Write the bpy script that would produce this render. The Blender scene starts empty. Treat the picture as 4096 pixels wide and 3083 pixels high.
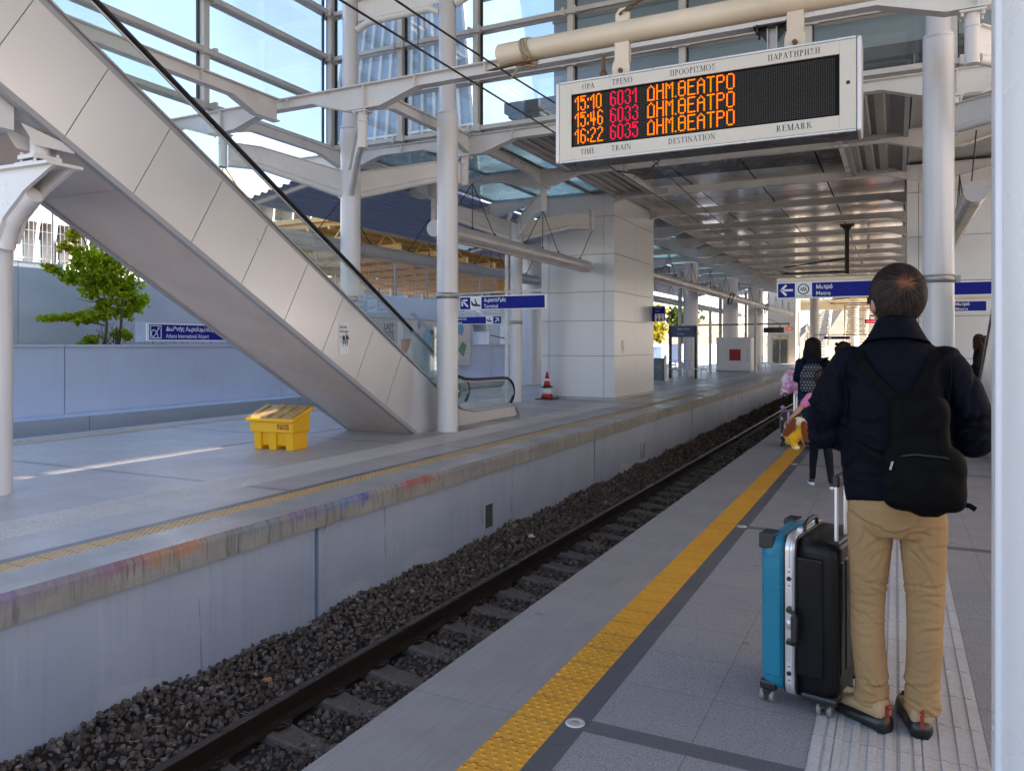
import bpy, bmesh, math, random
import numpy as np
from mathutils import Vector, Matrix, Euler

# ------------------------------------------------------------------ camera, world, sun, exposure
S = bpy.context.scene
COL = S.collection
YAW = math.radians(26.2918)
cam_d = bpy.data.cameras.new("camera"); cam = bpy.data.objects.new("camera", cam_d); COL.objects.link(cam)
cam.location = (0, 0, 1.5); cam.rotation_euler = (math.pi/2, 0, YAW)
cam_d.sensor_width = 36; cam_d.lens = 36*3111/4096; cam_d.shift_y = -165.5/4096
cam_d.clip_start = 0.05; cam_d.clip_end = 3000
S.camera = cam
SUN_EL, SUN_AZ = math.radians(36), math.radians(4)      # azimuth measured from +X towards +Y
W = bpy.data.worlds.new("World"); S.world = W; W.use_nodes = True
nt = W.node_tree; nt.nodes.clear()
sky = nt.nodes.new("ShaderNodeTexSky"); sky.sky_type = 'NISHITA'; sky.sun_disc = False
sky.sun_elevation = SUN_EL; sky.sun_rotation = math.pi/2 - SUN_AZ
sky.altitude = 100; sky.air_density = 1.0; sky.dust_density = 0.25; sky.ozone_density = 1.0
bg = nt.nodes.new("ShaderNodeBackground"); bg.inputs[1].default_value = 0.085
wo = nt.nodes.new("ShaderNodeOutputWorld")
# thin high cirrus streaks in the sky
tcw = nt.nodes.new("ShaderNodeTexCoord"); mpw = nt.nodes.new("ShaderNodeMapping"); mpw.inputs['Scale'].default_value = (2.2, 5.5, 9); mpw.inputs['Rotation'].default_value = (.5, .2, .9)
nzw = nt.nodes.new("ShaderNodeTexNoise"); nzw.inputs['Scale'].default_value = 1.3; nzw.inputs['Detail'].default_value = 6; nzw.inputs['Distortion'].default_value = .6
rgw = nt.nodes.new("ShaderNodeMapRange"); rgw.inputs[1].default_value = .5; rgw.inputs[2].default_value = .8; rgw.inputs[3].default_value = .12; rgw.inputs[4].default_value = .55
mxw = nt.nodes.new("ShaderNodeMix"); mxw.data_type = 'RGBA'; mxw.inputs[7].default_value = (2.2, 3.9, 6.2, 1)
nt.links.new(tcw.outputs['Generated'], mpw.inputs[0]); nt.links.new(mpw.outputs[0], nzw.inputs['Vector']); nt.links.new(nzw.outputs['Fac'], rgw.inputs[0]); nt.links.new(rgw.outputs[0], mxw.inputs[0])
nt.links.new(sky.outputs[0], mxw.inputs[6]); nt.links.new(mxw.outputs[2], bg.inputs[0]); nt.links.new(bg.outputs[0], wo.inputs[0])
sun_d = bpy.data.lights.new("sun", 'SUN'); sun_d.energy = 5.0; sun_d.angle = math.radians(0.5); sun_d.color = (1, .93, .82)
sun = bpy.data.objects.new("sun", sun_d); COL.objects.link(sun)
sdir = Vector((math.cos(SUN_EL)*math.cos(SUN_AZ), math.cos(SUN_EL)*math.sin(SUN_AZ), math.sin(SUN_EL)))
sun.rotation_euler = (-sdir).to_track_quat('-Z', 'Y').to_euler(); sun.location = (30, 0, 30)
S.view_settings.view_transform = 'Standard'; S.view_settings.look = 'None'
S.view_settings.exposure = 2.4; S.view_settings.use_white_balance = True; S.view_settings.white_balance_temperature = 7150; S.view_settings.white_balance_tint = 20; S.view_settings.gamma = 1.0; S.view_settings.use_curve_mapping = False
S.render.engine = 'CYCLES'
cy = S.cycles
cy.use_denoising = True; cy.max_bounces = 9; cy.diffuse_bounces = 5; cy.glossy_bounces = 4
cy.transmission_bounces = 6; cy.transparent_max_bounces = 24; cy.caustics_reflective = False; cy.caustics_refractive = False
cy.sample_clamp_indirect = 6.0; cy.use_adaptive_sampling = True; cy.adaptive_threshold = 0.015

rnd = random.Random(7); nrs = np.random.RandomState(5)
pi = math.pi

# ------------------------------------------------------------------ tagging
def tag(o, label=None, cat=None, group=None, kind=None):
    if label: o['label'] = label
    if cat: o['category'] = cat
    if group: o['group'] = group
    if kind: o['kind'] = kind
    return o
def thing(name, label, cat, loc=(0, 0, 0), rotz=0, group=None):
    o = bpy.data.objects.new(name, None); COL.objects.link(o); o.empty_display_size = .2
    o.location = loc; o.rotation_euler = (0, 0, rotz)
    return tag(o, label, cat, group)
def copy_tree(o, parent=None):
    c = o.copy(); COL.objects.link(c); c.parent = parent
    for ch in o.children: copy_tree(ch, c)
    return c
def dup(o, dloc, label, rotz=None, group=None):
    c = copy_tree(o); c.location = (o.location[0]+dloc[0], o.location[1]+dloc[1], o.location[2]+dloc[2])
    if rotz is not None: c.rotation_euler = (0, 0, rotz)
    c['label'] = label
    if group: c['group'] = group
    return c

# ------------------------------------------------------------------ mesh builder
class MB:
    def __init__(s): s.v = []; s.f = []; s.m = []; s.cm = 0; s.sm = []; s.smooth = False
    def add(s, vs, fs):
        b = len(s.v); s.v.extend([tuple(v) for v in vs])
        for f in fs: s.f.append(tuple(i+b for i in f)); s.m.append(s.cm); s.sm.append(s.smooth)
        return s
    def box(s, x0, x1, y0, y1, z0, z1):
        return s.add([(x0,y0,z0),(x1,y0,z0),(x1,y1,z0),(x0,y1,z0),(x0,y0,z1),(x1,y0,z1),(x1,y1,z1),(x0,y1,z1)],
                     [(0,3,2,1),(4,5,6,7),(0,1,5,4),(1,2,6,5),(2,3,7,6),(3,0,4,7)])
    def bar(s, p0, p1, w, h, up=(0,0,1)):
        p0 = Vector(p0); p1 = Vector(p1); d = (p1-p0).normalized(); up = Vector(up)
        if abs(d.dot(up)) > .98: up = Vector((1,0,0))
        r = d.cross(up).normalized(); u = r.cross(d)
        vs = [p+r*(a*w/2)+u*(b*h/2) for p in (p0,p1) for a,b in ((-1,-1),(1,-1),(1,1),(-1,1))]
        return s.add(vs, [(0,1,2,3),(7,6,5,4),(0,4,5,1),(1,5,6,2),(2,6,7,3),(3,7,4,0)])
    def prism(s, poly, axis, a0, a1):
        n = len(poly)
        def P(p, a): return {'x': (a,p[0],p[1]), 'y': (p[0],a,p[1]), 'z': (p[0],p[1],a)}[axis]
        vs = [P(p,a0) for p in poly]+[P(p,a1) for p in poly]
        fs = [tuple(range(n-1,-1,-1)), tuple(range(n,2*n))]+[(i,(i+1)%n,n+(i+1)%n,n+i) for i in range(n)]
        return s.add(vs, fs)
    def cyl(s, p0, p1, r, seg=16, r2=None, cap=True):
        return s.tube([p0, p1], [r, r if r2 is None else r2], seg, cap)
    def tube(s, pts, r, seg=10, cap=True, flat=1.0, close=False):
        pts = [Vector(p) for p in pts]; n = len(pts)
        rs = r if isinstance(r, (list, tuple)) else [r]*n
        t0 = (pts[1]-pts[0]).normalized()
        up = Vector((0,0,1)) if abs(t0.z) < .95 else Vector((1,0,0))
        side = t0.cross(up).normalized(); vs = []
        for i, p in enumerate(pts):
            if close: t = (pts[(i+1)%n]-pts[i-1]).normalized()
            else: t = (pts[min(i+1,n-1)]-pts[max(i-1,0)]).normalized()
            side = (side - t*side.dot(t))
            if side.length < 1e-5: side = t.orthogonal()
            side.normalize(); u = side.cross(t)
            for k in range(seg):
                a = 2*pi*k/seg; vs.append(p+side*(math.cos(a)*rs[i])+u*(math.sin(a)*rs[i]*flat))
        fs = []
        m = n if close else n-1
        for i in range(m):
            j = (i+1)%n
            for k in range(seg):
                l = (k+1)%seg; fs.append((i*seg+k, i*seg+l, j*seg+l, j*seg+k))
        old = s.smooth; s.smooth = True; s.add(vs, fs); s.smooth = old
        if cap and not close:
            s.add([vs[k] for k in range(seg)], [tuple(range(seg-1,-1,-1))]); s.add([vs[(n-1)*seg+k] for k in range(seg)], [tuple(range(seg))])
        return s
    def loft(s, rings, cap=True):
        n = len(rings[0]); vs = [p for r in rings for p in r]; fs = []
        for i in range(len(rings)-1):
            for k in range(n): fs.append((i*n+k, i*n+(k+1)%n, (i+1)*n+(k+1)%n, (i+1)*n+k))
        if cap: fs.append(tuple(range(n-1,-1,-1))); fs.append(tuple((len(rings)-1)*n+k for k in range(n)))
        return s.add(vs, fs)
    def lathe(s, prof, c=(0,0,0), seg=24):
        rings = [[(c[0]+r*math.cos(2*pi*k/seg), c[1]+r*math.sin(2*pi*k/seg), c[2]+z) for k in range(seg)] for r, z in prof]
        old = s.smooth; s.smooth = True; s.loft(rings); s.smooth = old; return s
    def ell(s, c, r, seg=16, rings=10, M=None):
        vs = []; fs = []
        for i in range(rings+1):
            th = pi*i/rings
            for k in range(seg):
                p = Vector((math.sin(th)*math.cos(2*pi*k/seg)*r[0], math.sin(th)*math.sin(2*pi*k/seg)*r[1], math.cos(th)*r[2]))
                if M: p = M @ p
                vs.append(p+Vector(c))
        for i in range(rings):
            for k in range(seg): fs.append((i*seg+k, (i+1)*seg+k, (i+1)*seg+(k+1)%seg, i*seg+(k+1)%seg))
        old = s.smooth; s.smooth = True; s.add(vs, fs); s.smooth = old; return s
    def rbox(s, c, d, r, n=4, M=None):
        """rounded-corner box (vertical edges round, cross-section superellipse) centred at c with size d"""
        q = []
        for qx, qy, a0 in ((1,1,0),(-1,1,90),(-1,-1,180),(1,-1,270)):
            for k in range(n+1):
                a = math.radians(a0+90*k/n); q.append((qx*(d[0]/2-r)+r*math.cos(a), qy*(d[1]/2-r)+r*math.sin(a)))
        rings = []
        for k in range(n+1):
            a = math.radians(90*k/n); ins = r*(1-math.sin(a)); z = -d[2]/2+r*(1-math.cos(a))
            rings.append((ins, z))
        full = rings+[(i, -z) for i, z in reversed(rings)]
        R = []
        for ins, z in full:
            sx = (d[0]-2*ins)/d[0]; sy = (d[1]-2*ins)/d[1]
            ring = [Vector((x*sx, y*sy, z)) for x, y in q]
            R.append([(M @ p if M else p)+Vector(c) for p in ring])
        old = s.smooth; s.smooth = True; s.loft(R); s.smooth = old; return s
    def build(s, name, mat, parent=None, local=False, bevel=0, smooth=None, origin=None, bseg=2):
        me = bpy.data.meshes.new(name)
        v = np.array(s.v, dtype=np.float64).reshape(-1, 3)
        loc = None
        if parent is not None:
            if not local:
                q = parent
                while q is not None: v = v - np.array(q.location); q = q.parent
        elif origin is not None: loc = np.array(origin); v = v - loc
        elif not local and len(v):
            mn = v.min(0); mx = v.max(0); loc = np.array([(mn[0]+mx[0])/2, (mn[1]+mx[1])/2, mn[2]]); v = v-loc
        me.from_pydata([tuple(p) for p in v], [], s.f)
        mats = mat if isinstance(mat, (list, tuple)) else [mat]
        for m in mats: me.materials.append(m)
        if len(mats) > 1: me.polygons.foreach_set('material_index', s.m)
        sm = s.sm if smooth is None else [smooth]*len(s.f)
        me.polygons.foreach_set('use_smooth', sm); me.update()
        o = bpy.data.objects.new(name, me); COL.objects.link(o)
        if parent is not None: o.parent = parent
        if loc is not None: o.location = loc
        if bevel:
            b = o.modifiers.new('bevel', 'BEVEL'); b.width = bevel; b.segments = bseg; b.limit_method = 'ANGLE'; b.angle_limit = math.radians(40)
        return o
def mesh_obj(name, me, mat, parent=None, loc=None):
    me.materials.clear(); me.materials.append(mat)
    o = bpy.data.objects.new(name, me); COL.objects.link(o)
    if parent is not None: o.parent = parent
    if loc is not None: o.location = loc
    return o
def np_obj(name, V, F, mat, parent=None, smooth=False, mats_idx=None):
    """V (n,3), F (m,k) arrays -> object, fast"""
    me = bpy.data.meshes.new(name); n, (m, k) = len(V), F.shape
    me.vertices.add(n); me.vertices.foreach_set('co', V.astype(np.float32).ravel())
    me.loops.add(m*k); me.loops.foreach_set('vertex_index', F.astype(np.int32).ravel())
    me.polygons.add(m); me.polygons.foreach_set('loop_start', np.arange(0, m*k, k, dtype=np.int32))
    for q in (mat if isinstance(mat, (list, tuple)) else [mat]): me.materials.append(q)
    if mats_idx is not None: me.polygons.foreach_set('material_index', mats_idx.astype(np.int32))
    me.polygons.foreach_set('use_smooth', np.full(m, smooth)); me.update(calc_edges=True); me.validate()
    o = bpy.data.objects.new(name, me); COL.objects.link(o)
    if parent is not None: o.parent = parent
    return o
_txt = {}
def text_geo(st, size=1.0, bold=0.0, sx=1.0, align='LEFT'):
    key = (st, size, bold, align)
    if key not in _txt:
        c = bpy.data.curves.new('t', 'FONT'); c.body = st; c.size = size; c.align_x = align; c.offset = bold; c.resolution_u = 3
        o = bpy.data.objects.new('t', c); COL.objects.link(o)
        dg = bpy.context.evaluated_depsgraph_get(); me = bpy.data.meshes.new_from_object(o.evaluated_get(dg))
        vs = [tuple(v.co) for v in me.vertices]; fs = [tuple(p.vertices) for p in me.polygons]
        bpy.data.objects.remove(o); bpy.data.meshes.remove(me); bpy.data.curves.remove(c); _txt[key] = (vs, fs)
    vs, fs = _txt[key]
    return [(v[0]*sx, v[1], 0) for v in vs], fs
def put_text(mb, st, org, right, up, size, bold=0.0, sx=1.0, width=None, align='LEFT'):
    vs, fs = text_geo(st, size, bold, 1.0, align)
    if not vs: return
    if width:
        w = max(v[0] for v in vs)-min(v[0] for v in vs); sx = width/w
    o = Vector(org); r = Vector(right); u = Vector(up)
    mb.add([o+r*(v[0]*sx)+u*v[1] for v in vs], fs)
def put_poly(mb, pts, org, right, up):
    o = Vector(org); r = Vector(right); u = Vector(up)
    mb.add([o+r*p[0]+u*p[1] for p in pts], [tuple(range(len(pts)))])
def put_line(mb, pts, w, org, right, up):
    """flat polyline strip of width w"""
    P = [Vector((p[0], p[1])) for p in pts]
    for a, b in zip(P[:-1], P[1:]):
        d = (b-a).normalized(); n = Vector((-d.y, d.x))*(w/2); e = d*(w*.3)
        put_poly(mb, [a-e-n, b+e-n, b+e+n, a-e+n], org, right, up)
def put_disc(mb, c, r, org, right, up, seg=20, r2=None):
    if r2 is None: put_poly(mb, [(c[0]+r*math.cos(2*pi*k/seg), c[1]+r*math.sin(2*pi*k/seg)) for k in range(seg)], org, right, up)
    else:
        for k in range(seg):
            a, b = 2*pi*k/seg, 2*pi*(k+1)/seg
            put_poly(mb, [(c[0]+q*math.cos(t), c[1]+q*math.sin(t)) for q, t in ((r2,a),(r,a),(r,b),(r2,b))], org, right, up)

# ------------------------------------------------------------------ materials
def newmat(name):
    m = bpy.data.materials.new(name); m.use_nodes = True; m.node_tree.nodes.clear()
    out = m.node_tree.nodes.new('ShaderNodeOutputMaterial'); return m, m.node_tree, out
class N:
    """tiny node-graph helper"""
    def __init__(s, name): s.m, s.t, s.out = newmat(name); s.geo = s.t.nodes.new('ShaderNodeNewGeometry'); s.tc = s.t.nodes.new('ShaderNodeTexCoord')
    def n(s, ty, **kw):
        q = s.t.nodes.new(ty)
        for k, v in kw.items(): setattr(q, k, v)
        return q
    def L(s, a, b): s.t.links.new(a, b)
    def pos(s): return s.geo.outputs['Position']
    def obj(s): return s.tc.outputs['Object']
    def xyz(s, v): q = s.n('ShaderNodeSeparateXYZ'); s.L(v, q.inputs[0]); return q.outputs
    def vec(s, x, y, z):
        q = s.n('ShaderNodeCombineXYZ')
        for i, a in enumerate((x, y, z)): s.put(a, q.inputs[i])
        return q.outputs[0]
    def put(s, a, inp):
        if isinstance(a, (int, float)): inp.default_value = a
        elif isinstance(a, (tuple, list)): inp.default_value = tuple(a)+((1,) if len(a) == 3 and len(inp.default_value) == 4 else ())
        else: s.L(a, inp)
    def math(s, op, a, b=0.0, c=0.0):
        q = s.n('ShaderNodeMath', operation=op); s.put(a, q.inputs[0]); s.put(b, q.inputs[1]); s.put(c, q.inputs[2]); return q.outputs[0]
    def scale(s, v, k):
        q = s.n('ShaderNodeVectorMath', operation='MULTIPLY'); s.L(v, q.inputs[0]); q.inputs[1].default_value = k if isinstance(k, (tuple, list)) else (k, k, k); return q.outputs[0]
    def noise(s, v, sc, det=4, rough=.55, dist=0): 
        q = s.n('ShaderNodeTexNoise'); s.L(v, q.inputs['Vector']); q.inputs['Scale'].default_value = sc; q.inputs['Detail'].default_value = det; q.inputs['Roughness'].default_value = rough; q.inputs['Distortion'].default_value = dist; return q.outputs['Fac']
    def voro(s, v, sc, out='Distance', feat='F1'):
        q = s.n('ShaderNodeTexVoronoi', feature=feat); s.L(v, q.inputs['Vector']); q.inputs['Scale'].default_value = sc; return q.outputs[out]
    def ramp(s, f, stops, interp='LINEAR'):
        q = s.n('ShaderNodeValToRGB'); s.L(f, q.inputs[0]); e = q.color_ramp; e.interpolation = interp
        while len(e.elements) > 1: e.elements.remove(e.elements[-1])
        for i, (p, c) in enumerate(stops):
            el = e.elements[0] if i == 0 else e.elements.new(p)
            el.position = p; el.color = tuple(c)+(1,) if not isinstance(c, (int, float)) else (c, c, c, 1)
        return q.outputs[0]
    def maprange(s, f, a, b, c=0., d=1.):
        q = s.n('ShaderNodeMapRange', interpolation_type='SMOOTHSTEP'); q.clamp = True; s.L(f, q.inputs[0])
        for i, x in enumerate((a, b, c, d)): q.inputs[i+1].default_value = x
        return q.outputs[0]
    def mix(s, f, a, b, blend='MIX'):
        q = s.n('ShaderNodeMix', data_type='RGBA', blend_type=blend); s.put(f, q.inputs[0]); s.put(a, q.inputs[6]); s.put(b, q.inputs[7]); return q.outputs[2]
    def bump(s, h, st=.3, d=.01):
        q = s.n('ShaderNodeBump'); s.L(h, q.inputs['Height']); q.inputs['Strength'].default_value = st; q.inputs['Distance'].default_value = d; return q.outputs[0]
    def bsdf(s, col, rough=.5, metal=0., normal=None, **kw):
        q = s.n('ShaderNodeBsdfPrincipled'); s.put(col, q.inputs['Base Color']); s.put(rough, q.inputs['Roughness']); s.put(metal, q.inputs['Metallic'])
        if normal is not None: s.L(normal, q.inputs['Normal'])
        for k, v in kw.items(): s.put(v, q.inputs[k.replace('_', ' ')])
        s.L(q.outputs[0], s.out.inputs[0]); return q
def mat(name, col, rough=.5, metal=0., var=.08, vs=2.5, bump=0., bs=60., obj=False, dirt=None, dirt_amt=.35, rv=.08, spec=None):
    n = N(name); p = n.obj() if obj else n.pos()
    f = n.noise(p, vs, 6, .6); g = n.noise(p, vs*9, 3)
    lo = tuple(c*(1-var) for c in col); hi = tuple(min(1, c*(1+var)) for c in col)
    c = n.ramp(f, [(.3, lo), (.7, hi)])
    c = n.mix(n.maprange(g, .35, .7, 0, var), c, tuple(x*.6 for x in col))
    if dirt:
        d = n.noise(n.scale(p, (1, 1, .3)), 1.7, 4, .5); c = n.mix(n.maprange(d, .25, .9, 0, dirt_amt), c, dirt)
    r = n.maprange(f, .3, .7, max(0.02, rough-rv), rough+rv)
    nm = n.bump(n.noise(p, bs, 5, .65), bump, .004) if bump else None
    kw = {}
    if spec is not None: kw['Specular_IOR_Level'] = spec
    n.bsdf(c, r, metal, nm, **kw); return n.m
def emis(name, col, st):
    n = N(name); e = n.n('ShaderNodeEmission'); e.inputs[0].default_value = tuple(col)+(1,); e.inputs[1].default_value = st; n.L(e.outputs[0], n.out.inputs[0]); return n.m
def glassmat(name, tint=(.86, .93, .94), refl=.10, dirt=.1, dcol=(.6, .66, .7), rough=.02):
    n = N(name); tr = n.n('ShaderNodeBsdfTransparent'); tr.inputs[0].default_value = tuple(tint)+(1,)
    gl = n.n('ShaderNodeBsdfGlossy'); gl.inputs['Roughness'].default_value = rough; gl.inputs[0].default_value = (.95, .97, 1, 1)
    df = n.n('ShaderNodeBsdfDiffuse'); df.inputs[0].default_value = tuple(dcol)+(1,)
    fr = n.n('ShaderNodeLayerWeight'); fr.inputs[0].default_value = .25
    a = n.n('ShaderNodeMixShader'); n.L(n.maprange(fr.outputs[0], 0, 1, refl*.6, min(1, refl*5)), a.inputs[0]); n.L(tr.outputs[0], a.inputs[1]); n.L(gl.outputs[0], a.inputs[2])
    b = n.n('ShaderNodeMixShader'); d = n.noise(n.scale(n.pos(), (1, 1, .4)), .8, 4, .5); n.L(n.maprange(d, .3, .8, dirt*.5, dirt*1.5), b.inputs[0]); n.L(a.outputs[0], b.inputs[1]); n.L(df.outputs[0], b.inputs[2])
    n.L(b.outputs[0], n.out.inputs[0]); return n.m

WHITE = mat('white_paint', (.70, .69, .68), .32, 0, .05, 1.2, dirt=(.50, .44, .37), dirt_amt=.22)
CREAM = mat('cream_paint', (.66, .56, .42), .38, 0, .06, 2, bump=.15, bs=90, dirt=(.40, .28, .17), dirt_amt=.4)
COLW = mat('column_paint', (.68, .68, .70), .2, 0, .02, .7, rv=.02)
GREYP = mat('grey_paint', (.36, .37, .40), .42, 0, .06, 1.5, dirt=(.25, .23, .21))
STEELP = mat('galvanised', (.42, .41, .40), .45, .6, .12, 4)
DARK = mat('dark_metal', (.035, .033, .032), .45, .3, .15, 6)
BLACKR = mat('black_rubber', (.012, .012, .014), .38, 0, .1, 8)
BLACKP = mat('black_plastic', (.014, .014, .016), .42, 0, .1, 12)
RUST = mat('rusty_iron', (.16, .09, .05), .8, .2, .3, 30, bump=.3)
BLUE = mat('sign_blue', (.005, .014, .23), .55, 0, .03, 2, spec=.2)
SWHITE = mat('sign_white', (.78, .80, .82), .4, 0, .03, 2)
NAVYT = mat('print_navy', (.02, .025, .07), .5, 0, .03, 2)
ALU = mat('aluminium', (.70, .70, .71), .32, .6, .02, 1, rv=.02)
PANEL = mat('pillar_cladding', (.66, .665, .68), .32, .1, .015, .5, rv=.02)
CORR = mat('corrugated_sheet', (.42, .40, .38), .5, .3, .08, 2, dirt=(.25, .21, .18))
CORRB = mat('corrugated_blue', (.30, .36, .52), .5, .2, .06, 2)
GLASS = glassmat('hall_glass', (.84, .92, .96), .10, .07, (.55, .63, .70))
BGLASS = glassmat('balustrade_glass', (.93, .975, .97), .06, .05, (.6, .68, .70))
SKYG = glassmat('skylight_glass', (.70, .84, .84), .1, .45, (.55, .66, .66))

# serif capitals for the board titles, drawn as strokes
def serif_text(mb, st, x0, x1, y, z0, h):
    T, t, q = .14, .055, .035; W = {'Ι': .38, 'I': .38, 'Μ': 1.0, 'M': 1.0, 'Ο': .92, 'O': .92, 'Ω': .92, 'Ν': .88, 'N': .88, 'Π': .86, 'Η': .86, 'D': .86, 'Ε': .70, 'E': .70, 'S': .62, 'Ρ': .68, 'P': .68, 'Σ': .72}
    cur = 0; polys = []
    def ring(cx, cy, rx, ry, a0, a1, n=16, cap=False):
        for k in range(n):
            A, B = a0+(a1-a0)*k/n, a0+(a1-a0)*(k+1)/n; w = lambda a: t+(T-t)*abs(math.cos(a))
            polys.append([(cur+cx+(rx-w(A))*math.cos(A), cy+(ry-w(A)*.6)*math.sin(A)), (cur+cx+rx*math.cos(A), cy+ry*math.sin(A)), (cur+cx+rx*math.cos(B), cy+ry*math.sin(B)), (cur+cx+(rx-w(B))*math.cos(B), cy+(ry-w(B)*.6)*math.sin(B))])
    def bx(a, b, c, d): polys.append([(cur+a, c), (cur+b, c), (cur+b, d), (cur+a, d)])
    def V(x, w=None, top=1, bot=1):
        w = w or T; bx(x-w/2, x+w/2, 0, 1)
        if bot: bx(x-.17, x+.17, 0, q)
        if top: bx(x-.17, x+.17, 1-q, 1)
    def D(xa, ya, xb, yb, w): polys.append([(cur+xa-w/2, ya), (cur+xa+w/2, ya), (cur+xb+w/2, yb), (cur+xb-w/2, yb)])
    Hh = lambda a, b, c: bx(a, b, c-t/2, c+t/2)
    for ch in st:
        if ch in 'OΟ': ring(.44, .5, .42, .52, 0, 2*pi, 24)
        elif ch == 'Ω': ring(.44, .54, .40, .48, -1.0, pi+1.0, 22); Hh(.04, .36, .03); Hh(.52, .84, .03)
        elif ch in 'PΡR': V(.2); ring(.22, .74, .38, .27, -pi/2, pi/2, 12); (D(.36, .48, .66, 0, T) if ch == 'R' else None)
        elif ch in 'AΑ': D(.10, 0, .40, 1, t); D(.68, 0, .38, 1, T); Hh(.2, .58, .34); bx(-.02, .22, 0, q); bx(.54, .82, 0, q)
        elif ch in 'TΤ': V(.4, top=0); Hh(.04, .76, .97); bx(.04, .04+t, .78, 1); bx(.76-t, .76, .78, 1)
        elif ch in 'EΕ': V(.2); Hh(.2, .6, .97); Hh(.2, .5, .52); Hh(.2, .64, .03); bx(.6-t, .6, .80, 1); bx(.64-t, .64, 0, .2); bx(.5-t, .5, .42, .62)
        elif ch in 'NΝ': V(.14, t); D(.14, 1, .72, 0, T); V(.72, t, bot=0)
        elif ch == 'Π': V(.2); V(.66); Hh(.2, .66, .97)
        elif ch in 'IΙ': V(.19)
        elif ch == 'Σ': Hh(.08, .64, .96); D(.14, 1, .42, .52, T); D(.42, .52, .10, 0, t); Hh(.08, .66, .04); bx(.64-t, .64, .78, 1); bx(.66-t, .66, 0, .22)
        elif ch in 'MΜ': V(.14, t); D(.16, 1, .48, 0, T); D(.80, 1, .48, 0, t); V(.82)
        elif ch in 'HΗ': V(.2); V(.66); Hh(.2, .66, .52)
        elif ch == 'D': V(.2); ring(.26, .5, .52, .5, -pi/2, pi/2, 16)
        elif ch == 'S': ring(.31, .75, .24, .25, .5, pi*1.5, 12); ring(.31, .25, .25, .27, -pi+.4, pi/2, 12)
        elif ch == 'K': V(.2); D(.64, 1, .26, .46, t); D(.36, .60, .70, 0, T); bx(.5, .76, 1-q, 1); bx(.56, .82, 0, q)
        cur += W.get(ch, .80)+.06
    k = (x1-x0)/(cur-.06)
    for p in polys: mb.add([(x0+a*k, y, z0+b*h) for a, b in p], [tuple(range(len(p)))])
# ================================================================== SETTING: platforms, track, walls
def granite(name, base, amp, sc, rough, jx=None, jy=None, jw=.004, jc=.35, bands=None, gloss=0, stain=.25):
    """speckled granite / concrete with optional square joints (x spacing+offset, y spacing+offset) in world metres"""
    n = N(name); p = n.pos(); x, y, z = n.xyz(p)
    sp = n.noise(p, sc, 2, .8); sp2 = n.voro(p, sc*1.3, 'Color')
    big = n.noise(p, .9, 6, .62); med = n.noise(p, 6, 5, .6)
    c = n.ramp(sp, [(.32, tuple(b*(1-amp) for b in base)), (.5, base), (.68, tuple(b*(1+amp*.8) for b in base))])
    spk = n.xyz(sp2)[0]; c = n.mix(n.maprange(spk, .78, .95, 0, amp), c, tuple(b*.35 for b in base))
    c = n.mix(n.maprange(big, .35, .75, 0, stain), c, tuple(b*.62 for b in base))
    c = n.mix(n.maprange(med, .55, .8, 0, stain), c, (base[0]*.7, base[1]*.66, base[2]*.6))
    gum = n.voro(p, 2.3); c = n.mix(n.math('MULTIPLY', n.math('LESS_THAN', n.math('ADD', gum, n.math('MULTIPLY', n.noise(p, 30, 2), .06)), .075), .6), c, tuple(b*.28 for b in base))
    if jx or jy:
        m = None
        for co, j in ((x, jx), (y, jy)):
            if not j: continue
            fr = n.math('ABSOLUTE', n.math('SUBTRACT', n.math('FRACT', n.math('DIVIDE', n.math('SUBTRACT', co, j[1]), j[0])), .5))
            e = n.math('GREATER_THAN', fr, .5-jw/2/j[0]); m = e if m is None else n.math('MAXIMUM', m, e)
            cell = n.math('FLOOR', n.math('DIVIDE', n.math('SUBTRACT', co, j[1]), j[0]))
            if co is y:
                w = n.n('ShaderNodeTexWhiteNoise', noise_dimensions='2D'); cx_ = n.math('FLOOR', n.math('DIVIDE', n.math('SUBTRACT', x, (jx or (1, 0))[1]), (jx or (1, 0))[0]))
                n.L(n.vec(cx_, cell, 0), w.inputs[0]); c = n.mix(n.maprange(w.outputs[0], 0, 1, 0, .22), c, tuple(b*.72 for b in base))
        c = n.mix(n.math('MULTIPLY', m, .8), c, tuple(b*jc for b in base))
    if bands:
        per, off, wd, bc = bands
        fr = n.math('FRACT', n.math('DIVIDE', n.math('SUBTRACT', y, off), per)); b = n.math('LESS_THAN', fr, wd/per)
        c = n.mix(b, c, n.mix(n.maprange(sp, .35, .65), tuple(v*.8 for v in bc), tuple(v*1.2 for v in bc)))
    r = n.maprange(big, .3, .7, rough-.1, rough+.12)
    nm = n.bump(sp, .12, .002)
    n.bsdf(c, r, 0, nm); return n.m

def brushed(name, base, rough=.75):
    n = N(name); p = n.pos(); x, y, z = n.xyz(p)
    br = n.noise(n.scale(p, (60, 2.2, 10)), 1, 5, .7); big = n.noise(p, 1.3, 7, .65); sp = n.noise(p, 140, 2)
    c = n.ramp(br, [(.3, tuple(b*.86 for b in base)), (.7, tuple(b*1.1 for b in base))])
    c = n.mix(n.maprange(big, .38, .72, 0, .45), c, (base[0]*.66, base[1]*.68, base[2]*.62))
    c = n.mix(n.maprange(sp, .70, .74, 0, .6), c, (.6, .6, .58))
    gum = n.voro(p, 1.9); c = n.mix(n.math('MULTIPLY', n.math('LESS_THAN', n.math('ADD', gum, n.math('MULTIPLY', n.noise(p, 26, 3), .08)), .085), .5), c, tuple(b*.45 for b in base))
    n.bsdf(c, n.maprange(big, .3, .7, rough-.12, rough+.1), 0, n.bump(br, .25, .003)); return n.m

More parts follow.
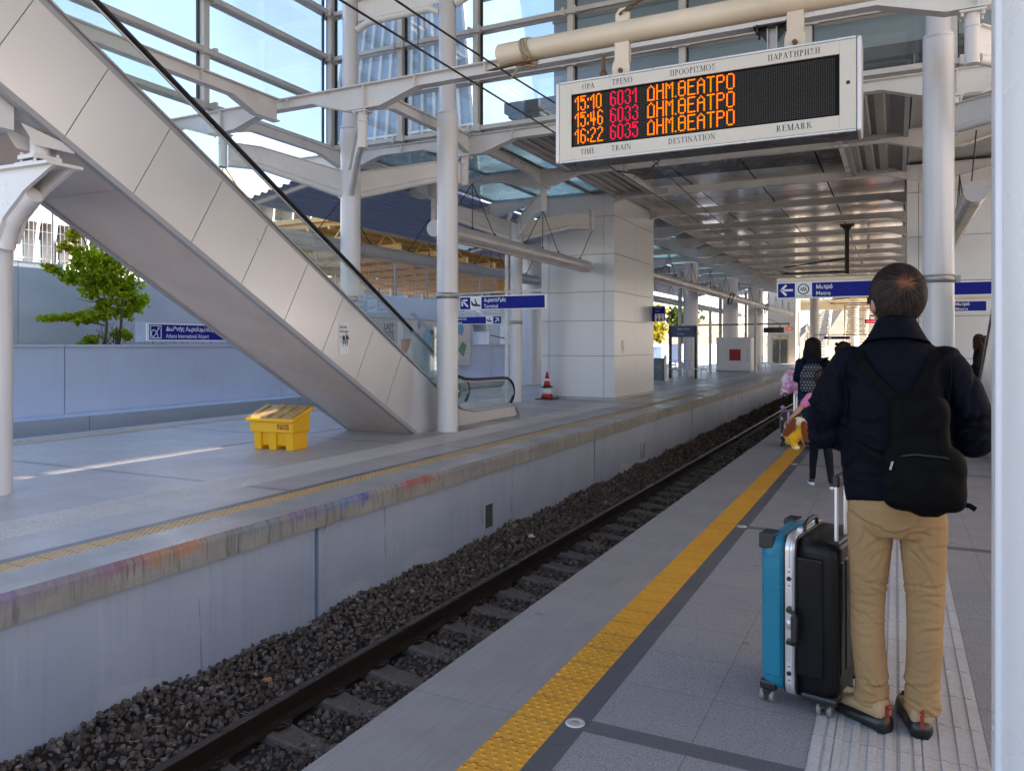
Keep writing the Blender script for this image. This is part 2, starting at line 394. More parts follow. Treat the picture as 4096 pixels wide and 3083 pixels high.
P_KERB = brushed('kerb_concrete', (.25, .237, .238))
P_PAV = granite('granite_paving', (.275, .265, .275), .50, 120, .5, jx=(.4, -1.09), jy=(.4, 2.92), bands=(3.7, 2.825, .095, (.10, .10, .112)))
P_DARK = granite('dark_granite', (.095, .096, .108), .4, 130, .5, jy=(.8, 2.92), jc=1.8, stain=.15)
P_GUIDE = granite('guidance_tile', (.50, .48, .47), .16, 60, .6, jx=(.3, .003), jy=(.3, .195), jc=.4, stain=.5)
P_LPAV = granite('left_granite', (.45, .43, .43), .30, 90, .40, jx=(.4, -5.58), jy=(.4, 6.19), bands=(3.7, 6.09, .095, (.24, .24, .25)), stain=.22)
P_LKERB = brushed('left_kerb_concrete', (.37, .36, .36), .38)

def tactile_mat(name, base, dark):
    n = N(name); p = n.pos(); x, y, z = n.xyz(p); big = n.noise(p, 2.2, 7, .65); f = n.noise(p, 25, 4)
    c = n.ramp(big, [(.3, tuple(b*.88 for b in base)), (.7, tuple(b*1.08 for b in base))])
    c = n.mix(n.maprange(f, .5, .75, 0, .3), c, dark)
    fr = n.math('ABSOLUTE', n.math('SUBTRACT', n.math('FRACT', n.math('DIVIDE', n.math('SUBTRACT', y, 2.435), .2)), .5))
    c = n.mix(n.math('MULTIPLY', n.math('GREATER_THAN', fr, .487), .75), c, (.07, .04, .02))
    n.bsdf(c, .42, 0, n.bump(f, .1, .002)); return n.m
YEL = tactile_mat('tactile_yellow', (.66, .30, .022), (.42, .20, .04))
YEL2 = tactile_mat('tactile_worn', (.55, .36, .16), (.30, .22, .14))

def stuff_struct(o, kind='structure'): o['kind'] = kind; return o
Y0, Y1 = -7.0, 72.0
# --- near platform (x > -1.89)
m = MB(); y = 2.845-3.7*3
while y < Y1:
    a, b = y, y+3.694
    m.prism([(-1.89, -.21), (-1.39, -.21), (-1.39, 0), (-1.878, 0), (-1.89, -.012)], 'y', a, b); y += 3.7
stuff_struct(m.build('platform_kerb', P_KERB))
stuff_struct(MB().box(-1.19, -1.09, Y0, Y1, -.3, 0).build('dark_border', P_DARK))
stuff_struct(MB().box(-1.09, -.29, Y0, Y1, -.3, 0).box(.305, 9, Y0, Y1, -.3, 0).build('platform_paving', P_PAV))
stuff_struct(MB().box(-1.97, -.4, Y0, Y1, -1.5, -.301).build('platform_base', GREYP))
def domes(xa, xb, ya, yb, z, dx, dy, r, h, seg=8):
    prof = [(1, 0), (.78, .62), (.4, .95)]
    base = []; 
    for q, zz in prof:
        for k in range(seg): a = 2*pi*k/seg; base.append((q*r*math.cos(a), q*r*math.sin(a), zz*h))
    base.append((0, 0, h)); base = np.array(base)
    F = []
    for i in range(2):
        for k in range(seg): F.append((i*seg+k, i*seg+(k+1)%seg, (i+1)*seg+(k+1)%seg, (i+1)*seg+k))
    for k in range(seg): F.append((2*seg+k, 2*seg+(k+1)%seg, 3*seg, 3*seg))
    F = np.array(F); C = []
    yy = ya; row = 0
    while yy < yb:
        xx = xa+dx*(.25+.5*(row % 2))
        while xx < xb-.005: C.append((xx, yy, z)); xx += dx
        yy += dy; row += 1
    C = np.array(C); V = (base[None]+C[:, None]).reshape(-1, 3); FF = (F[None]+(np.arange(len(C))*len(base))[:, None, None]).reshape(-1, 4)
    return V, FF
def tactile(xa, xb, yend, mt, name, dx=.05, dy=.0335, r=.0125):
    V, F = domes(xa, xb, 1.6, yend, 0, dx, dy, r, .0042)
    bv = np.array([(xa, Y0, -.3), (xb, Y0, -.3), (xb, Y1, -.3), (xa, Y1, -.3), (xa, Y0, 0), (xb, Y0, 0), (xb, Y1, 0), (xa, Y1, 0)])
    bf = np.array([(0,3,2,1),(4,5,6,7),(0,1,5,4),(1,2,6,5),(2,3,7,6),(3,0,4,7)])
    V = np.concatenate([bv, V]); F = np.concatenate([bf, F+8])
    o = np_obj(name, V, F, mt); sm = np.ones(len(F), bool); sm[:6] = False; o.data.polygons.foreach_set('use_smooth', sm); return stuff_struct(o)
tactile(-1.39, -1.19, 24, YEL, 'tactile_strip')
def guidance(x0, name, mt, yb):
    m = MB(); m.box(x0, x0+.594, Y0, Y1, -.3, 0)
    for t in (0, .297):
        for a, w in ((.006, .034), (.052, .024), (.082, .024), (.139, .026), (.197, .026), (.253, .026)):
            yy = .199
            while yy < yb: m.box(x0+t+a, x0+t+a+w, yy, yy+.292, 0, .0045); yy += .3
    return stuff_struct(m.build(name, mt))
guidance(-.29, 'guidance_strip', P_GUIDE, 16)
# steel survey studs let into the dark border
for yy in (2.872, 6.575, 10.27):
    t = thing('floor_stud', 'round steel stud set in the dark border, %s' % {2.872: 'nearest to the photographer', 6.575: 'beside the blue suitcase', 10.27: 'by the woman with the dotted backpack'}[yy], 'floor stud', (-1.14, yy, 0))
    MB().lathe([(.040, .0005), (.038, .004), (.024, .005), (.022, .003)], (-1.14, yy, 0), 24).build('ring', ALU, t)
    MB().lathe([(.0215, .0005), (.018, .0045), (.001, .005)], (-1.14, yy, 0), 20).build('cap', STEELP, t)

# --- left island platform (x -12.52 .. -4.78)
def fascia_mat():
    n = N('kerb_fascia'); p = n.pos(); x, y, z = n.xyz(p)
    st = n.noise(n.scale(p, (1, 9, .9)), 2.2, 5, .65); big = n.noise(p, 1.6, 7, .65); fine = n.noise(p, 30, 4)
    c = n.ramp(big, [(.3, (.23, .215, .19)), (.7, (.37, .345, .31))])
    c = n.mix(n.maprange(st, .52, .72, 0, .75), c, (.07, .068, .066))
    c = n.mix(n.maprange(fine, .5, .75, 0, .3), c, (.14, .13, .12))
    # faded spray paint: colour by place along the kerb, broken up by drips
    fac = n.maprange(y, 2.6, 10.6)
    k = lambda v: (v-2.6)/8.0
    G = (.25, .24, .22)
    col = n.ramp(fac, [(k(2.7), (.20, .14, .30)), (k(3.05), (.26, .05, .10)), (k(3.18), (.55, .17, .02)), (k(3.5), (.50, .14, .05)), (k(3.7), G), (k(4.05), (.06, .15, .22)), (k(4.5), (.10, .18, .26)), (k(4.7), (.04, .05, .30)), (k(5.2), (.14, .07, .24)), (k(5.4), (.05, .18, .36)), (k(5.75), (.03, .22, .55)), (k(6.3), (.03, .03, .35)), (k(6.7), G), (k(7.3), (.45, .05, .04)), (k(8.0), (.42, .03, .03)), (k(8.4), G), (k(9.4), (.08, .10, .20)), (k(10.5), G)])
    amt = n.ramp(fac, [(k(2.7), .7), (k(3.5), .75), (k(3.65), 0), (k(3.9), .55), (k(4.5), .6), (k(4.62), .15), (k(4.75), .6), (k(5.2), .7), (k(5.35), .5), (k(6.3), .85), (k(6.55), .1), (k(7.15), .1), (k(7.4), .75), (k(8.1), .8), (k(8.3), .05), (k(9.0), .5), (k(9.6), .5), (k(9.9), 0)])
    zm = n.maprange(n.math('ADD', z, n.math('MULTIPLY', n.math('SUBTRACT', n.noise(n.scale(p, (1, 14, .6)), 2, 4), .5), .26)), -.13, -.04)
    dr = n.noise(n.scale(p, (1, 42, 1.5)), 1, 4, .7); c = n.mix(n.math('MULTIPLY', n.maprange(dr, .52, .66), n.maprange(z, -.19, -.05, .2, .65)), c, (.085, .08, .076))
    c = n.mix(n.math('MULTIPLY', n.math('MULTIPLY', n.math('MULTIPLY', amt, zm), n.maprange(big, .25, .6, .5, 1)), n.maprange(n.noise(n.scale(p, (1, 9, 5)), 2, 5, .7), .35, .6, .35, 1)), c, col)
    n.bsdf(c, .7, 0, n.bump(fine, .3, .004)); return n.m
FASCIA = fascia_mat()
m = MB(); y = 2.4-3.69*3
while y < Y1:
    m.cm = 0
    m.prism([(-4.80, -.20), (-4.80, -.038), (-4.83, 0), (-5.28, 0), (-5.28, -.20)], 'y', y, y+3.682)
    y += 3.69
for i, f in enumerate(m.f):
    vs = [m.v[j] for j in f]
    if all(abs(v[2]) < 1e-6 for v in vs): m.m[i] = 1
stuff_struct(m.build('platform_kerb', [FASCIA, P_LKERB]))
tactile(-5.48, -5.28, 22, YEL2, 'tactile_strip', r=.013)
stuff_struct(MB().box(-5.58, -5.48, Y0, Y1, -.3, 0).box(-11.8, -11.7, Y0, Y1, -.3, 0).build('dark_border', granite('left_dark_granite', (.16, .16, .17), .3, 110, .4, jy=(.8, 6.19), jc=1.5)))
stuff_struct(MB().box(-6.15, -5.58, Y0, Y1, -.3, 0).box(-11.7, -6.75, Y0, Y1, -.3, 0).build('platform_paving', P_LPAV))
guidance(-6.747, 'guidance_strip', granite('left_guidance_tile', (.58, .57, .56), .2, 60, .4, jx=(.3, -6.45), jy=(.3, .195), jc=.45, stain=.3), 22)
tactile(-12.0, -11.8, 16, YEL2, 'tactile_strip', r=.013)
stuff_struct(MB().box(-12.52, -12.0, Y0, Y1, -.2, 0).build('platform_kerb', P_LKERB))
stuff_struct(MB().box(-8.835, -8.79, Y0, 19.6, .0005, .004).box(-8.90, -8.875, Y0, 19.6, .0005, .003).build('drain_channel', mat('polished_drain', (.80, .80, .80), .12, .9, .04, 5)))

def plat_wall_mat():
    n = N('platform_wall_paint'); p = n.pos(); x, y, z = n.xyz(p)
    st = n.noise(n.scale(p, (1, 7, .35)), 2.0, 6, .65); big = n.noise(p, .7, 7, .6); fine = n.noise(n.scale(p, (1, 3, 1)), 18, 4)
    c = n.ramp(big, [(.3, (.35, .39, .47)), (.7, (.44, .48, .56))])
    c = n.mix(n.maprange(st, .5, .74, 0, .32), c, (.25, .275, .33))
    c = n.mix(n.maprange(st, .30, .38, .3, 0), c, (.54, .565, .60))
    # bleached lime patches just above the ballast
    w = n.math('ADD', z, n.math('MULTIPLY', n.noise(n.scale(p, (1, .8, 1)), 1.4, 6, .6), -.6))
    c = n.mix(n.math('MULTIPLY', n.math('MULTIPLY', n.maprange(w, -1.22, -1.26, 0, 1), n.maprange(n.noise(p, .45, 2), .48, .56, 0, 1)), .55), c, (.52, .55, .58))
    cr = n.voro(n.scale(p, (1, .55, .12)), 1.0, 'Distance', 'DISTANCE_TO_EDGE')
    c = n.mix(n.math('MULTIPLY', n.math('LESS_THAN', n.math('ADD', cr, n.math('MULTIPLY', n.noise(p, 5, 5), .03)), .0165), .5), c, (.14, .145, .16))
    c = n.mix(n.maprange(fine, .66, .72, 0, .3), c, (.17, .18, .19))
    n.bsdf(c, .62, 0, n.bump(fine, .12, .004)); return n.m
m = MB(); yj = [-7, -1.7, 5.76, 13.3, 20.8, 28.3, 35.8, 43.3, 50.8, 58.3, 65.8, 73]
for a, b in zip(yj[:-1], yj[1:]): m.box(-5.2, -4.9, a+.028, b-.028, -1.6, -.201)
stuff_struct(m.build('platform_wall', plat_wall_mat()))
stuff_struct(MB().box(-5.6, -5.201, Y0, Y1, -1.6, -.301).box(-12.4, -12.1, Y0, Y1, -1.6, -.21).build('platform_base', DARK))
GREYV = mat('vent_frame', (.40, .42, .46), .5)
for i, (yv, w) in enumerate(((9.07, .26), (16.08, .30), (23.3, .25), (29.8, .25))):
    t = thing('wall_vent', ['louvred vent low in the platform wall with clean white frame', 'louvred vent in the platform wall with black stains above it', 'small dark vent beyond the stained one in the platform wall', 'farthest small dark vent in the platform wall'][i], 'vent', (-4.9, yv+w/2, -.97))
    m = MB(); z0, z1 = -.97, -.62; f = .022
    m.box(-4.9, -4.885, yv, yv+w, z0, z0+f).box(-4.9, -4.885, yv, yv+w, z1-f, z1).box(-4.9, -4.885, yv, yv+f, z0+f, z1-f).box(-4.9, -4.885, yv+w-f, yv+w, z0+f, z1-f)
    m.build('frame', GREYP if i else GREYV, t)
    m = MB(); z = z0+f
    while z < z1-f-.01: m.prism([(-4.898, z), (-4.889, z), (-4.898, z+.022)], 'y', yv+f, yv+w-f); z += .026
    m.build('louvre', DARK, t)

# --- track bed, ballast, sleepers, rails
BED = mat('track_bed_soil', (.035, .027, .022), .95, 0, .3, 6, bump=.6, bs=30)
stuff_struct(MB().box(-4.899, -1.971, Y0, 130, -1.6, -1.33).build('track_bed', BED))
stuff_struct(MB().box(-15.58, -12.39, Y0, 130, -1.6, -1.2).build('track_bed', BED))
def ballast_mat():
    n = N('ballast_stone'); p = n.pos()
    inf = n.geo.outputs['Random Per Island']
    c = n.ramp(inf, [(0, (.05, .04, .034)), (.25, (.10, .073, .058)), (.6, (.165, .113, .088)), (.85, (.15, .135, .125)), (.97, (.24, .19, .15)), (1, (.34, .29, .24))])
    f = n.noise(p, 60, 4, .7); c = n.mix(n.maprange(f, .4, .7, 0, .5), c, (.03, .024, .022))
    n.bsdf(c, .85, 0, n.bump(f, .4, .004), Specular_IOR_Level=.25); return n.m
BALL = ballast_mat()
def rock_bases(k=14):
    out = []
    for i in range(k):
        bm = bmesh.new(); bmesh.ops.create_icosphere(bm, subdivisions=1, radius=1)
        V = np.array([v.co[:] for v in bm.verts]); F = np.array([[v.index for v in f.verts] for f in bm.faces]); bm.free()
        for q in range(7):          # chop planes for angular stone
            d = nrs.normal(size=3); d /= np.linalg.norm(d); cut = .5+.35*nrs.rand(); s = V @ d
            V = V - np.outer(np.maximum(s-cut, 0), d)
        V *= np.array([1, .72+.3*nrs.rand(), .6+.25*nrs.rand()]); out.append((V, F))
    return out
RB = rock_bases()
def scatter_rocks(P, R):
    VV = []; FF = []; b = 0
    for p, r in zip(P, R):
        V, F = RB[nrs.randint(len(RB))]
        q = nrs.normal(size=4); q /= np.linalg.norm(q); w, x, y, z = q
        Mx = np.array([[1-2*(y*y+z*z), 2*(x*y-z*w), 2*(x*z+y*w)], [2*(x*y+z*w), 1-2*(x*x+z*z), 2*(y*z-x*w)], [2*(x*z-y*w), 2*(y*z+x*w), 1-2*(x*x+y*y)]])
        VV.append(V @ Mx.T * r + p); FF.append(F+b); b += len(V)
    return np.concatenate(VV), np.concatenate(FF)
RX = -4.065
def bal_h(x, y):
    if x < RX-.04: return -1.055 - .14*max(0, min(1, (x+4.78)/.6)) + .022*math.sin(y*2.1)+.02*math.sin(y*5.3+x*9)
    return -1.318 + .010*math.sin(y*3.3+x*7)
P = []; R = []
def rocks_zone(xa, xb, ya, yb, s, layers=2):
    nx = max(1, int((xb-xa)/s)); ny = int((yb-ya)/s)
    for l in range(layers):
        for i in range(nx):
            for j in range(ny):
                x = xa+(i+nrs.rand())*s; y = ya+(j+nrs.rand())*s; r = s*.50*(.62+.75*nrs.rand()**1.3)
                P.append((x, y, bal_h(x, y)-l*s*.35+s*.12*nrs.normal())); R.append(r)
rocks_zone(-4.92, -4.13, 2.2, 9, .056); rocks_zone(-4.0, -3.05, 3.0, 9, .052, 2)
rocks_zone(-4.92, -4.13, 9, 18, .066, 2); rocks_zone(-4.0, -2.9, 9, 18, .062, 1)
rocks_zone(-4.92, -4.13, 18, 44, .10, 1); rocks_zone(-4.0, -2.3, 18, 40, .12, 1); rocks_zone(-3.05, -2.1, 3.0, 9, .09, 1)
V, F = scatter_rocks(P, R)
# heaped bed beneath the stones on the wall side
o = np_obj('ballast', V, F, BALL); o['kind'] = 'stuff'
gv = []; gf = []; ys = np.arange(Y0, 100, .25); xs = [-4.9, -4.7, -4.5, -4.3, -4.13, -4.06]
for y in ys:
    for x in xs: gv.append((x, y, bal_h(min(x, RX-.05), y)-.035-(0.12 if x > -4.1 else 0)))
for j in range(len(ys)-1):
    for i in range(len(xs)-1): a = j*len(xs)+i; gf.append((a, a+1, a+len(xs)+1, a+len(xs)))
o = np_obj('ballast_bed', np.array(gv), np.array(gf), BED, smooth=True); o['kind'] = 'structure'
# stray rubbish between the stones
LIT = mat('paper_litter', (.62, .60, .56), .8, 0, .1, 20)
def crumple(name, label, cat, c, s, mt):
    bm = bmesh.new(); bmesh.ops.create_icosphere(bm, subdivisions=2, radius=s)
    for v in bm.verts: v.co *= .55+.75*rnd.random(); v.co.z *= .6
    me = bpy.data.meshes.new(name); bm.to_mesh(me); bm.free(); o = mesh_obj(name, me, mt, None, c); return tag(o, label, cat, 'litter on the track')
crumple('paper_litter', 'crumpled white tissue on the ballast between two sleepers near the platform edge', 'litter', (-3.05, 4.95, -1.27), .04, LIT)
crumple('paper_litter', 'white paper scrap on the ballast bank by the louvred vent', 'litter', (-4.45, 9.6, -1.11), .05, LIT)
crumple('plastic_bottle', 'squashed blue and clear plastic bottle by the rail', 'litter', (-4.35, 12.3, -1.14), .055, mat('bottle_plastic', (.25, .35, .6), .25, 0, .4, 20))
crumple('plastic_bag', 'white plastic bag lying between the rail and the platform edge', 'litter', (-3.35, 15.6, -1.27), .08, LIT)
crumple('orange_stone', 'single ochre stone on the dark ballast bank', 'stone', (-4.42, 4.62, -1.13), .034, mat('ochre_stone', (.42, .22, .06), .85, 0, .2, 30))
# twigs as ground litter
m = MB()
for i in range(420):
    x = rnd.uniform(-4.8, -3.0); y = rnd.uniform(2.6, 11)
    if -4.15 < x < -3.98: continue
    a = rnd.uniform(0, pi); l = rnd.uniform(.012, .04); z = bal_h(x, y)+.022
    m.bar((x-l*math.cos(a), y-l*math.sin(a), z), (x+l*math.cos(a), y+l*math.sin(a), z+rnd.uniform(-.01, .015)), .004, .003)
m.build('dry_stalks', mat('dry_straw', (.33, .26, .16), .8, 0, .3, 15))['kind'] = 'stuff'
# sleepers
def sleeper_mat():
    n = N('sleeper_concrete'); p = n.obj(); f = n.noise(p, 7, 7, .65); r = n.n('ShaderNodeObjectInfo').outputs['Random']
    c = n.ramp(f, [(.3, (.10, .09, .08)), (.7, (.175, .155, .138))]); c = n.mix(n.maprange(r, 0, 1, 0, .35), c, (.12, .085, .062))
    n.bsdf(c, .85, 0, n.bump(n.noise(p, 50, 5), .35, .004)); return n.m
SLP = sleeper_mat()
m = MB(); zt = .0
prof = [(-1.22, -.16), (-1.22, -.035), (-1.15, .0), (-.95, .0), (-.62, .0), (-.5, -.02), (-.25, -.045), (.25, -.045), (.5, -.02), (.62, 0), (1.22, 0), (1.22, -.16)]
hw = lambda x: .115 if abs(x) > .5 else .098
R2 = []
for s_, zz in ((-1, 0), (1, 0)):
    pass
top = [(x, z) for x, z in prof]
rings = []
for x, z in prof[1:-1]: rings.append([(x, -hw(x)-.018, -.16), (x, -hw(x), z-.012), (x, -hw(x)+.014, z), (x, hw(x)-.014, z), (x, hw(x), z-.012), (x, hw(x)+.018, -.16)])
m.loft(rings)
SLX = RX+.7175; ordn = []
protos = []
y = 4.28-.595*4; k = 0
while y < 38:
    lab = 'concrete sleeper under the rail, one of the row receding along the track'
    if k == 0:
        o = m.build('railway_sleeper', SLP, None, local=True); o.location = (SLX, y, -1.265); first = o
    else:
        o = first.copy(); COL.objects.link(o); o.location = (SLX, y, -1.265)
    tag(o, lab, 'sleeper', 'concrete sleepers under the rails'); y += .595; k += 1
# rails
RAILM = mat('rail_steel', (.040, .024, .017), .5, .25, .3, 12, bump=.25, bs=70)
RAILT = mat('rail_head', (.12, .10, .09), .32, .8, .2, 8)
def rail(x, label):
    pr = [(-.07, -.168), (-.07, -.156), (-.012, -.135), (-.009, -.05), (-.034, -.037), (-.034, -.008), (-.026, 0), (.026, 0), (.034, -.008), (.034, -.037), (.009, -.05), (.012, -.135), (.07, -.156), (.07, -.168)]
    m = MB(); m.prism([(x+a, -1.1+b) for a, b in pr], 'y', Y0, 130)
    for i, f in enumerate(m.f):
        if all(m.v[j][2] > -1.109 for j in f): m.m[i] = 1
    o = m.build('rail', [RAILM, RAILT]); tag(o, label, 'rail'); return o
rail(RX, 'long dark rusty rail beside the ballast bank, with clips on each sleeper')
rail(RX+1.505, 'second rail close under the near platform edge, mostly hidden by it')
# rail clips: one per visible sleeper
m = MB()
for dx in (.10,):
    for sy in (-.05, .05):
        pts = [(dx-.02, sy*.4, .03), (dx+.02, sy*1.3, .035), (dx+.055, sy*1.1, .05), (dx+.06, sy*.5, .03), (dx+.02, sy*.4, .01)]
        m.tube(pts, .009, 6)
m.bar((.075, -.05, .0), (.075, .05, .0), .07, .02)
clip0 = None; y = 4.28-.595*2
for i in range(22):
    if clip0 is None: clip0 = m.build('rail_clip', RAILM, None, local=True); o = clip0
    else: o = clip0.copy(); COL.objects.link(o)
    o.location = (RX, y, -1.262); tag(o, 'dark spring clip holding the rail to its sleeper, one of the row', 'rail clip', 'rail clips on the sleepers'); y += .595

# --- far side: ledge, retaining walls, planting strip
CONCB = None
def retain_mat(name, base):
    n = N(name); p = n.pos(); big = n.noise(p, .6, 6, .6); st = n.noise(n.scale(p, (1, 4, .3)), 2, 5, .6); f = n.noise(p, 22, 4)
    c = n.ramp(big, [(.3, tuple(b*.93 for b in base)), (.7, tuple(b*1.04 for b in base))]); c = n.mix(n.maprange(st, .55, .75, 0, .18), c, tuple(b*.7 for b in base))
    c = n.mix(n.maprange(f, .64, .70, 0, .12), c, tuple(b*.6 for b in base))
    n.bsdf(c, .7, 0, n.bump(f, .08, .004)); return n.m
RETW = retain_mat('retaining_wall_paint', (.50, .59, .74)); LEDG = retain_mat('ledge_paint', (.43, .51, .62)); BACKW = retain_mat('back_wall_concrete', (.44, .51, .58))
m = MB(); yj = [-7, 3.4, 10.98, 17.7, 24.4, 31.1, 37.8, 44.5, 51.2, 57.9, 64.6, 90]
for a, b in zip(yj[:-1], yj[1:]): m.box(-16.68, -16.4, a+.012, b-.012, -1.6, 1.44).box(-16.72, -16.37, a+.012, b-.012, 1.441, 1.49)
tag(m.build('retaining_wall', RETW), 'pale grey retaining wall of plain panels across the far track', 'wall')
m = MB(); yj = [-7, 4.3, 11.0, 17.6, 24.3, 31, 37.7, 44.4, 51.1, 57.8, 64.5, 90]
for a, b in zip(yj[:-1], yj[1:]): m.box(-16.365, -15.6, a+.012, b-.012, -1.6, -.04)
tag(m.build('concrete_ledge', LEDG), 'low grey concrete ledge running along the foot of the retaining wall', 'ledge')
m = MB(); yj = [-7, 2.5, 11.55, 20.6, 29.6, 37]
for a, b in zip(yj[:-1], yj[1:]): m.box(-19.3, -19.0, a+.008, b-.008, .5, 3.52)
tag(m.build('back_wall', BACKW), 'tall blue grey concrete wall behind the planted strip, fence on top', 'wall')
SOIL = mat('planting_soil', (.14, .10, .06), .95, 0, .35, 5, bump=.6, bs=14)
stuff_struct(MB().box(-19.0, -16.69, Y0, 90, .5, 1.40).build('planting_soil', SOIL))
m = MB()
for i in range(1100):
    x = rnd.uniform(-18.9, -16.9); y = rnd.uniform(8, 34); h = rnd.uniform(.05, .26); a = rnd.uniform(0, 6.28); t = rnd.uniform(.02, .15)
    m.add([(x-.006, y, 1.4), (x+.006, y, 1.4), (x+t*math.cos(a), y+t*math.sin(a), 1.4+h)], [(0, 1, 2)])
m.build('dry_grass', mat('dry_grass_blades', (.30, .22, .09), .9, 0, .3, 3))['kind'] = 'stuff'
# fence on the back wall
FENC = mat('fence_steel', (.17, .18, .20), .5, .3, .08, 3)
t = thing('mesh_fence', 'tall grey bar fence standing on the blue grey back wall', 'fence', (-19.15, 15, 3.52))
m = MB(); y = 2.0
while y < 37: m.box(-19.155, -19.147, y, y+.016, 3.56, 5.35); y += .115
for z in (3.62, 3.95, 4.3, 4.65, 5.0, 5.32): m.box(-19.147, -19.142, 2, 37, z, z+.012)
m.build('bar_panel', FENC, t)
y = 2.5
while y < 37: MB().box(-19.19, -19.12, y, y+.06, 3.521, 5.45).build('post', FENC, t); y += 2.5
# ground far away
stuff_struct(MB().box(-900, 900, -300, 1500, -3.2, -1.61).build('ground', mat('dry_earth', (.22, .19, .13), .95, 0, .25, .05)))
# ================================================================== STRUCTURE: columns, beams, hall, canopy, pillars
def ibeam_x(mb, y, x0, x1, ztop, bot, fw=.16, tf=.018, tw=.014):
    """I-beam along X at Y=y; bot = list of (x,z) of the underside"""
    mb.box(x0, x1, y-fw/2, y+fw/2, ztop-tf, ztop)
    poly = [(x, z+tf) for x, z in bot]+[(x1, ztop-tf), (x0, ztop-tf)]
    mb.prism(poly, 'y', y-tw/2, y+tw/2)
    for (xa, za), (xb, zb) in zip(bot[:-1], bot[1:]):
        mb.add([(xa, y-fw/2, za), (xb, y-fw/2, zb), (xb, y+fw/2, zb), (xa, y+fw/2, za), (xa, y-fw/2, za+tf), (xb, y-fw/2, zb+tf), (xb, y+fw/2, zb+tf), (xa, y+fw/2, za+tf)],
               [(0,3,2,1),(4,5,6,7),(0,1,5,4),(1,2,6,5),(2,3,7,6),(3,0,4,7)])
def ibeam_y(mb, x, y0, y1, ztop, bot, fw=.16, tf=.018, tw=.014):
    mb.box(x-fw/2, x+fw/2, y0, y1, ztop-tf, ztop)
    mb.prism([(y, z+tf) for y, z in bot]+[(y1, ztop-tf), (y0, ztop-tf)], 'x', x-tw/2, x+tw/2)
    for (ya, za), (yb, zb) in zip(bot[:-1], bot[1:]):
        mb.add([(x-fw/2, ya, za), (x+fw/2, ya, za), (x+fw/2, yb, zb), (x-fw/2, yb, zb), (x-fw/2, ya, za+tf), (x+fw/2, ya, za+tf), (x+fw/2, yb, zb+tf), (x-fw/2, yb, zb+tf)],
               [(0,3,2,1),(4,5,6,7),(0,1,5,4),(1,2,6,5),(2,3,7,6),(3,0,4,7)])
def stiff_x(mb, y, xs, z0, z1, fw=.16):
    for x in xs: mb.box(x-.008, x+.008, y-fw/2+.004, y+fw/2-.004, z0, z1)

# --- tall round columns with a sleeve up to beam level
def tall_column(x, y, label, top=10.1, band=None):
    t = thing('round_column', label, 'column', (x, y, 0), 0, 'tall round white columns')
    MB().cyl((x, y, 0), (x, y, 5.44), .183, 40).build('shaft', COLW, t)
    MB().lathe([(.183, 5.441), (.176, 5.50), (.150, 5.52), (.148, top)], (x, y, 0), 40).build('upper_shaft', COLW, t)
    if band:
        m = MB(); m.lathe([(.186, band-.05), (.194, band-.05), (.194, band+.05), (.186, band+.05)], (x, y, 0), 40)
        m.box(x+.19, x+.25, y-.03, y+.03, band-.045, band+.045); m.box(x-.25, x-.19, y-.03, y+.03, band-.045, band+.045)
        for s in (-1, 1):
            for dz in (-.022, .022): m.cyl((x+s*.22, y-.045, band+dz), (x+s*.22, y+.045, band+dz), .011, 8)
        m.build('clamp_band', STEELP, t)
    return t
tall_column(-6.95, 11.55, 'round white column standing in front of the lower end of the escalator', band=2.33)
tB = tall_column(-9.03, 11.55, 'round white column rising behind the escalator balustrade', band=2.33)
tall_column(.49, 11.5, 'round white column behind the man in the navy jacket, with a steel clamp band', band=2.34)
t = thing('round_column', 'round white column closest to the photographer, at the right edge of the photo', 'column', (.435, 2.68, 0), 0, 'tall round white columns')
MB().cyl((.435, 2.68, 0), (.435, 2.68, 10.1), .183, 56).build('shaft', mat('near_column_paint', (.66, .65, .63), .28, 0, .02, 1.2, bump=.04, bs=40, dirt=(.52, .46, .38), dirt_amt=.15, rv=.02), t)
MB().cyl((.435-.183*.93, 2.68-.183*.40, .02), (.435-.183*.93, 2.68-.183*.40, 10), .013, 12).build('highlight_line', COLW, t)  # added thin rod standing in for the highlight line down the column
MB().lathe([(.184, 0), (.215, 0), (.215, .02), (.184, .03)], (.435, 2.68, 0), 40).build('base_ring', STEELP, t)
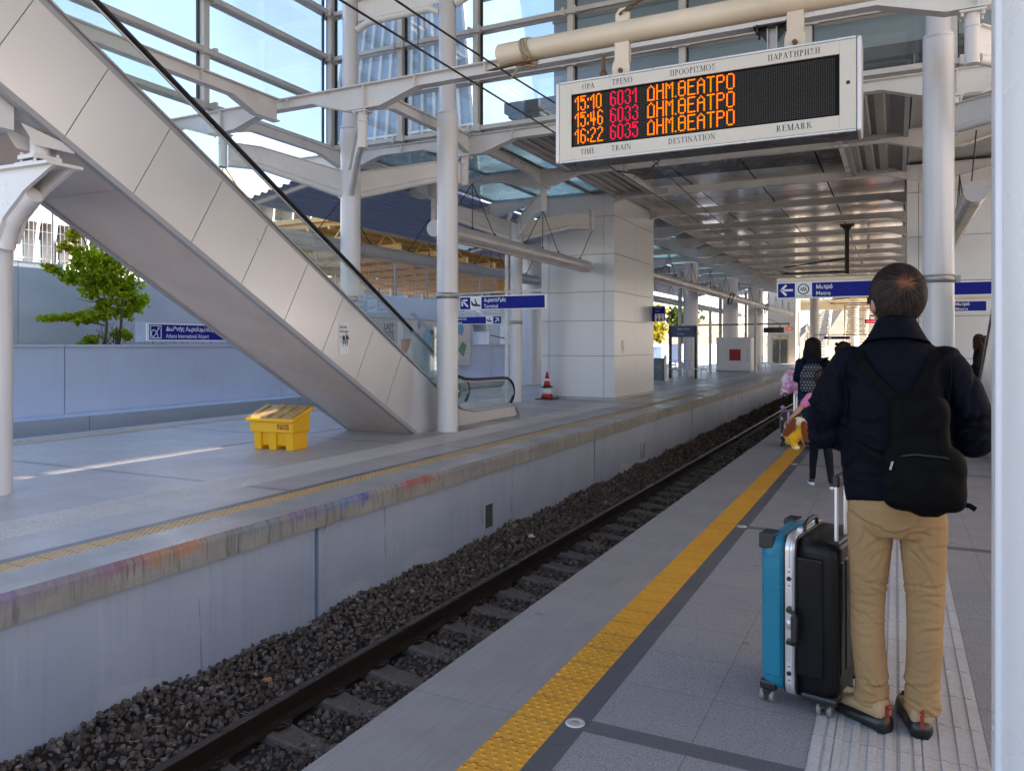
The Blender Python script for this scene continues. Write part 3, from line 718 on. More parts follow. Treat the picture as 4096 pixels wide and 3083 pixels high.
# --- tree columns with four raking arms
def arms(t, x, y, s=1.0, zb=4.25, zt=4.62, dx=1.5, dy=1.62, which=((1,-1),(1,1),(-1,-1),(-1,1))):
    for sx, sy in which:
        a = Vector((x+sx*.12, y+sy*.13, zb)); b = Vector((x+sx*(dx-.06), y+sy*(dy-.06), zt+.03))
        m = MB(); mid = a.lerp(b, .72)+Vector((0, 0, .10)); m.tube([a, a.lerp(b, .4)+Vector((0, 0, .06)), mid, b], .062, 14)
        top0 = a+Vector((0, 0, .42)); top1 = b+Vector((0, 0, .36)); d = (b-a).normalized(); n = Vector((-d.y, d.x, 0)).normalized()*.007; f = Vector((-d.y, d.x, 0)).normalized()*.055
        q = [a, a.lerp(b, .4)+Vector((0, 0, .06)), mid, b, top1, mid+Vector((0, 0, .34)), top0]
        m.add([p-n for p in q]+[p+n for p in q], [(6,5,4,3,2,1,0), (7,8,9,10,11,12,13)]+[(i, (i+1) % 7, 7+(i+1) % 7, 7+i) for i in range(7)])
        for p0, p1 in ((top0, mid+Vector((0, 0, .34))), (mid+Vector((0, 0, .34)), top1)):
            m.add([p0-f, p1-f, p1+f, p0+f, p0-f+Vector((0,0,.014)), p1-f+Vector((0,0,.014)), p1+f+Vector((0,0,.014)), p0+f+Vector((0,0,.014))], [(0,3,2,1),(4,5,6,7),(0,1,5,4),(1,2,6,5),(2,3,7,6),(3,0,4,7)])
        m.build('arm', WHITE, t)
        px, py = x+sx*dx, y+sy*dy
        m = MB(); m.cyl((px, py, zt-.04), (px, py, 5.13), .075, 20); m.lathe([(.08, 4.98), (.086, 4.985), (.086, 5.0), (.08, 5.005)], (px, py, 0), 20)
        m.build('post', WHITE, t)
        m = MB(); m.box(px-.13, px+.13, py-.11, py+.11, 5.131, 5.155)
        for u in (-.1, .1):
            for w in (-.08, .08): m.cyl((px+u, py+w, 5.09), (px+u, py+w, 5.13), .017, 8)
        m.build('bearing_plate', WHITE, t)
arms(tB, -9.03, 11.55)
t = thing('tree_column', 'short round column with a drainpipe and four raking arms, behind the escalator end', 'column', (-8.87, 18.2, 0))
MB().cyl((-8.87, 18.2, 0), (-8.87, 18.2, 4.62), .16, 32).build('shaft', COLW, t); arms(t, -8.87, 18.2)
m = MB(); m.tube([(-9.09, 18.1, 0), (-9.09, 18.1, 4.55), (-9.05, 18.1, 4.72), (-8.98, 18.12, 4.9)], .055, 14)
for z in (1.1, 2.9, 4.0): m.lathe([(.056, z), (.066, z+.005), (.066, z+.05), (.056, z+.055)], (-9.09, 18.1, 0), 14)
m.build('drainpipe', COLW, t)
MB().lathe([(.162, 2.02), (.172, 2.02), (.172, 2.10), (.162, 2.10)], (-8.87, 18.2, 0), 32).build('clamp_band', STEELP, t)
t = thing('tree_column', 'raking arms and hanging post high up behind the clamp-banded column at right', 'column', (2.25, 11.55, 0)); arms(t, 2.25, 11.55, which=((-1,-1),(-1,1)))
MB().cyl((2.25, 11.55, 0), (2.25, 11.55, 4.7), .16, 28).build('shaft', COLW, t)

# --- cross beams at the canopy frames
NODES = (-10.5, -7.45, .80)
def cross_beam(y, x0, x1, label, thick=.17):
    zt = 5.55; b = [(x0, 5.37)]
    for nx in NODES:
        if x0+.6 < nx < x1-.2: b += [(nx-1.0, 5.37), (nx-.32, 5.165), (nx+.32, 5.165), (nx+1.0, 5.37)]
    b = sorted(b)+[(x1, 5.37)]
    m = MB(); ibeam_x(m, y, x0, x1, zt, b, .17); stiff_x(m, y, [n for n in NODES if x0 < n < x1], 5.18, 5.53); stiff_x(m, y, [-6.5, -5.3, -.9, -9.0], 5.39, 5.53)
    for x in (-6.5,):
        for z in (5.42, 5.46, 5.5):
            for yy in (-.05, .05): m.cyl((x-.02, y+yy, z), (x+.02, y+yy, z), .012, 6)
    o = m.build('roof_beam', WHITE); tag(o, label, 'roof beam', 'white cross beams of the canopy'); return o
cross_beam(9.9, -12.2, 3.0, 'white tapered cross beam closest to the photographer, crossing in front of the upper columns')
cross_beam(13.2, -12.2, 3.0, 'white cross beam directly under the end wall of glass')
bl = ['second', 'third', 'fourth', 'fifth', 'sixth', 'seventh', 'eighth', 'ninth', 'tenth', 'eleventh', 'twelfth', 'thirteenth', 'fourteenth', 'fifteenth']
YB = [16.55+3.33*i for i in range(14)]
for i, y in enumerate(YB):
    cross_beam(y, -12.2 if i else -11.2, 4.0, 'white roof beam over the track, %s one back from the glass end wall' % bl[i])
# longitudinal beams of the hall on the left
for x, ya, yb, lab in ((-9.2, 3.4, 9.82, 'white lengthwise beam running from the first cross beam back over the escalator'), (-11.9, 3.4, 9.82, 'white lengthwise beam under the side glass')):
    m = MB(); ibeam_y(m, x, ya, yb, 5.548, [(ya, 5.17), (ya+.5, 5.17), (ya+1.0, 5.34), (yb-1.0, 5.34), (yb-.5, 5.17), (yb, 5.17)], .15)
    for y in (ya+1.7, yb-1.6): m.box(x-.07, x+.07, y-.008, y+.008, 5.36, 5.53)
    tag(m.build('lengthwise_beam', WHITE), lab, 'roof beam')
for i, x in enumerate((-10.5, -7.45)):
    m = MB(); ibeam_y(m, x, 9.99, 13.1, 5.548, [(9.99, 5.19), (10.6, 5.36), (12.4, 5.36), (13.1, 5.19)], .13); ibeam_y(m, x, 13.3, 16.45, 5.548, [(13.3, 5.19), (13.9, 5.36), (15.9, 5.36), (16.45, 5.19)], .13)
    tag(m.build('lengthwise_beam', WHITE), ['white lengthwise beam between the frames, left of the tall columns', 'white lengthwise beam between the frames, above the first arm post'][i], 'roof beam')
# portal brace high between the two tall columns of the left platform
t = thing('portal_brace', 'white beam with bent tube below, linking the two tall columns at the photo top', 'roof beam', (-8, 11.55, 7.2))
MB().box(-8.86, -7.12, 11.545, 11.555, 7.42, 7.78).box(-8.86, -7.12, 11.47, 11.63, 7.781, 7.80).build('web', WHITE, t)
MB().tube([(-8.88, 11.55, 7.26), (-8.62, 11.55, 7.36), (-7.32, 11.55, 7.36), (-7.1, 11.55, 7.26)], .065, 16).build('lower_tube', WHITE, t)
t = thing('portal_brace', 'bent white tube branching right off the column by the escalator end', 'roof beam', (-6, 11.55, 7.2))
MB().tube([(-6.78, 11.55, 7.35), (-6.4, 11.55, 7.5), (-5.2, 11.55, 8.1)], .075, 16).build('lower_tube', WHITE, t)

# --- hall glazing
ZT = [5.64, 6.58, 7.52, 8.46, 9.40]
MUL = mat('mullion_paint', (.55, .54, .52), .4, .1, .06, 2, dirt=(.4, .34, .27), dirt_amt=.25)
t = thing('glass_wall', 'tall glazed end wall above the canopy, panes in rows over the tracks', 'glass wall', (-5, 13.2, 5.6))
xs = [-10.8, -9.01, -7.26, -5.30, -3.26, -1.25, .75, 2.75, 4.7]
for x in xs: MB().box(x-.055, x+.055, 13.10, 13.24, 5.57, 10.1).build('mullion', MUL, t)
for a, b in zip(xs[:-1], xs[1:]):
    for z0, z1 in zip(ZT, ZT[1:]+[10.1]):
        MB().box(a+.03, b-.03, 13.262, 13.274, z0+.02, z1-.02).build('pane', GLASS, t)
for z in ZT:
    m = MB(); m.box(-10.8, 4.7, 13.241, 13.261, z-.045, z+.055); m.box(-10.75, 4.7, 13.04, 13.10, z-.05, z+.03)
    for x in xs:
        for s in (-.11, .11): m.box(x+s-.03, x+s+.03, 13.01, 13.1, z-.075, z+.06)
    m.build('transom', MUL, t)
m = MB()
for x in xs: m.box(x-.075, x-.058, 13.20, 13.28, 5.6, 10.1); m.box(x+.058, x+.075, 13.20, 13.28, 5.6, 10.1)
m.build('gasket', DARK, t)
t = thing('glass_wall', 'glazed side wall of the hall on the left, blue sky showing through', 'glass wall', (-10.8, 5, 5.6))
ys = [-4.2, -.75, 2.75, 6.25, 9.76, 13.05]
for y in ys[:-1]: MB().box(-10.87, -10.73, y-.06, y+.06, 5.57, 10.1).build('mullion', MUL, t)
for a, b in zip(ys[:-1], ys[1:]):
    for z0, z1 in zip(ZT, ZT[1:]+[10.1]):
        MB().box(-10.894, -10.882, a+.04, b-.04, z0+.02, z1-.02).build('pane', glassmat('clear_hall_glass', (.95, .98, .99), .05, .06) if 'clear_hall_glass' not in bpy.data.materials else bpy.data.materials['clear_hall_glass'], t)
for z in ZT:
    m = MB(); m.box(-10.881, -10.872, -4.2, 13.05, z-.05, z+.055); m.box(-10.73, -10.66, -4.2, 13.05, z-.055, z+.035)
    for y in ys:
        for s in (-.12, .12): m.box(-10.73, -10.62, y+s-.03, y+s+.03, z-.08, z+.07)
    m.build('transom', MUL, t)
m = MB()
for y in ys: m.box(-10.9, -10.84, y-.085, y-.063, 5.6, 10.1); m.box(-10.9, -10.84, y+.063, y+.085, 5.6, 10.1)
m.build('gasket', DARK, t)
# W-shaped bearings of the glass wall on the beam
for i, x in enumerate((-9.01, -7.26, -5.30)):
    m = MB()
    for s in (-1, 1): m.bar((x+s*.10, 13.17, 5.66), (x+s*.045, 13.17, 5.551), .05, .02); m.bar((x+s*.035, 13.17, 5.551), (x, 13.17, 5.66), .05, .02)
    m.box(x-.13, x+.13, 13.12, 13.22, 5.661, 5.675)
    tag(m.build('glazing_bracket', WHITE), 'W-shaped white bracket under the glass wall, %s' % ['between the two tall columns', 'right of the tall column by the escalator end', 'next to the display board'][i], 'bracket')
# unseen hall roof and side wall, edges and slit placed to shape the light
ROOF = mat('roof_deck', (.55, .55, .56), .6, .1, .06, 1)
t = thing('hall_roof', 'unseen flat deck roof over the hall, cut to shape the sunlight', 'roof', (0, 4, 10.2))
MB().box(-9.5, 5.15, -2, 17.45, 10.2, 10.22).box(5.25, 10, -2, 17.45, 10.2, 10.22).box(5.15, 5.25, -2, 6.3, 10.2, 10.22).box(5.15, 5.25, 9.45, 17.45, 10.2, 10.22).build('deck', ROOF, t)
m = MB()
for y in (-.1, 3.2, 6.55, 9.9): m.box(-10.9, 10, y-.09, y+.09, 9.85, 10.199)
m.build('rafter', WHITE, t)
n = N('fill_light_diffuser'); tl = n.n('ShaderNodeBsdfTranslucent'); tl.inputs[0].default_value = (.42, .42, .42, 1); df = n.n('ShaderNodeBsdfDiffuse'); df.inputs[0].default_value = (.7, .7, .7, 1)
mx = n.n('ShaderNodeMixShader'); mx.inputs[0].default_value = .6; n.L(df.outputs[0], mx.inputs[1]); n.L(tl.outputs[0], mx.inputs[2]); n.L(mx.outputs[0], n.out.inputs[0]); SBW = n.m
tag(MB().add([(9, -2.5, 0), (9, 58, 0), (9, 58, 10.19), (9, -2.5, 10.19)], [(0, 1, 2, 3)]).build('side_wall', SBW), 'added translucent wall on the right, blocks the sun and gives soft fill light', 'wall')  # added unseen wall, stops direct sun and diffuses it as fill

# --- low canopy beyond the glass wall
def alu_ceiling():
    n = N('ceiling_panel'); p = n.pos(); x, y, z = n.xyz(p); f = n.noise(p, .8, 4, .5); st = n.noise(n.scale(p, (.6, 6, 1)), 2, 4)
    c = n.ramp(f, [(.3, (.52, .47, .42)), (.7, (.62, .57, .52))])
    n.bsdf(c, n.maprange(st, .3, .7, .10, .2), .95, n.bump(n.noise(n.scale(p, (.5, 1, 1)), 1.6, 2), .10, .02)); return n.m
CEIL = alu_ceiling(); CEILD = mat('ceiling_panel_dark_reflection', (.022, .022, .028), .3, 0, .05, 2)  # nearer panels carry their dark reflection as a dark colour
t = thing('metal_ceiling', 'reflective metal panel ceiling over the tracks beyond the glass wall', 'ceiling', (-3.3, 38, 5.8))
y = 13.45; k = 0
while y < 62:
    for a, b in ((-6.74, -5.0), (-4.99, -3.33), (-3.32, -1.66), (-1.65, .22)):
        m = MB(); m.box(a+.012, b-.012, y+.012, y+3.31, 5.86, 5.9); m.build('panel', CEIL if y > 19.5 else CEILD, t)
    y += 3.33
stuffb = MB(); stuffb.box(-6.8, 4.2, 13.42, 62, 5.95, 6.15); o = stuffb.build('roof_deck', DARK, t)
MB().box(-6.80, -6.765, 19.85, 62, 5.50, 5.949).build('edge_fascia', GREYP, t); MB().box(.235, .262, 13.42, 62, 5.55, 5.949).build('edge_fascia', GREYP, t)
# corrugated deck strips
def corr(mb, x0, x1, y0, y1, z, per=.17, h=.045, z1=None):
    z1 = z if z1 is None else z1; n = int((x1-x0)/per); pts = []
    for i in range(n):
        b = x0+i*per
        for u, hh in ((0, 0), (.50, 0), (.62, h), (.88, h)): pts.append((b+u*per, hh))
    pts.append((x1, 0)); V = []
    for x, hh in pts:
        zz = z+(z1-z)*(x-x0)/(x1-x0)
        V += [(x, y0, zz+hh), (x, y1, zz+hh)]
    mb.add(V, [(2*i, 2*i+1, 2*i+3, 2*i+2) for i in range(len(pts)-1)])
for i, (xa, xb, lab) in enumerate(((-6.72, -5.72, 'left'), (-.92, .20, 'right'))):
    for j, (ya, yb) in enumerate(((13.3, 16.45), (16.65, 19.75))):
        t = thing('deck_strip', 'brown ribbed deck strip %s, %s' % (['by the left pillar', 'right of the display board'][i], ['the one nearer the glass wall', 'the one nearer the pillar'][j]), 'metal deck', ((xa+xb)/2, (ya+yb)/2, 5.5))
        m = MB(); corr(m, xa+.08, xb-.08, ya+.05, yb-.05, 5.47, .26, .06); m.build('ribbed_sheet', CORR, t)
        m = MB(); m.box(xa, xa+.08, ya, yb, 5.40, 5.56).box(xb-.08, xb, ya, yb, 5.40, 5.56).box(xa+.08, xb-.08, ya, ya+.05, 5.42, 5.56).box(xa+.08, xb-.08, yb-.05, yb, 5.42, 5.56)
        m.build('edge_frame', GREYP, t)
t = thing('lengthwise_purlin', 'pair of white purlins between the first roof beams over the track', 'roof beam', (-3.3, 15, 5.3))
for x in (-5.66, -.98):
    m = MB(); ibeam_y(m, x, 16.64, 19.79, 5.54, [(16.64, 5.40), (19.79, 5.40)], .1); ibeam_y(m, x, 13.29, 16.46, 5.54, [(13.29, 5.40), (16.46, 5.40)], .1); m.build('purlin', WHITE, t)
# skylight glass and blue corrugated canopy over the left platform
t = thing('skylight', 'greenish skylight panes between the beams above the left platform', 'skylight', (-9, 30, 5.6))
k = 0; y = 13.3
while y < 58:
    for a, b in ((-10.4, -8.95), (-8.9, -7.5))+(((-7.42, -6.73),) if y < 19 else ()): MB().box(a, b, y+.02, y+3.28, 5.575, 5.59).build('pane', SKYG, t)
    m = MB(); m.box(-10.45, -10.4, y, y+3.3, 5.56, 5.64).box(-8.95, -8.9, y, y+3.3, 5.56, 5.64).box(-7.5, -7.42, y, y+3.3, 5.56, 5.64).box(-10.4, -7.5, y-.03, y+.02, 5.565, 5.64); m.build('glazing_bar', GREYP, t); y += 3.33
for j, (ya, yb) in enumerate(((13.6, 23), (24.2, 33), (34, 57))):
    t = thing('canopy_sheet', 'blue grey corrugated canopy sheet over the far track, %s' % ['the largest, left of the column', 'the next one towards the pillar', 'the farthest one'][j], 'canopy', (-12, ya, 4.6))
    m = MB(); corr(m, -13.8, -10.5, ya, yb, 4.85, .22, .05, 5.5); m.build('ribbed_sheet', CORRB, t)
    m = MB(); m.bar((-13.75, ya+.3, 4.83), (-10.5, ya+.3, 5.46), .1, .1); m.build('rafter', WHITE, t); MB().bar((-13.75, yb-.3, 4.83), (-10.5, yb-.3, 5.46), .1, .1).build('rafter', WHITE, t)
o = tag(MB().box(-7.4, -6.75, 19.8, 60, 5.60, 5.66).build('deck_strip', CORR), 'long grey deck strip along the left edge of the metal ceiling', 'metal deck')
tag(MB().box(.26, 9, 13.3, 60, 5.62, 5.72).build('platform_canopy', CORR), 'grey metal canopy over the near platform beyond the glass wall', 'canopy')  # made opaque to keep sun off the left platform

# --- big clad pillars (lift shafts)
def pillar(x0, x1, y0, y1, label, top=5.12):
    t = thing('clad_pillar', label, 'pillar', ((x0+x1)/2, (y0+y1)/2, 0), 0, 'clad rectangular pillars')
    zj = [.06, 1.18, 2.127, 2.91, 3.92, 4.93, top+.4]; g = .006
    MB().box(x0+.03, x1-.03, y0+.03, y1-.03, 0, top+.38).build('core', DARK, t)
    xw = (x1-x0)*.11; xs_ = [x0, x0+xw, x1-xw*1.25, x1]
    for a, b in zip(zj[:-1], zj[1:]):
        m = MB()
        for u, v in zip(xs_[:-1], xs_[1:]):
            m.box(u+(g if u > x0 else 0), v-(g if v < x1 else 0), y0, y0+.028, a+g, b-g); m.box(u+(g if u > x0 else 0), v-(g if v < x1 else 0), y1-.028, y1, a+g, b-g)
        for u, v in ((y0+.0285, (y0+y1)/2), ((y0+y1)/2, y1-.0285)):
            m.box(x0, x0+.028, u+.002, v-.002, a+g, b-g); m.box(x1-.028, x1, u+.002, v-.002, a+g, b-g)
        m.build('cladding', PANEL, t)
    m = MB(); m.box(x0-.004, x1+.004, y0-.01, y0, 0, .058).box(x1, x1+.01, y0, y1, 0, .058).box(x0-.01, x0, y0, y1, 0, .058); m.build('skirting', STEELP, t)
    return t
pillar(-8.87, -6.74, 19.8, 23.55, 'big rectangular pillar clad in pale metal panels, traffic cone at its foot')
pillar(.22, 2.35, 19.85, 23.6, 'pale clad pillar behind the man and the clamp-banded column')
# --- suspended ducts with hangers
def duct(x, y0, y1, z, r, label, hang, cap0=True):
    t = thing('cable_duct', label, 'duct', (x, (y0+y1)/2, z-r), 0, 'round grey ducts hung below the canopy')
    MB().cyl((x, y0, z), (x, y1, z), r, 24).build('tube', GREYL, t)
    y = y0+.6
    while y < y1-.5: MB().cyl((x, y, z), (x, y+.46, z), r+.007, 24).build('joint_collar', GREYL, t); y += 1.65
    m = MB(); m.box(x-.05, x+.05, y0+.1, y1-.1, z-r-.012, z-r+.03); m.build('light_strip', CREAM, t)
    for hy in hang:
        if not (y0-.5 < hy < y1+.5): continue
        m = MB()
        for d in (-.95, 0, .95):
            if y0 < hy+d < y1: m.cyl((x, hy, 4.62), (x, hy+d, z+r-.01), .010, 6); m.cyl((x, hy+d, z+r-.01), (x, hy+d, z+r+.05), .022, 6)
        if m.v: m.build('hanger', DARK, t)
    return t
GREYL = mat('duct_paint', (.45, .455, .47), .35, .1, .05, 1.2, dirt=(.33, .31, .29))
HB = [9.9, 13.2]+YB
duct(-7.38, 11.80, 19.5, 3.56, .15, 'round duct ending at the face of the big pillar', HB)
duct(-10.5, 8.2, 23, 3.56, .15, 'round duct behind the tall columns, running behind the pillar', HB)
duct(-7.05, 23.9, 61.5, 3.72, .16, 'long round duct receding beyond the pillar with black cable loops', [b for b in HB if b > 22])
duct(-10.5, 24, 61, 3.7, .15, 'long round duct receding on the far side of the distant columns', [b for b in HB if b > 24])
# duct on our side, hanging behind the clamp-banded column
duct(1.05, 13.3, 19.6, 3.75, .16, 'short round duct with flat end cap, high behind the clamp-banded column', HB)
m = MB()
for yy in (37, 48):
    for a in (.0, .12, .24):
        m.tube([(-6.95+.1*math.cos(q)+.02, yy+a+.45*math.sin(q), 3.62+.28*math.cos(q)) for q in np.linspace(0, 2*pi, 17)[:-1]], .018, 6, close=True)
    tag(m.build('cable_loop', BLACKR), 'black cable loops hung on the long receding duct, %s pair' % ('nearer' if yy == 37 else 'farther'), 'cable'); m = MB()

# --- big round columns further along the left platform
for i, (x, y, r) in enumerate(((-8.72, 36.75, .345), (-8.7, 46.5, .43), (-8.7, 55.5, .50))):
    t = thing('round_column', 'thick round grey column, %s' % ['the one beside the bench', 'the one behind the white kiosk panel', 'the farthest one, near the lift'][i], 'column', (x, y, 0), 0, 'thick columns along the left platform')
    MB().cyl((x, y, 0), (x, y, 5.3), r, 36).build('shaft', COLW, t)
    MB().cyl((x-r-.12, y-.2, 0), (x-r-.12, y-.2, 5.1), .09, 14).build('drainpipe', GREYL, t)
t = thing('round_column', 'thick pale column seen behind the terminal sign, left of the pillar', 'column', (-12.2, 26.4, -1.2), 0, 'columns across the far track')
MB().cyl((-12.2, 26.4, -1.2), (-12.2, 26.4, 5.4), .38, 32).build('shaft', COLW, t)
m = MB(); m.tube([(-12.72, 26.2, 5.2), (-12.72, 26.2, 2.3), (-12.8, 26.2, 2.15), (-13.2, 26.2, 2.05), (-13.2, 26.2, 2.3)], .055, 10); m.build('drainpipe', SWHITE, t)

# --- escalator
STAIN = None
def escal_mat():
    n = N('brushed_stainless'); p = n.obj(); big = n.noise(p, .5, 2, .4); sc = n.noise(n.scale(p, (1, .5, 6)), 5, 3); bl = n.noise(n.scale(p, (1, .7, .7)), 2.2, 3, .5); sp = n.noise(p, 45, 3, .7)
    c = n.ramp(big, [(.25, (.56, .58, .62)), (.75, (.66, .665, .68))]); c = n.mix(n.maprange(bl, .2, .85, 0, .22), c, (.72, .70, .68)); c = n.mix(n.maprange(sp, .60, .76, 0, .25), c, (.78, .80, .84))
    n.bsdf(c, n.maprange(bl, .1, .9, .26, .36), .62, n.bump(sc, .03, .004)); return n.m
ESC = escal_mat()
SOFF = mat('escalator_soffit', (.68, .58, .52), .45, .2, .05, .8, obj=True, dirt=(.42, .30, .22), dirt_amt=.35)
t = thing('escalator', 'long stainless steel escalator rising from the left platform towards the upper left', 'escalator', (-7.9, 11, 0))
SL = .568
zb = lambda y: SL*(10.93-y)
ztop = lambda y: 4.755-.5766*(y-4.651)
YT = -.2
prof = [(10.93, 0), (14.86, 0), (14.72, .19), (13.0, .205), (12.45, .30), (11.95, .555), (11.52, .796), (YT, ztop(YT)), (YT, zb(YT))]
for x0, x1 in ((-7.23, -7.215), (-8.585, -8.57)):
    m = MB(); m.prism(prof, 'x', x0, x1); m.build('core_plate', GREYP, t)
ang = math.atan(SL); dy_ = .75; base = 4.807
def panel_poly(ya, yb):
    """side panel between two seams square to the slope, ya/yb = y at bottom edge"""
    up = lambda y: (y+.478, zb(y)+.825)
    return [(ya, zb(ya)), (yb, zb(yb)), up(yb), up(ya)]
seams = [base+dy_*k for k in range(-7, 8)]
for side, (x0, x1) in enumerate(((-7.214, -7.2), (-8.6, -8.586))):
    for a, b in zip(seams[:-1], seams[1:]):
        MB().prism(panel_poly(a+.004, b-.004), 'x', x0, x1).build('side_panel', ESC, t)
    a = seams[-1]+.004
    pl = [(a, zb(a)), (10.93, 0), (12.35, 0), (12.35, .33), (11.95, .555), (11.52, .796), (a+.478, zb(a)+.825)]
    MB().prism(pl, 'x', x0, x1).build('side_panel', ESC, t)
    MB().prism([(12.358, 0), (14.86, 0), (14.72, .19), (13.0, .205), (12.45, .30), (12.358, .335)], 'x', x0, x1).build('skirt_panel', ESC, t)
    # trim along the upper and lower edges
    xm = (x0+x1)/2; s = 1 if side == 0 else -1
    m = MB(); m.bar((xm, YT, ztop(YT)+.012), (xm, 11.52, .808), .05, .02, (0, 0, 1)); m.bar((xm, 11.52, .808), (xm, 11.95, .567), .07, .024); m.bar((xm, 11.95, .567), (xm, 12.45, .312), .07, .024); m.bar((xm, 12.45, .312), (xm, 13, .217), .07, .024); m.bar((xm, 13, .217), (xm, 14.72, .202), .07, .024); m.bar((xm, 14.72, .2), (xm, 14.87, .01), .07, .02)
    m.build('deck_trim', STEELP, t)
    MB().bar((xm-s*.02, YT, zb(YT)-.02), (xm-s*.02, 10.95, .012), .075, .06).build('edge_trim', GREYP, t)
# soffit in panels
y = YT
while y < 10.8:
    yb = min(y+1.13, 10.93)
    MB().add([(-8.56, y+.006, zb(y)-.0), (-7.24, y+.006, zb(y)), (-7.24, yb-.006, zb(yb)), (-8.56, yb-.006, zb(yb)), (-8.56, y+.006, zb(y)+.05), (-7.24, y+.006, zb(y)+.05), (-7.24, yb-.006, zb(yb)+.05), (-8.56, yb-.006, zb(yb)+.05)], [(0,1,2,3)[::-1],(4,5,6,7),(0,1,5,4),(1,2,6,5),(2,3,7,6),(3,0,4,7)]).build('soffit_panel', SOFF, t); y = yb
m = MB(); m.add([(-8.56, YT, zb(YT)+.055), (-7.24, YT, zb(YT)+.055), (-7.24, 10.9, .07), (-8.56, 10.9, .07)], [(0, 1, 2, 3)]); m.build('truss_cover', RUST, t)
# steps
m = MB(); y = 11.9; z = .2
while y > 0: m.box(-8.35, -7.45, y-.41, y, z-.2, z+.0); y -= .4; z += .4*SL
m.box(-8.35, -7.45, 11.9, 14.6, .0, .015); m.build('step_band', DARK, t)
# glass balustrades, newels and handrails
HR = [(YT, 1.372+SL*(11.68-YT)+.03), (5.226, 5.03), (9.325, 2.725), (11.3, 1.60), (11.75, 1.345), (12.1, 1.125), (12.45, .945), (12.8, .85), (13.2, .815), (14.4, .80)]
cyn, czn, rn = 14.55, .49, .305
newel = [(cyn+rn*1.35*math.sin(a), czn+rn*math.cos(a)) for a in np.linspace(.25, 2.45, 9)]
HRn = HR+[(p[0], p[1]) for p in newel]
for x in (-7.35, -8.45):
    lower = [(14.55, .22), (13.0, .225), (12.45, .32), (11.95, .575), (11.52, .816), (YT, ztop(YT)+.03)]
    cuts = [YT, 1.5, 3.0, 4.5, 6.02, 7.75, 9.45, 11.12]
    lo = lambda yy: ztop(yy)+.03
    hi = lambda yy: float(np.interp(yy, [p[0] for p in HR], [p[1] for p in HR]))
    for a, b in zip(cuts[:-1], cuts[1:]):
        MB().prism([(a+.006, lo(a)), (b-.006, lo(b)), (b+.42-.006, hi(b+.42)), (a+.42+.006, hi(a+.42))], 'x', x-.006, x+.006).build('glass_panel', BGLASS, t)
    tail = [(11.126, lo(11.12)), (11.52, .816), (11.95, .575), (12.45, .32), (13.0, .225), (13.24, .224)]
    MB().prism(tail+[(13.24, hi(13.24)), (12.8, .85), (12.45, .945), (12.1, 1.125), (11.75, 1.345), (11.548, hi(11.548))], 'x', x-.006, x+.006).build('glass_panel', BGLASS, t)
    MB().prism([(13.252, .224), (13.99, .215), (13.99, hi(13.99)), (13.252, hi(13.252))], 'x', x-.006, x+.006).build('glass_panel', BGLASS, t)
    MB().prism([(14.002, .215), (14.62, .206)]+[(p[0]-.02, p[1]) for p in newel[::-1]]+[(14.002, .80)], 'x', x-.006, x+.006).build('glass_panel', BGLASS, t)
    MB().tube([(x, p[0], p[1]) for p in HRn], .034, 12, flat=.85).build('handrail', BLACKR, t)
    MB().tube([(x, p[0]-.03, p[1]-.045) for p in HRn[1:]], .012, 8).build('handrail_guide', ALU, t)
# clear acrylic guard at the lower end
m = MB(); m.prism([(10.75, 1.3), (11.72, .76), (11.72, 1.78), (11.05, 1.95)], 'x', -7.262, -7.256); m.box(-7.30, -7.25, 11.71, 11.722, .8, 1.72); m.bar((-7.27, 10.95, 2.02), (-7.27, 11.72, 1.60), .10, .006); m.build('clear_guard', BGLASS, t)
m = MB(); org = (-7.343, 0, 0); R_, U_ = (0, 1, 0), (0, 0, 1)
put_disc(m, (12.55, .62), .155, org, R_, U_, 28); m.build('green_disc', mat('green_sticker', (.01, .12, .08), .4), t)
m = MB(); o2 = (-7.341, 0, 0); put_line(m, [(12.62, .62), (12.46, .62)], .028, o2, R_, U_); put_line(m, [(12.53, .69), (12.455, .62), (12.53, .55)], .028, o2, R_, U_); m.build('disc_arrow', SWHITE, t)
m = MB(); put_disc(m, (14.5, .55), .10, (-7.341, 0, 0), R_, U_, 28); m.build('pale_disc', mat('pale_sticker', (.22, .50, .50), .4), t)
# notice plate on the escalator side
t2 = thing('notice_plate', 'tall white luggage trolley notice with black arrow fixed to the escalator side', 'notice', (-7.19, 9.1, .9))
o3 = (-7.1985, 0, 0)
def yz(px, py, X=-7.198):
    u = (px-2048)/3111; v = (1376-py)/3111; F = (-.44295, .89654); R = (.89654, .44295); dx = F[0]+u*R[0]; dyy = F[1]+u*R[1]; k = X/dx; return (dyy*k, 1.5+v*k)
A = yz(1356, 1288); B = yz(1395, 1415); y0, y1, z0, z1 = A[0], B[0], B[1], A[1]; zm = z0+(z1-z0)*.5
m = MB(); m.box(-7.1985, -7.194, y0, y1, z0, z1); m.build('plate', SWHITE, t2)
m = MB(); m.box(-7.194, -7.1925, y0, y1, zm, zm+.004); w = y1-y0; o4 = (-7.1925, 0, 0)
put_text(m, 'Καροτσάκια', (-7.1922, y0+.01, z1-.085*1), R_, U_, .05, .001, width=w*.72); put_text(m, 'στο πάνω επίπεδο', (-7.1922, y0+.01, z1-.15), R_, U_, .05, .001, width=w*.9)
put_line(m, [(y1-w*.17, z1-.33), (y1-w*.17, z1-.2)], .02, (-7.1922, 0, 0), R_, U_); put_line(m, [(y1-w*.30, z1-.245), (y1-w*.17, z1-.19), (y1-w*.04, z1-.245)], .022, (-7.1922, 0, 0), R_, U_)
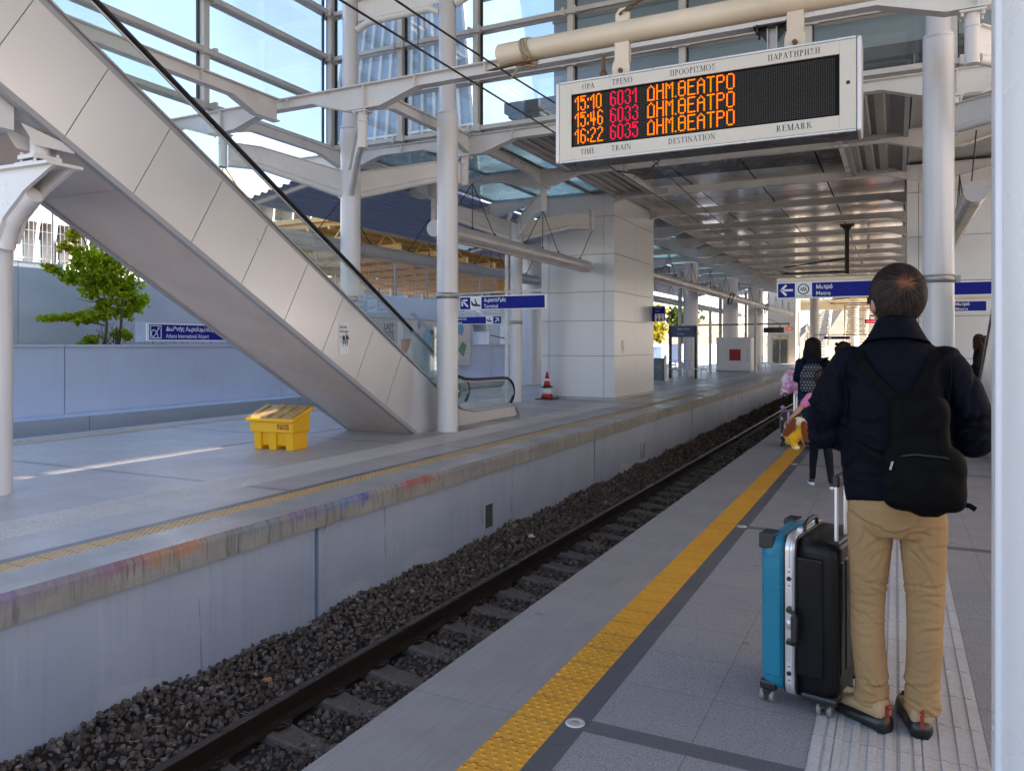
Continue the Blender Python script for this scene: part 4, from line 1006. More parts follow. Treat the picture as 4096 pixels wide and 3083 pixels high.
put_poly(m, [(y0+w*.34, z0+.19), (y0+w*.58, z0+.19), (y0+w*.58, z0+.265), (y0+w*.34, z0+.265)], (-7.1922, 0, 0), R_, U_)
put_line(m, [(y0+w*.33, z0+.165), (y0+w*.70, z0+.165), (y0+w*.70, z0+.30)], .014, (-7.1922, 0, 0), R_, U_); put_line(m, [(y0+w*.40, z0+.16), (y0+w*.37, z0+.12)], .016, (-7.1922, 0, 0), R_, U_); put_line(m, [(y0+w*.63, z0+.16), (y0+w*.64, z0+.12)], .016, (-7.1922, 0, 0), R_, U_)
m.build('lettering', NAVYT, t2)
m = MB(); put_text(m, 'Trolleys', (-7.1922, y0+.01, z1-.23), R_, U_, .045, 0, width=w*.42); put_text(m, 'on up level', (-7.1922, y0+.01, z1-.29), R_, U_, .045, 0, width=w*.6); m.build('small_lettering', mat('grey_print', (.2, .21, .27), .5), t2)
# second escalator on the near platform, behind the right-hand column
e2 = dup(t, (9.62, 1.1, 0), 'stainless escalator on the near platform, mostly hidden behind the column at the right edge')
# column and bracket carrying the escalator
t = thing('escalator_support', 'round white post with arched bracket holding up the escalator at the left edge', 'support', (-8.11, 4.68, 0))
MB().cyl((-8.11, 4.68, 0), (-8.11, 4.68, 2.62), .17, 32).build('post', COLW, t)
m = MB()
for yy, th in ((4.58, .02), (4.78, .02)):
    m.prism([(-9.2, 3.2), (-6.98, 3.16), (-7.42, 2.96), (-7.75, 2.72), (-7.86, 2.5), (-8.18, 2.5), (-8.35, 2.8), (-9.2, 2.98)], 'y', yy-th, yy+th)
m.prism([(-9.2, 3.2), (-6.98, 3.16), (-6.98, 3.19), (-9.2, 3.235)], 'y', 4.5, 4.86); m.tube([(-7.9, 4.68, 2.45), (-7.82, 4.68, 2.68), (-7.6, 4.68, 2.86), (-7.45, 4.68, 2.94)], .085, 14)
m.build('bracket', WHITE, t)
m = MB(); m.box(-7.50, -7.22, 4.52, 4.84, 3.197, 3.215); m.box(-7.48, -7.24, 4.54, 4.82, 3.25, 3.29)
for u in (-7.46, -7.26):
    for w in (4.57, 4.79): m.cyl((u, w, 3.215), (u, w, 3.32), .015, 8)
m.build('bearing_plate', WHITE, t); MB().box(-7.45, -7.27, 4.57, 4.79, 3.215, 3.25).build('rubber_pad', BLACKR, t)
m = MB(); m.cyl((-7.36, 4.68, 3.29), (-7.36, 4.68, 3.50), .085, 20); m.prism([(4.40, 3.70), (4.93, 3.42), (4.85, 3.5), (4.40, 3.76)], 'x', -7.5, -7.22); m.build('bearing_pot', WHITE, t)
for xx in (-7.5, -7.22): MB().prism([(4.42, 3.53), (4.92, 3.42), (4.93, 3.36), (4.55, 3.36)], 'x', xx-.008, xx+.008).build('gusset', WHITE, t)
MB().bar((-9.6, 4.3, 3.62), (-7.3, 4.3, 3.62), .2, .3).build('cross_girder', WHITE, t)
# ================================================================== OBJECTS: display board, signs, furniture, background
RX_, UP = (1, 0, 0), (0, 0, 1)          # for faces looking towards -Y
# ---- departure display board, hung from a cream pipe
Yd = 5.0; dx0, dx1, dz0, dz1 = -2.131, -.181, 2.757, 3.312; dep = .235
t = thing('departure_board', 'departure display board with orange and red LED train times hung from the cream pipe', 'display board', ((dx0+dx1)/2, Yd+.12, dz0))
BEIGE = mat('board_beige', (.60, .555, .47), .42, 0, .04, 2.5, dirt=(.45, .38, .28), dirt_amt=.2)
m = MB(); ix0, ix1, iz0, iz1 = -2.015, -.302, 2.857, 3.221
m.box(dx0+.03, ix0, Yd, Yd+.02, dz0+.012, dz1-.012).box(ix1, dx1-.03, Yd, Yd+.02, dz0+.012, dz1-.012).box(ix0, ix1, Yd, Yd+.02, dz0+.012, iz0).box(ix0, ix1, Yd, Yd+.02, iz1, dz1-.012)
m.build('front_bezel', BEIGE, t, bevel=.002)
MB().box(dx0+.02, dx1-.02, Yd+.021, Yd+dep, dz0, dz1).build('case', mat('board_case', (.10, .095, .10), .3, .2, .06, 3), t, bevel=.012)
CAPM = mat('board_end_cap', (.60, .585, .56), .35, .3, .01, 1, rv=.01)
for x0, x1 in ((dx0, dx0+.028), (dx1-.028, dx1)): MB().box(x0, x1, Yd-.006, Yd+dep, dz0-.004, dz1+.004).build('end_cap', CAPM, t, bevel=.016, bseg=3)
m = MB(); m.box(dx0+.03, dx1-.03, Yd-.004, Yd+.02, dz0-.004, dz0+.011).box(dx0+.03, dx1-.03, Yd-.004, Yd+.02, dz1-.011, dz1+.004); m.build('edge_trim', mat('board_edge_trim', (.58, .56, .52), .3, .5), t, bevel=.004)
MB().box(ix0, ix1, Yd+.012, Yd+.0205, iz0, iz1).build('screen', mat('screen_glass', (.004, .004, .004), .5, 0, .02, 4, spec=.1), t)
# LED matrix 5x7 glyphs
G5 = {'0': "0110 1001 1001 1001 1001 1001 0110", '1': "001 011 101 001 001 001 001", '2': "0110 1001 0001 0010 0100 1000 1111", '3': "0110 1001 0001 0010 0001 1001 0110",
 '4': "0010 1010 1010 1010 1111 0010 0010", '5': "1111 1000 1110 0001 0001 1001 0110", '6': "0110 1001 1000 1110 1001 1001 0110", ':': "0 0 1 0 0 1 0", '.': "0 0 0 0 0 0 1",
 'D': "00100 01010 10001 10001 10001 10001 11111", 'H': "10001 10001 10001 11111 10001 10001 10001", 'M': "10001 11011 10101 10001 10001 10001 10001", 'Q': "01110 10001 10001 11111 10001 10001 01110",
 'E': "11111 10000 10000 11110 10000 10000 11111", 'A': "00100 01010 10001 11111 10001 10001 10001", 'T': "11111 00100 00100 00100 00100 00100 00100", 'P': "11110 10001 10001 11110 10000 10000 10000", 'O': "01110 10001 10001 10001 10001 10001 01110"}
G5 = {k: ' '.join(v.split()[i] for i in (0, 1, 2, 2, 3, 4, 4, 5, 5, 6)) if k != '.' else ' '.join(['0']*9+['1']) for k, v in G5.items()}
lit_o, lit_r = {}, {}
pitch = .01028; gx0 = ix0+.018; gz1 = iz1-.019
def led_text(st, x_m, row, store):
    col = round((x_m-gx0)/pitch); r0 = row*11
    for ch in st:
        rows = G5[ch].split()
        for r, bits in enumerate(rows):
            for c, b in enumerate(bits):
                if b == '1': store[(col+c, r0+r)] = 1
        col += len(rows[0])+1
for r, (a, b) in enumerate((('15:10', '6031'), ('15:46', '6033'), ('16:22', '6035'))):
    led_text(a, -1.985, r, lit_o); led_text(b, -1.728, r, lit_r); led_text('DHM.QEATPO', -1.473, r, lit_o)
def hexdots(cells, r, yoff):
    m = MB()
    for (c, rr) in cells:
        x = gx0+c*pitch; z = gz1-rr*pitch*1.0
        m.add([(x+r*math.cos(pi/3*k), Yd+yoff, z+r*math.sin(pi/3*k)) for k in range(6)], [(0, 1, 2, 3, 4, 5)])
    return m
allc = [(c, r) for c in range(int((ix1-ix0-.03)/pitch)) for r in range(33) if (c, r) not in lit_o and (c, r) not in lit_r]
hexdots(allc, pitch*.33, .0112).build('unlit_matrix', mat('unlit_led', (.045, .034, .02), .5, 0, .1, 5), t)
LO = emis('led_orange', (1.0, .17, .004), .5)
hexdots([c for c in lit_o if c[0] < 30], pitch*.52, .0105).build('time_digits', LO, t); hexdots([c for c in lit_o if c[0] >= 30], pitch*.52, .0105).build('destination_lettering', LO, t)
hexdots(lit_r, pitch*.50, .0105).build('train_digits', emis('led_red', (1.0, .012, .06), .36), t)
BLK = mat('board_print', (.02, .018, .018), .6, 0, .02, 5)
for st, x0, x1, z in (('ΩΡΑ', -1.933, -1.844, 3.244), ('ΤΡΕΝΟ', -1.719, -1.575, 3.244), ('ΠΡΟΟΡΙΣΜΟΣ', -1.322, -1.029, 3.243), ('ΠΑΡΑΤΗΡΗΣΗ', -.711, -.408, 3.243), ('TIME', -1.947, -1.841, 2.800), ('TRAIN', -1.725, -1.585, 2.800), ('DESTINATION', -1.335, -1.030, 2.801), ('REMARK', -.662, -.455, 2.801)):
    m = MB(); serif_text(m, st, x0, x1, Yd-.0008, z, .037); m.build('title', BLK, t)
m = MB(); put_disc(m, (-.255, 3.045), .012, (0, Yd-.0008, 0), RX_, UP); m.build('sensor_dot', BLK, t)
# cream pipe arm with hangers
t = thing('pipe_arm', 'thick cream pipe arm carrying the departure board from two flat hangers', 'support arm', (-1, Yd+.12, 3.5))
ya = Yd+.115
m = MB(); m.lathe([(.001, 0), (.072, 0), (.078, .01), (.078, 3.75)], (0, 0, 0), 32); m.v = [(-2.63+v[2], ya+v[0], 3.63+v[1]) for v in m.v]; m.build('pipe', CREAM, t)
for xc in (-1.68, -.56):
    m = MB(); m.box(xc-.05, xc+.05, ya-.03, ya+.03, dz1+.11, 3.565); m.prism([(xc-.062, dz1-.01), (xc+.062, dz1-.01), (xc+.062, dz1+.08), (xc+.05, dz1+.12), (xc-.05, dz1+.12), (xc-.062, dz1+.08)], 'y', ya-.045, ya-.031)
    m.build('hanger', CREAM, t, bevel=.003)
    m = MB(); m.prism([(xc-.05, 3.70), (xc+.05, 3.70), (xc+.05, 3.76), (xc+.02, 3.80), (xc-.02, 3.80), (xc-.05, 3.76)], 'y', ya-.012, ya+.012); m.build('lug', CREAM, t, bevel=.003)
    MB().cyl((xc, ya-.062, dz1+.045), (xc, ya-.045, dz1+.045), .017, 6).cyl((xc, ya-.066, dz1+.045), (xc, ya-.06, dz1+.045), .009, 8).build('bolt', RUST, t)
m = MB(); m.cyl((-1.82, ya, dz1), (-1.82, ya, 3.5), .013, 12); m.lathe([(.018, 3.34), (.026, 3.345), (.026, 3.375), (.018, 3.39)], (-1.82, ya, 0), 14); m.lathe([(.03, 3.312), (.02, 3.35)], (-1.82, ya, 0), 14); m.build('cable_gland', RUST, t)
MB().cyl((1.02, ya, 0), (1.02, ya, 3.72), .11, 28).build('post', CREAM, t)
# rope remains and chain
t = thing('frayed_rope', 'old frayed rope knotted round the free end of the cream pipe', 'rope', (-2.45, ya, 3.5))
ROPE = mat('old_rope', (.34, .27, .18), .9, 0, .3, 40, bump=.5, bs=120)
m = MB()
for q in range(3): m.tube([(-2.42+q*.022+.012*math.sin(a*2), ya+.082*math.cos(a), 3.625+.086*math.sin(a)) for a in np.linspace(0, 2*pi, 21)[:-1]], .011, 6, close=True)
m.tube([(-2.5, ya-.04, 3.535), (-2.44, ya-.07, 3.515), (-2.36, ya-.06, 3.53), (-2.3, ya-.04, 3.515), (-2.33, ya-.02, 3.5), (-2.45, ya-.05, 3.52)], .014, 7)
m.tube([(-2.44, ya-.06, 3.52), (-2.47, ya-.06, 3.46), (-2.52, ya-.05, 3.42)], [.012, .010, .004], 6); m.build('knot', ROPE, t)
m = MB(); m.tube([(-2.30, ya-.05, 3.53), (-2.45, ya-.09, 3.515), (-2.62, ya-.09, 3.50), (-2.70, ya-.06, 3.51)], [.018, .022, .02, .006], 7, flat=.5); m.build('torn_strap', RUST, t)
t = thing('rusty_chain', 'short rusty chain hooked to the lug on top of the cream pipe', 'chain', (-1.6, ya, 3.78))
m = MB()
for q in range(7):
    c = Vector((-1.67+q*.045, ya-.02, 3.765+q*.022)); 
    pts = []
    for a in np.linspace(0, 2*pi, 13)[:-1]:
        l = Vector((.03*math.cos(a), 0, .014*math.sin(a))) if q % 2 else Vector((.03*math.cos(a), .014*math.sin(a), 0)); pts.append(c+Matrix.Rotation(-.45, 3, 'Y') @ l)
    m.tube(pts, .006, 6, close=True)
m.build('chain_links', RUST, t)

# ---- overhead line: two wires, cantilever masts
t = thing('overhead_wire', 'pair of black overhead wires running along the track above everything', 'overhead wire', (-3.335, 20, 3.8))
MB().tube([(-3.335, y, 3.80+.0*y) for y in np.arange(-4, 100, 6)], .0085, 6).build('contact_wire', BLACKR, t)
pts = [(-3.335, y, 4.05+.28*((((y-11.35) % 14.65)/14.65-.5)*2)**2) for y in np.arange(-4, 100, .9)]
MB().tube(pts, .009, 6).build('catenary_wire', BLACKR, t)
m = MB()
for y in np.arange(0, 98, 5.1): m.cyl((-3.335, y, 3.8), (-3.335, y, 4.05+.28*((((y-11.35) % 14.65)/14.65-.5)*2)**2), .004, 5)
m.build('dropper', DARK, t)
def catenary_mast(y, ztop, label, zb=3.65, za=(4.12, 3.92), z2=3.72, mt=None):
    t = thing('wire_bracket', label, 'wire bracket', (-1.35, y, 3.65), 0, 'overhead wire brackets')
    m = MB(); m.box(-1.41, -1.29, y-.012, y+.012, zb, ztop-.02); m.box(-1.41, -1.395, y-.06, y+.06, zb, ztop-.02); m.box(-1.305, -1.29, y-.06, y+.06, zb, ztop-.02); m.build('mast', mt or DARK, t)
    m = MB(); m.box(-1.56, -1.14, y-.14, y+.14, ztop-.02, ztop)
    for u in (-.17, .17):
        for w in (-.1, .1): m.cyl((-1.35+u, y+w, ztop-.09), (-1.35+u, y+w, ztop+.02), .014, 6)
    for s in (-1, 1): m.prism([(-1.35+s*.06, ztop-.02), (-1.35+s*.17, ztop-.02), (-1.35+s*.06, ztop-.2)], 'y', y-.008, y+.008)
    m.build('head_plate', DARK, t)
    for z0, z1, xe in ((za[0], za[1], -3.2), (z2, min(z2, 4.0), -3.25)):
        m = MB()
        for q in range(8): xx = -1.46-q*.055; m.lathe([(.02, -.012), (.055, -.004), (.055, .004), (.02, .012)], (0, 0, 0), 12); n_ = 48; m.v[-n_:] = [(xx+v[2], y+v[0], z0+(z1-z0)*(q*.055+.1)/(1.9)+v[1]) for v in m.v[-n_:]]
        m.build('insulator', BLACKR, t)
        MB().cyl((-1.4, y, z0), (xe, y, z1), .022, 10).build('tube', DARK, t)
    MB().tube([(-2.6, y, min(z2, 4.02)), (-2.95, y, 3.72), (-3.335, y, 3.80)], .014, 8).build('steady_arm', DARK, t)
catenary_mast(9.9, 5.355, 'steel wire bracket hanging from the first cross beam behind the display board', 4.02, (4.45, 4.25), 4.12, STEELP)
catenary_mast(25.9, 5.16, 'dark wire bracket with insulators hanging over the track beyond the pillar')
catenary_mast(46.0, 5.16, 'small far wire bracket hanging over the track near the lift tower')

# ---- direction signs
def sign_box(name, label, y, x0, x1, z0, z1, cat='direction sign', group='blue direction signs'):
    t = thing(name, label, cat, ((x0+x1)/2, y, z0), 0, group)
    MB().box(x0, x1, y, y+.06, z0, z1).build('case', SWHITE, t, bevel=.004)
    MB().box(x0+.018, x1-.018, y-.003, y, z0+.018, z1-.018).build('panel', BLUE, t); return t
def arrow(m, c, s, ang, y, w=.2):
    R = Matrix.Rotation(ang, 2); P = lambda a: tuple(Vector(c)+R @ Vector(a)*s)
    put_line(m, [P((-.5, 0)), P((.46, 0))], s*w, (0, y, 0), RX_, UP); put_line(m, [P((.05, .42)), P((.48, 0)), P((.05, -.42))], s*w, (0, y, 0), RX_, UP)
def plane_icon(m, c, s, y):
    P = lambda pts: [(c[0]+p[0]*s, c[1]+p[1]*s) for p in pts]
    put_poly(m, P([(-.5, .18), (-.42, .18), (-.22, -.06), (.42, -.16), (.5, -.25), (.42, -.32), (-.26, -.28), (-.40, -.18)]), (0, y, 0), RX_, UP)
    put_poly(m, P([(-.14, .36), (-.04, .36), (.20, -.16), (.0, -.16)]), (0, y, 0), RX_, UP)
y = 11.38
t = sign_box('terminal_sign', 'blue Terminal sign with arrow and aeroplane beside the column by the escalator', y, -6.643+.03, -5.02, 2.065, 2.30)
m = MB(); m.box(-6.40, -6.19, y-.0045, y-.0031, 2.083, 2.282); m.build('pictogram_field', SWHITE, t)
m = MB(); arrow(m, (-6.505, 2.183), .15, math.radians(135), y-.0045); put_text(m, 'Αεροσταθμός', (-6.14, y-.0045, 2.20), RX_, UP, .085, .0022, width=.41); put_text(m, 'Terminal', (-6.14, y-.0045, 2.10), RX_, UP, .085, .0008, width=.26); m.build('lettering', SWHITE, t)
m = MB(); plane_icon(m, (-6.295, 2.185), .19, y-.006); m.build('aeroplane', NAVYT, t)
m = MB(); m.bar((-6.77, 11.41, 2.34), (-5.0, 11.41, 2.37), .03, .03); 
for x in (-6.2, -5.4): m.cyl((x, 11.41, 2.30), (x, 11.41, 2.36), .012, 8)
m.build('support_bar', STEELP, t)
y = 18.05
t = sign_box('terminal_sign', 'smaller blue Terminal sign lower and farther back, its arrow at the right', y, -10.9, -9.22, 2.02, 2.24)
m = MB(); m.box(-9.68, -9.465, y-.0045, y-.0031, 2.04, 2.22); m.build('pictogram_field', SWHITE, t)
m = MB(); arrow(m, (-9.35, 2.13), .14, math.radians(45), y-.0045); put_text(m, 'Αεροσταθμός', (-10.66, y-.0045, 2.145), RX_, UP, .08, .002, width=.40); put_text(m, 'Terminal', (-10.66, y-.0045, 2.05), RX_, UP, .08, .0006, width=.25); m.build('lettering', SWHITE, t)
m = MB(); plane_icon(m, (-9.575, 2.135), .17, y-.006); m.build('aeroplane', NAVYT, t)
MB().bar((-10.9, 18.08, 2.31), (-8.95, 18.12, 2.36), .04, .03).build('support_bar', STEELP, t)
y = 11.3
t = sign_box('metro_sign', 'blue Metro sign with left arrow and ring logo, partly hidden by the man', y, -1.487, .28, 2.122, 2.353)
m = MB(); m.box(-1.247, -1.028, y-.0045, y-.0031, 2.14, 2.335); m.build('logo_field', SWHITE, t)
m = MB(); arrow(m, (-1.358, 2.24), .15, math.radians(180), y-.0045, .19); put_text(m, 'Μετρό', (-.978, y-.0045, 2.252), RX_, UP, .075, .002, width=.205); put_text(m, 'Metro', (-.978, y-.0045, 2.165), RX_, UP, .075, .0008, width=.18); m.build('lettering', SWHITE, t)
m = MB(); c = (-1.137, 2.25); put_disc(m, c, .075, (0, y-.0055, 0), RX_, UP, 32, .060); 
for k, (dx, h) in enumerate(((-.022, .035), (.0, .05), (.024, .05))): put_poly(m, [(c[0]+dx-.012, c[1]+h*.62), (c[0]+dx+.002, c[1]+h*.62), (c[0]+dx+.02, c[1]-.028), (c[0]+dx+.006, c[1]-.028)], (0, y-.0055, 0), RX_, UP)
put_disc(m, (c[0]-.036, c[1]-.005), .009, (0, y-.0055, 0), RX_, UP, 10); put_text(m, 'ATTIKO METRO', (-1.24, y-.0055, 2.148), RX_, UP, .022, .0003, width=.2); m.build('ring_logo', mat('logo_green', (.02, .06, .07), .5), t)
MB().bar((-1.49, 11.34, 2.385), (.3, 11.4, 2.385), .04, .05).build('support_bar', CREAM, t)
y = 14.0
t = sign_box('metro_sign', 'plain blue sign strip to the right of the clamp-banded column, the upper of two', y, .45, 1.9, 2.255, 2.48)
y = 18.0
t = sign_box('metro_sign', 'blue Metro sign to the right of the clamp-banded column, the lower of two', y, .6, 1.62, 2.145, 2.372)
m = MB(); put_text(m, 'Μετρό', (1.06, y-.0045, 2.275), RX_, UP, .085, .002, width=.25); put_text(m, 'Metro', (1.06, y-.0045, 2.18), RX_, UP, .08, .0008, width=.22); m.build('lettering', SWHITE, t)
MB().bar((.5, 18.03, 2.42), (1.7, 18.03, 2.42), .05, .05).build('support_bar', CREAM, t)
# station name board on the retaining wall
X = -16.6; RY = (0, 1, 0)
t = thing('station_name_board', 'blue Athens International Airport name board standing on the retaining wall', 'name board', (X, 15, 1.49), 0)
MB().box(X-.06, X, 13.24, 17.6, 1.572, 2.03).build('case', SWHITE, t, bevel=.004); MB().box(X, X+.003, 13.30, 17.54, 1.61, 1.992).build('panel', BLUE, t)
m = MB()
for yy in (13.42, 15.25, 17.3): m.box(X-.05, X-.02, yy, yy+.05, 1.491, 1.571)
m.build('foot', STEELP, t)
MB().box(X-.09, X-.065, 12.98, 13.235, 1.56, 2.06).build('end_panel', RETW, t)
m = MB(); o = (X+.0045, 0, 0); a0, b0, sz = 13.335, 1.65, .31
for p in ([(0, 0), (sz, 0)], [(sz, 0), (sz, sz)], [(sz, sz), (0, sz)], [(0, sz), (0, 0)]): put_line(m, [(a0+q[0], b0+q[1]) for q in p], .024, o, RY, UP)
loop = [(a0+sz*(.62+.0), b0+sz*.10)] ; pts = [(.70, .06), (.66, .30), (.52, .56), (.30, .68), (.10, .52), (.06, .28), (.18, .10), (.34, .14), (.52, .40), (.66, .62), (.78, .84)]
put_line(m, [(a0+p[0]*sz, b0+p[1]*sz) for p in pts], .026, o, RY, UP); put_line(m, [(a0+sz*.66, b0+sz*.84), (a0+sz*.80, b0+sz*.88), (a0+sz*.82, b0+sz*.70)], .016, o, RY, UP)
put_text(m, 'Διεθνής Αερολιμένας Αθηνών', (X+.0045, 13.79, 1.835), RY, UP, .155, .004, width=2.15); put_text(m, 'Athens International Airport', (X+.0045, 13.79, 1.655), RY, UP, .155, .001, width=1.37); m.build('lettering', SWHITE, t)

# ---- yellow grit bin (local frame: x along the front, y depth)
t = thing('grit_bin', 'yellow plastic grit bin with sloping dirty lid on the left platform', 'grit bin', (-7.925, 8.385, 0), math.radians(4.8))
YBIN = mat('bin_yellow', (.84, .43, .002), .42, 0, .05, 3, obj=True, dirt=(.45, .25, .02), dirt_amt=.2)
m = MB(); w = .335; d = .34
for xc, hw_ in ((-.275, .06), (-.02, .065), (.272, .063)): m.add([(xc-hw_, .015, 0), (xc+hw_, .015, 0), (xc+hw_, d, 0), (xc-hw_, d, 0), (xc-hw_-.004, -.002, .25), (xc+hw_+.004, -.002, .25), (xc+hw_+.004, d, .25), (xc-hw_-.004, d, .25)], [(0,3,2,1),(4,5,6,7),(0,1,5,4),(1,2,6,5),(2,3,7,6),(3,0,4,7)])
m.add([(-w, .05, .055), (w-.004, .05, .055), (w-.004, d, .055), (-w, d, .055), (-w-.004, .03, .25), (w, .03, .25), (w, d, .25), (-w-.004, d, .25)], [(0,3,2,1),(4,5,6,7),(0,1,5,4),(1,2,6,5),(2,3,7,6),(3,0,4,7)])
m.build('body', YBIN, t, local=True, bevel=.008)
m = MB(); w2 = .375; m.prism([(-.03, .25), (d, .25), (d+.03, .29), (d+.03, .53), (-.035, .40)], 'x', -w2, w2-.01); m.build('hopper', YBIN, t, local=True, bevel=.01)
m = MB(); m.prism([(-.085, .405), (-.085, .45), (d+.05, .60), (d+.065, .585), (d+.065, .545)], 'x', -w2-.045, w2+.03); m.build('lid', YBIN, t, local=True, bevel=.010)
m = MB(); sl = (.60-.45)/(d+.05+.085)
LIDD = mat('bin_lid_grime', (.52, .34, .13), .55, 0, .25, 6, obj=True, dirt=(.16, .09, .06), dirt_amt=.8)
for xc, hh in ((-.36, .04), (-.10, .05), (.10, .05), (.33, .03)):
    m.prism([(-.075, .456), (-.075, .475), (d+.03, .475+sl*(d+.105)), (d+.03, .456+sl*(d+.105))], 'x', xc-hh, xc+hh)
m.prism([(-.06, .4535), (-.06, .458), (d+.02, .459+sl*(d+.08)), (d+.02, .4545+sl*(d+.08))], 'x', -.40, .38)
m.build('lid_ribs', LIDD, t, local=True, bevel=.004)
m = MB(); o = (0, -.0362, 0)
for a, b in (((.13, .375), (.31, .375)), ((.13, .355), (.31, .355)), ((.13, .375), (.13, .31)), ((.15, .355), (.15, .31)), ((.31, .375), (.31, .30)), ((.175, .335), (.24, .335)), ((.175, .322), (.22, .322)), ((.175, .335), (.175, .305)), ((.175, .308), (.24, .308)), ((.262, .335), (.262, .302)), ((.286, .335), (.286, .302)), ((.262, .335), (.31, .335))): put_line(m, [a, b], .009, o, RX_, UP)
mm = MB()
for v in m.v: pass
# the front of the hopper leans: follow it
m.v = [(v[0]-.02, -.0335-.0355*(v[2]-.25)/.15*0-.0035, v[2]-.005) for v in m.v]; m.build('moulded_mark', mat('bin_mark', (.22, .03, .01), .6), t, local=True)
# ---- traffic cone
t = thing('traffic_cone', 'red and white traffic cone at the foot of the big pillar', 'traffic cone', (-8.53, 19.42, 0))
CR = mat('cone_red', (.52, .025, .012), .5, 0, .08, 6); c = (-8.53, 19.42, 0)
MB().box(-8.78, -8.28, 19.17, 19.67, 0, .03).build('base', BLACKP, t, bevel=.008)
rr = lambda z: .165-.145*(z-.03)/.72
for a, b, mt, nm in ((.03, .15, CR, 'red_band'), (.15, .32, SWHITE, 'white_band'), (.36, .50, CR, 'red_band'), (.50, .56, SWHITE, 'white_band'), (.56, .75, CR, 'tip')):
    MB().lathe([(rr(a), a), (rr(b), b-.0005)]+([(.006, b+.005)] if nm == 'tip' else []), c, 24).build(nm, mt, t)
MB().lathe([(rr(.32), .32), (.165, .322), (.165, .348), (rr(.36), .36)], c, 24).build('black_collar', BLACKP, t)
# ---- notices on the big pillar
t = thing('no_smoking_notice', 'round red no smoking sign on the shaded side of the big pillar', 'notice', (-6.735, 20.5, 1.3))
m = MB(); put_disc(m, (20.5, 1.47), .13, (-6.737, 0, 0), RY, UP, 28, .105); put_line(m, [(20.42, 1.56), (20.58, 1.38)], .02, (-6.737, 0, 0), RY, UP); m.build('ring', mat('notice_red', (.5, .03, .02), .4), t)
m = MB(); put_poly(m, [(20.46, 1.51), (20.49, 1.53), (20.51, 1.40), (20.48, 1.39)], (-6.7365, 0, 0), RY, UP); put_poly(m, [(20.42, 1.31), (20.58, 1.31), (20.58, 1.27), (20.42, 1.27)], (-6.7365, 0, 0), RY, UP); m.build('cigarette', GREYP, t)
t = thing('lift_sign', 'blue and white lift sign projecting from the back of the big pillar', 'sign', (-6.6, 23.45, 2.18), 0)
MB().box(-6.739, -6.35, 23.40, 23.46, 2.19, 2.66).build('case', BLUE, t, bevel=.004)
m = MB(); m.box(-6.66, -6.37, 23.397, 23.3995, 2.20, 2.43); m.build('pictogram_field', SWHITE, t)
m = MB(); o = (0, 23.3955, 0)
put_line(m, [(-6.58, 2.42), (-6.58, 2.345)], .012, o, RX_, UP); put_line(m, [(-6.605, 2.37), (-6.58, 2.345), (-6.555, 2.37)], .01, o, RX_, UP); put_line(m, [(-6.46, 2.345), (-6.46, 2.42)], .012, o, RX_, UP); put_line(m, [(-6.485, 2.395), (-6.46, 2.42), (-6.435, 2.395)], .01, o, RX_, UP)
for xx in (-6.57, -6.46): put_disc(m, (xx, 2.30), .016, o, RX_, UP, 12); put_poly(m, [(xx-.03, 2.215), (xx+.03, 2.215), (xx+.03, 2.28), (xx-.03, 2.28)], o, RX_, UP)
m.build('pictogram', NAVYT, t)
m = MB(); put_text(m, 'Ανελκυστήρας', (-6.64, 23.3965, 2.60), RX_, UP, .04, .0008, width=.2); put_text(m, 'Elevator', (-6.64, 23.3965, 2.50), RX_, UP, .04, .0003, width=.12); m.build('lettering', SWHITE, t)
# ---- posters on the retaining wall
X = -16.33
t = thing('gift_poster', 'wide pale advertising poster asking about last minute gifts on the retaining wall', 'poster', (X, 24, .62))
MB().box(X-.02, X, 20.4, 29.1, .60, 2.44).build('panel', mat('poster_paper', (.62, .60, .58), .5, 0, .03, .8), t)
m = MB(); m.box(X, X+.012, 20.4, 29.1, 2.40, 2.44).box(X, X+.012, 29.06, 29.1, .60, 2.40).box(X, X+.012, 20.4, 20.44, .60, 2.40).box(X, X+.012, 20.44, 29.06, .60, .63); m.box(X, X+.010, 24.02, 24.05, .64, 2.40); m.build('frame', GREYP, t)
o = (X+.006, 0, 0); m = MB()
put_text(m, 'LAST', (X+.006, 22.78, 2.02), RY, UP, .3, .012, width=.58); put_text(m, 'MINUTE', (X+.006, 22.52, 1.76), RY, UP, .3, .012, width=.86); put_text(m, 'GIFTS?', (X+.006, 22.66, 1.50), RY, UP, .3, .012, width=.72)
for k in range(4): put_disc(m, (28.75, 1.1+.16*k), .018, o, RY, UP, 10)
m.build('lettering', NAVYT, t)
m = MB(); 
for k in range(3): put_line(m, [(26.2, .70+.07*k), (29.0, .70+.07*k)], .012, o, RY, UP)
m.build('lines', GREYP, t)
m = MB(); put_text(m, 'forever', (X+.006, 22.4, 1.22), RY, UP, .3, .004, width=.95); put_disc(m, (25.6, 1.72), .34, o, RY, UP, 26); put_disc(m, (28.2, 2.12), .26, o, RY, UP, 24); put_poly(m, [(25.3, 1.35), (25.7, 1.4), (25.6, .75), (25.45, .75)], o, RY, UP); m.build('blue_shapes', mat('poster_blue', (.10, .35, .60), .5), t)
m = MB(); put_poly(m, [(23.85, 1.68), (24.55, 1.70), (24.5, 1.45), (23.88, 1.0)], o, RY, UP); m.build('orange_shape', mat('poster_orange', (.62, .17, .04), .5), t)
m = MB(); put_poly(m, [(26.0, 1.6), (26.6, 1.75), (26.75, .9), (26.0, .8)], o, RY, UP); put_poly(m, [(28.0, 1.25), (28.35, 1.62), (28.7, 1.45), (28.45, .95)], o, RY, UP); m.build('green_shapes', mat('poster_green', (.06, .28, .13), .5), t)
m = MB(); put_disc(m, (25.05, 2.22), .14, o, RY, UP, 18)
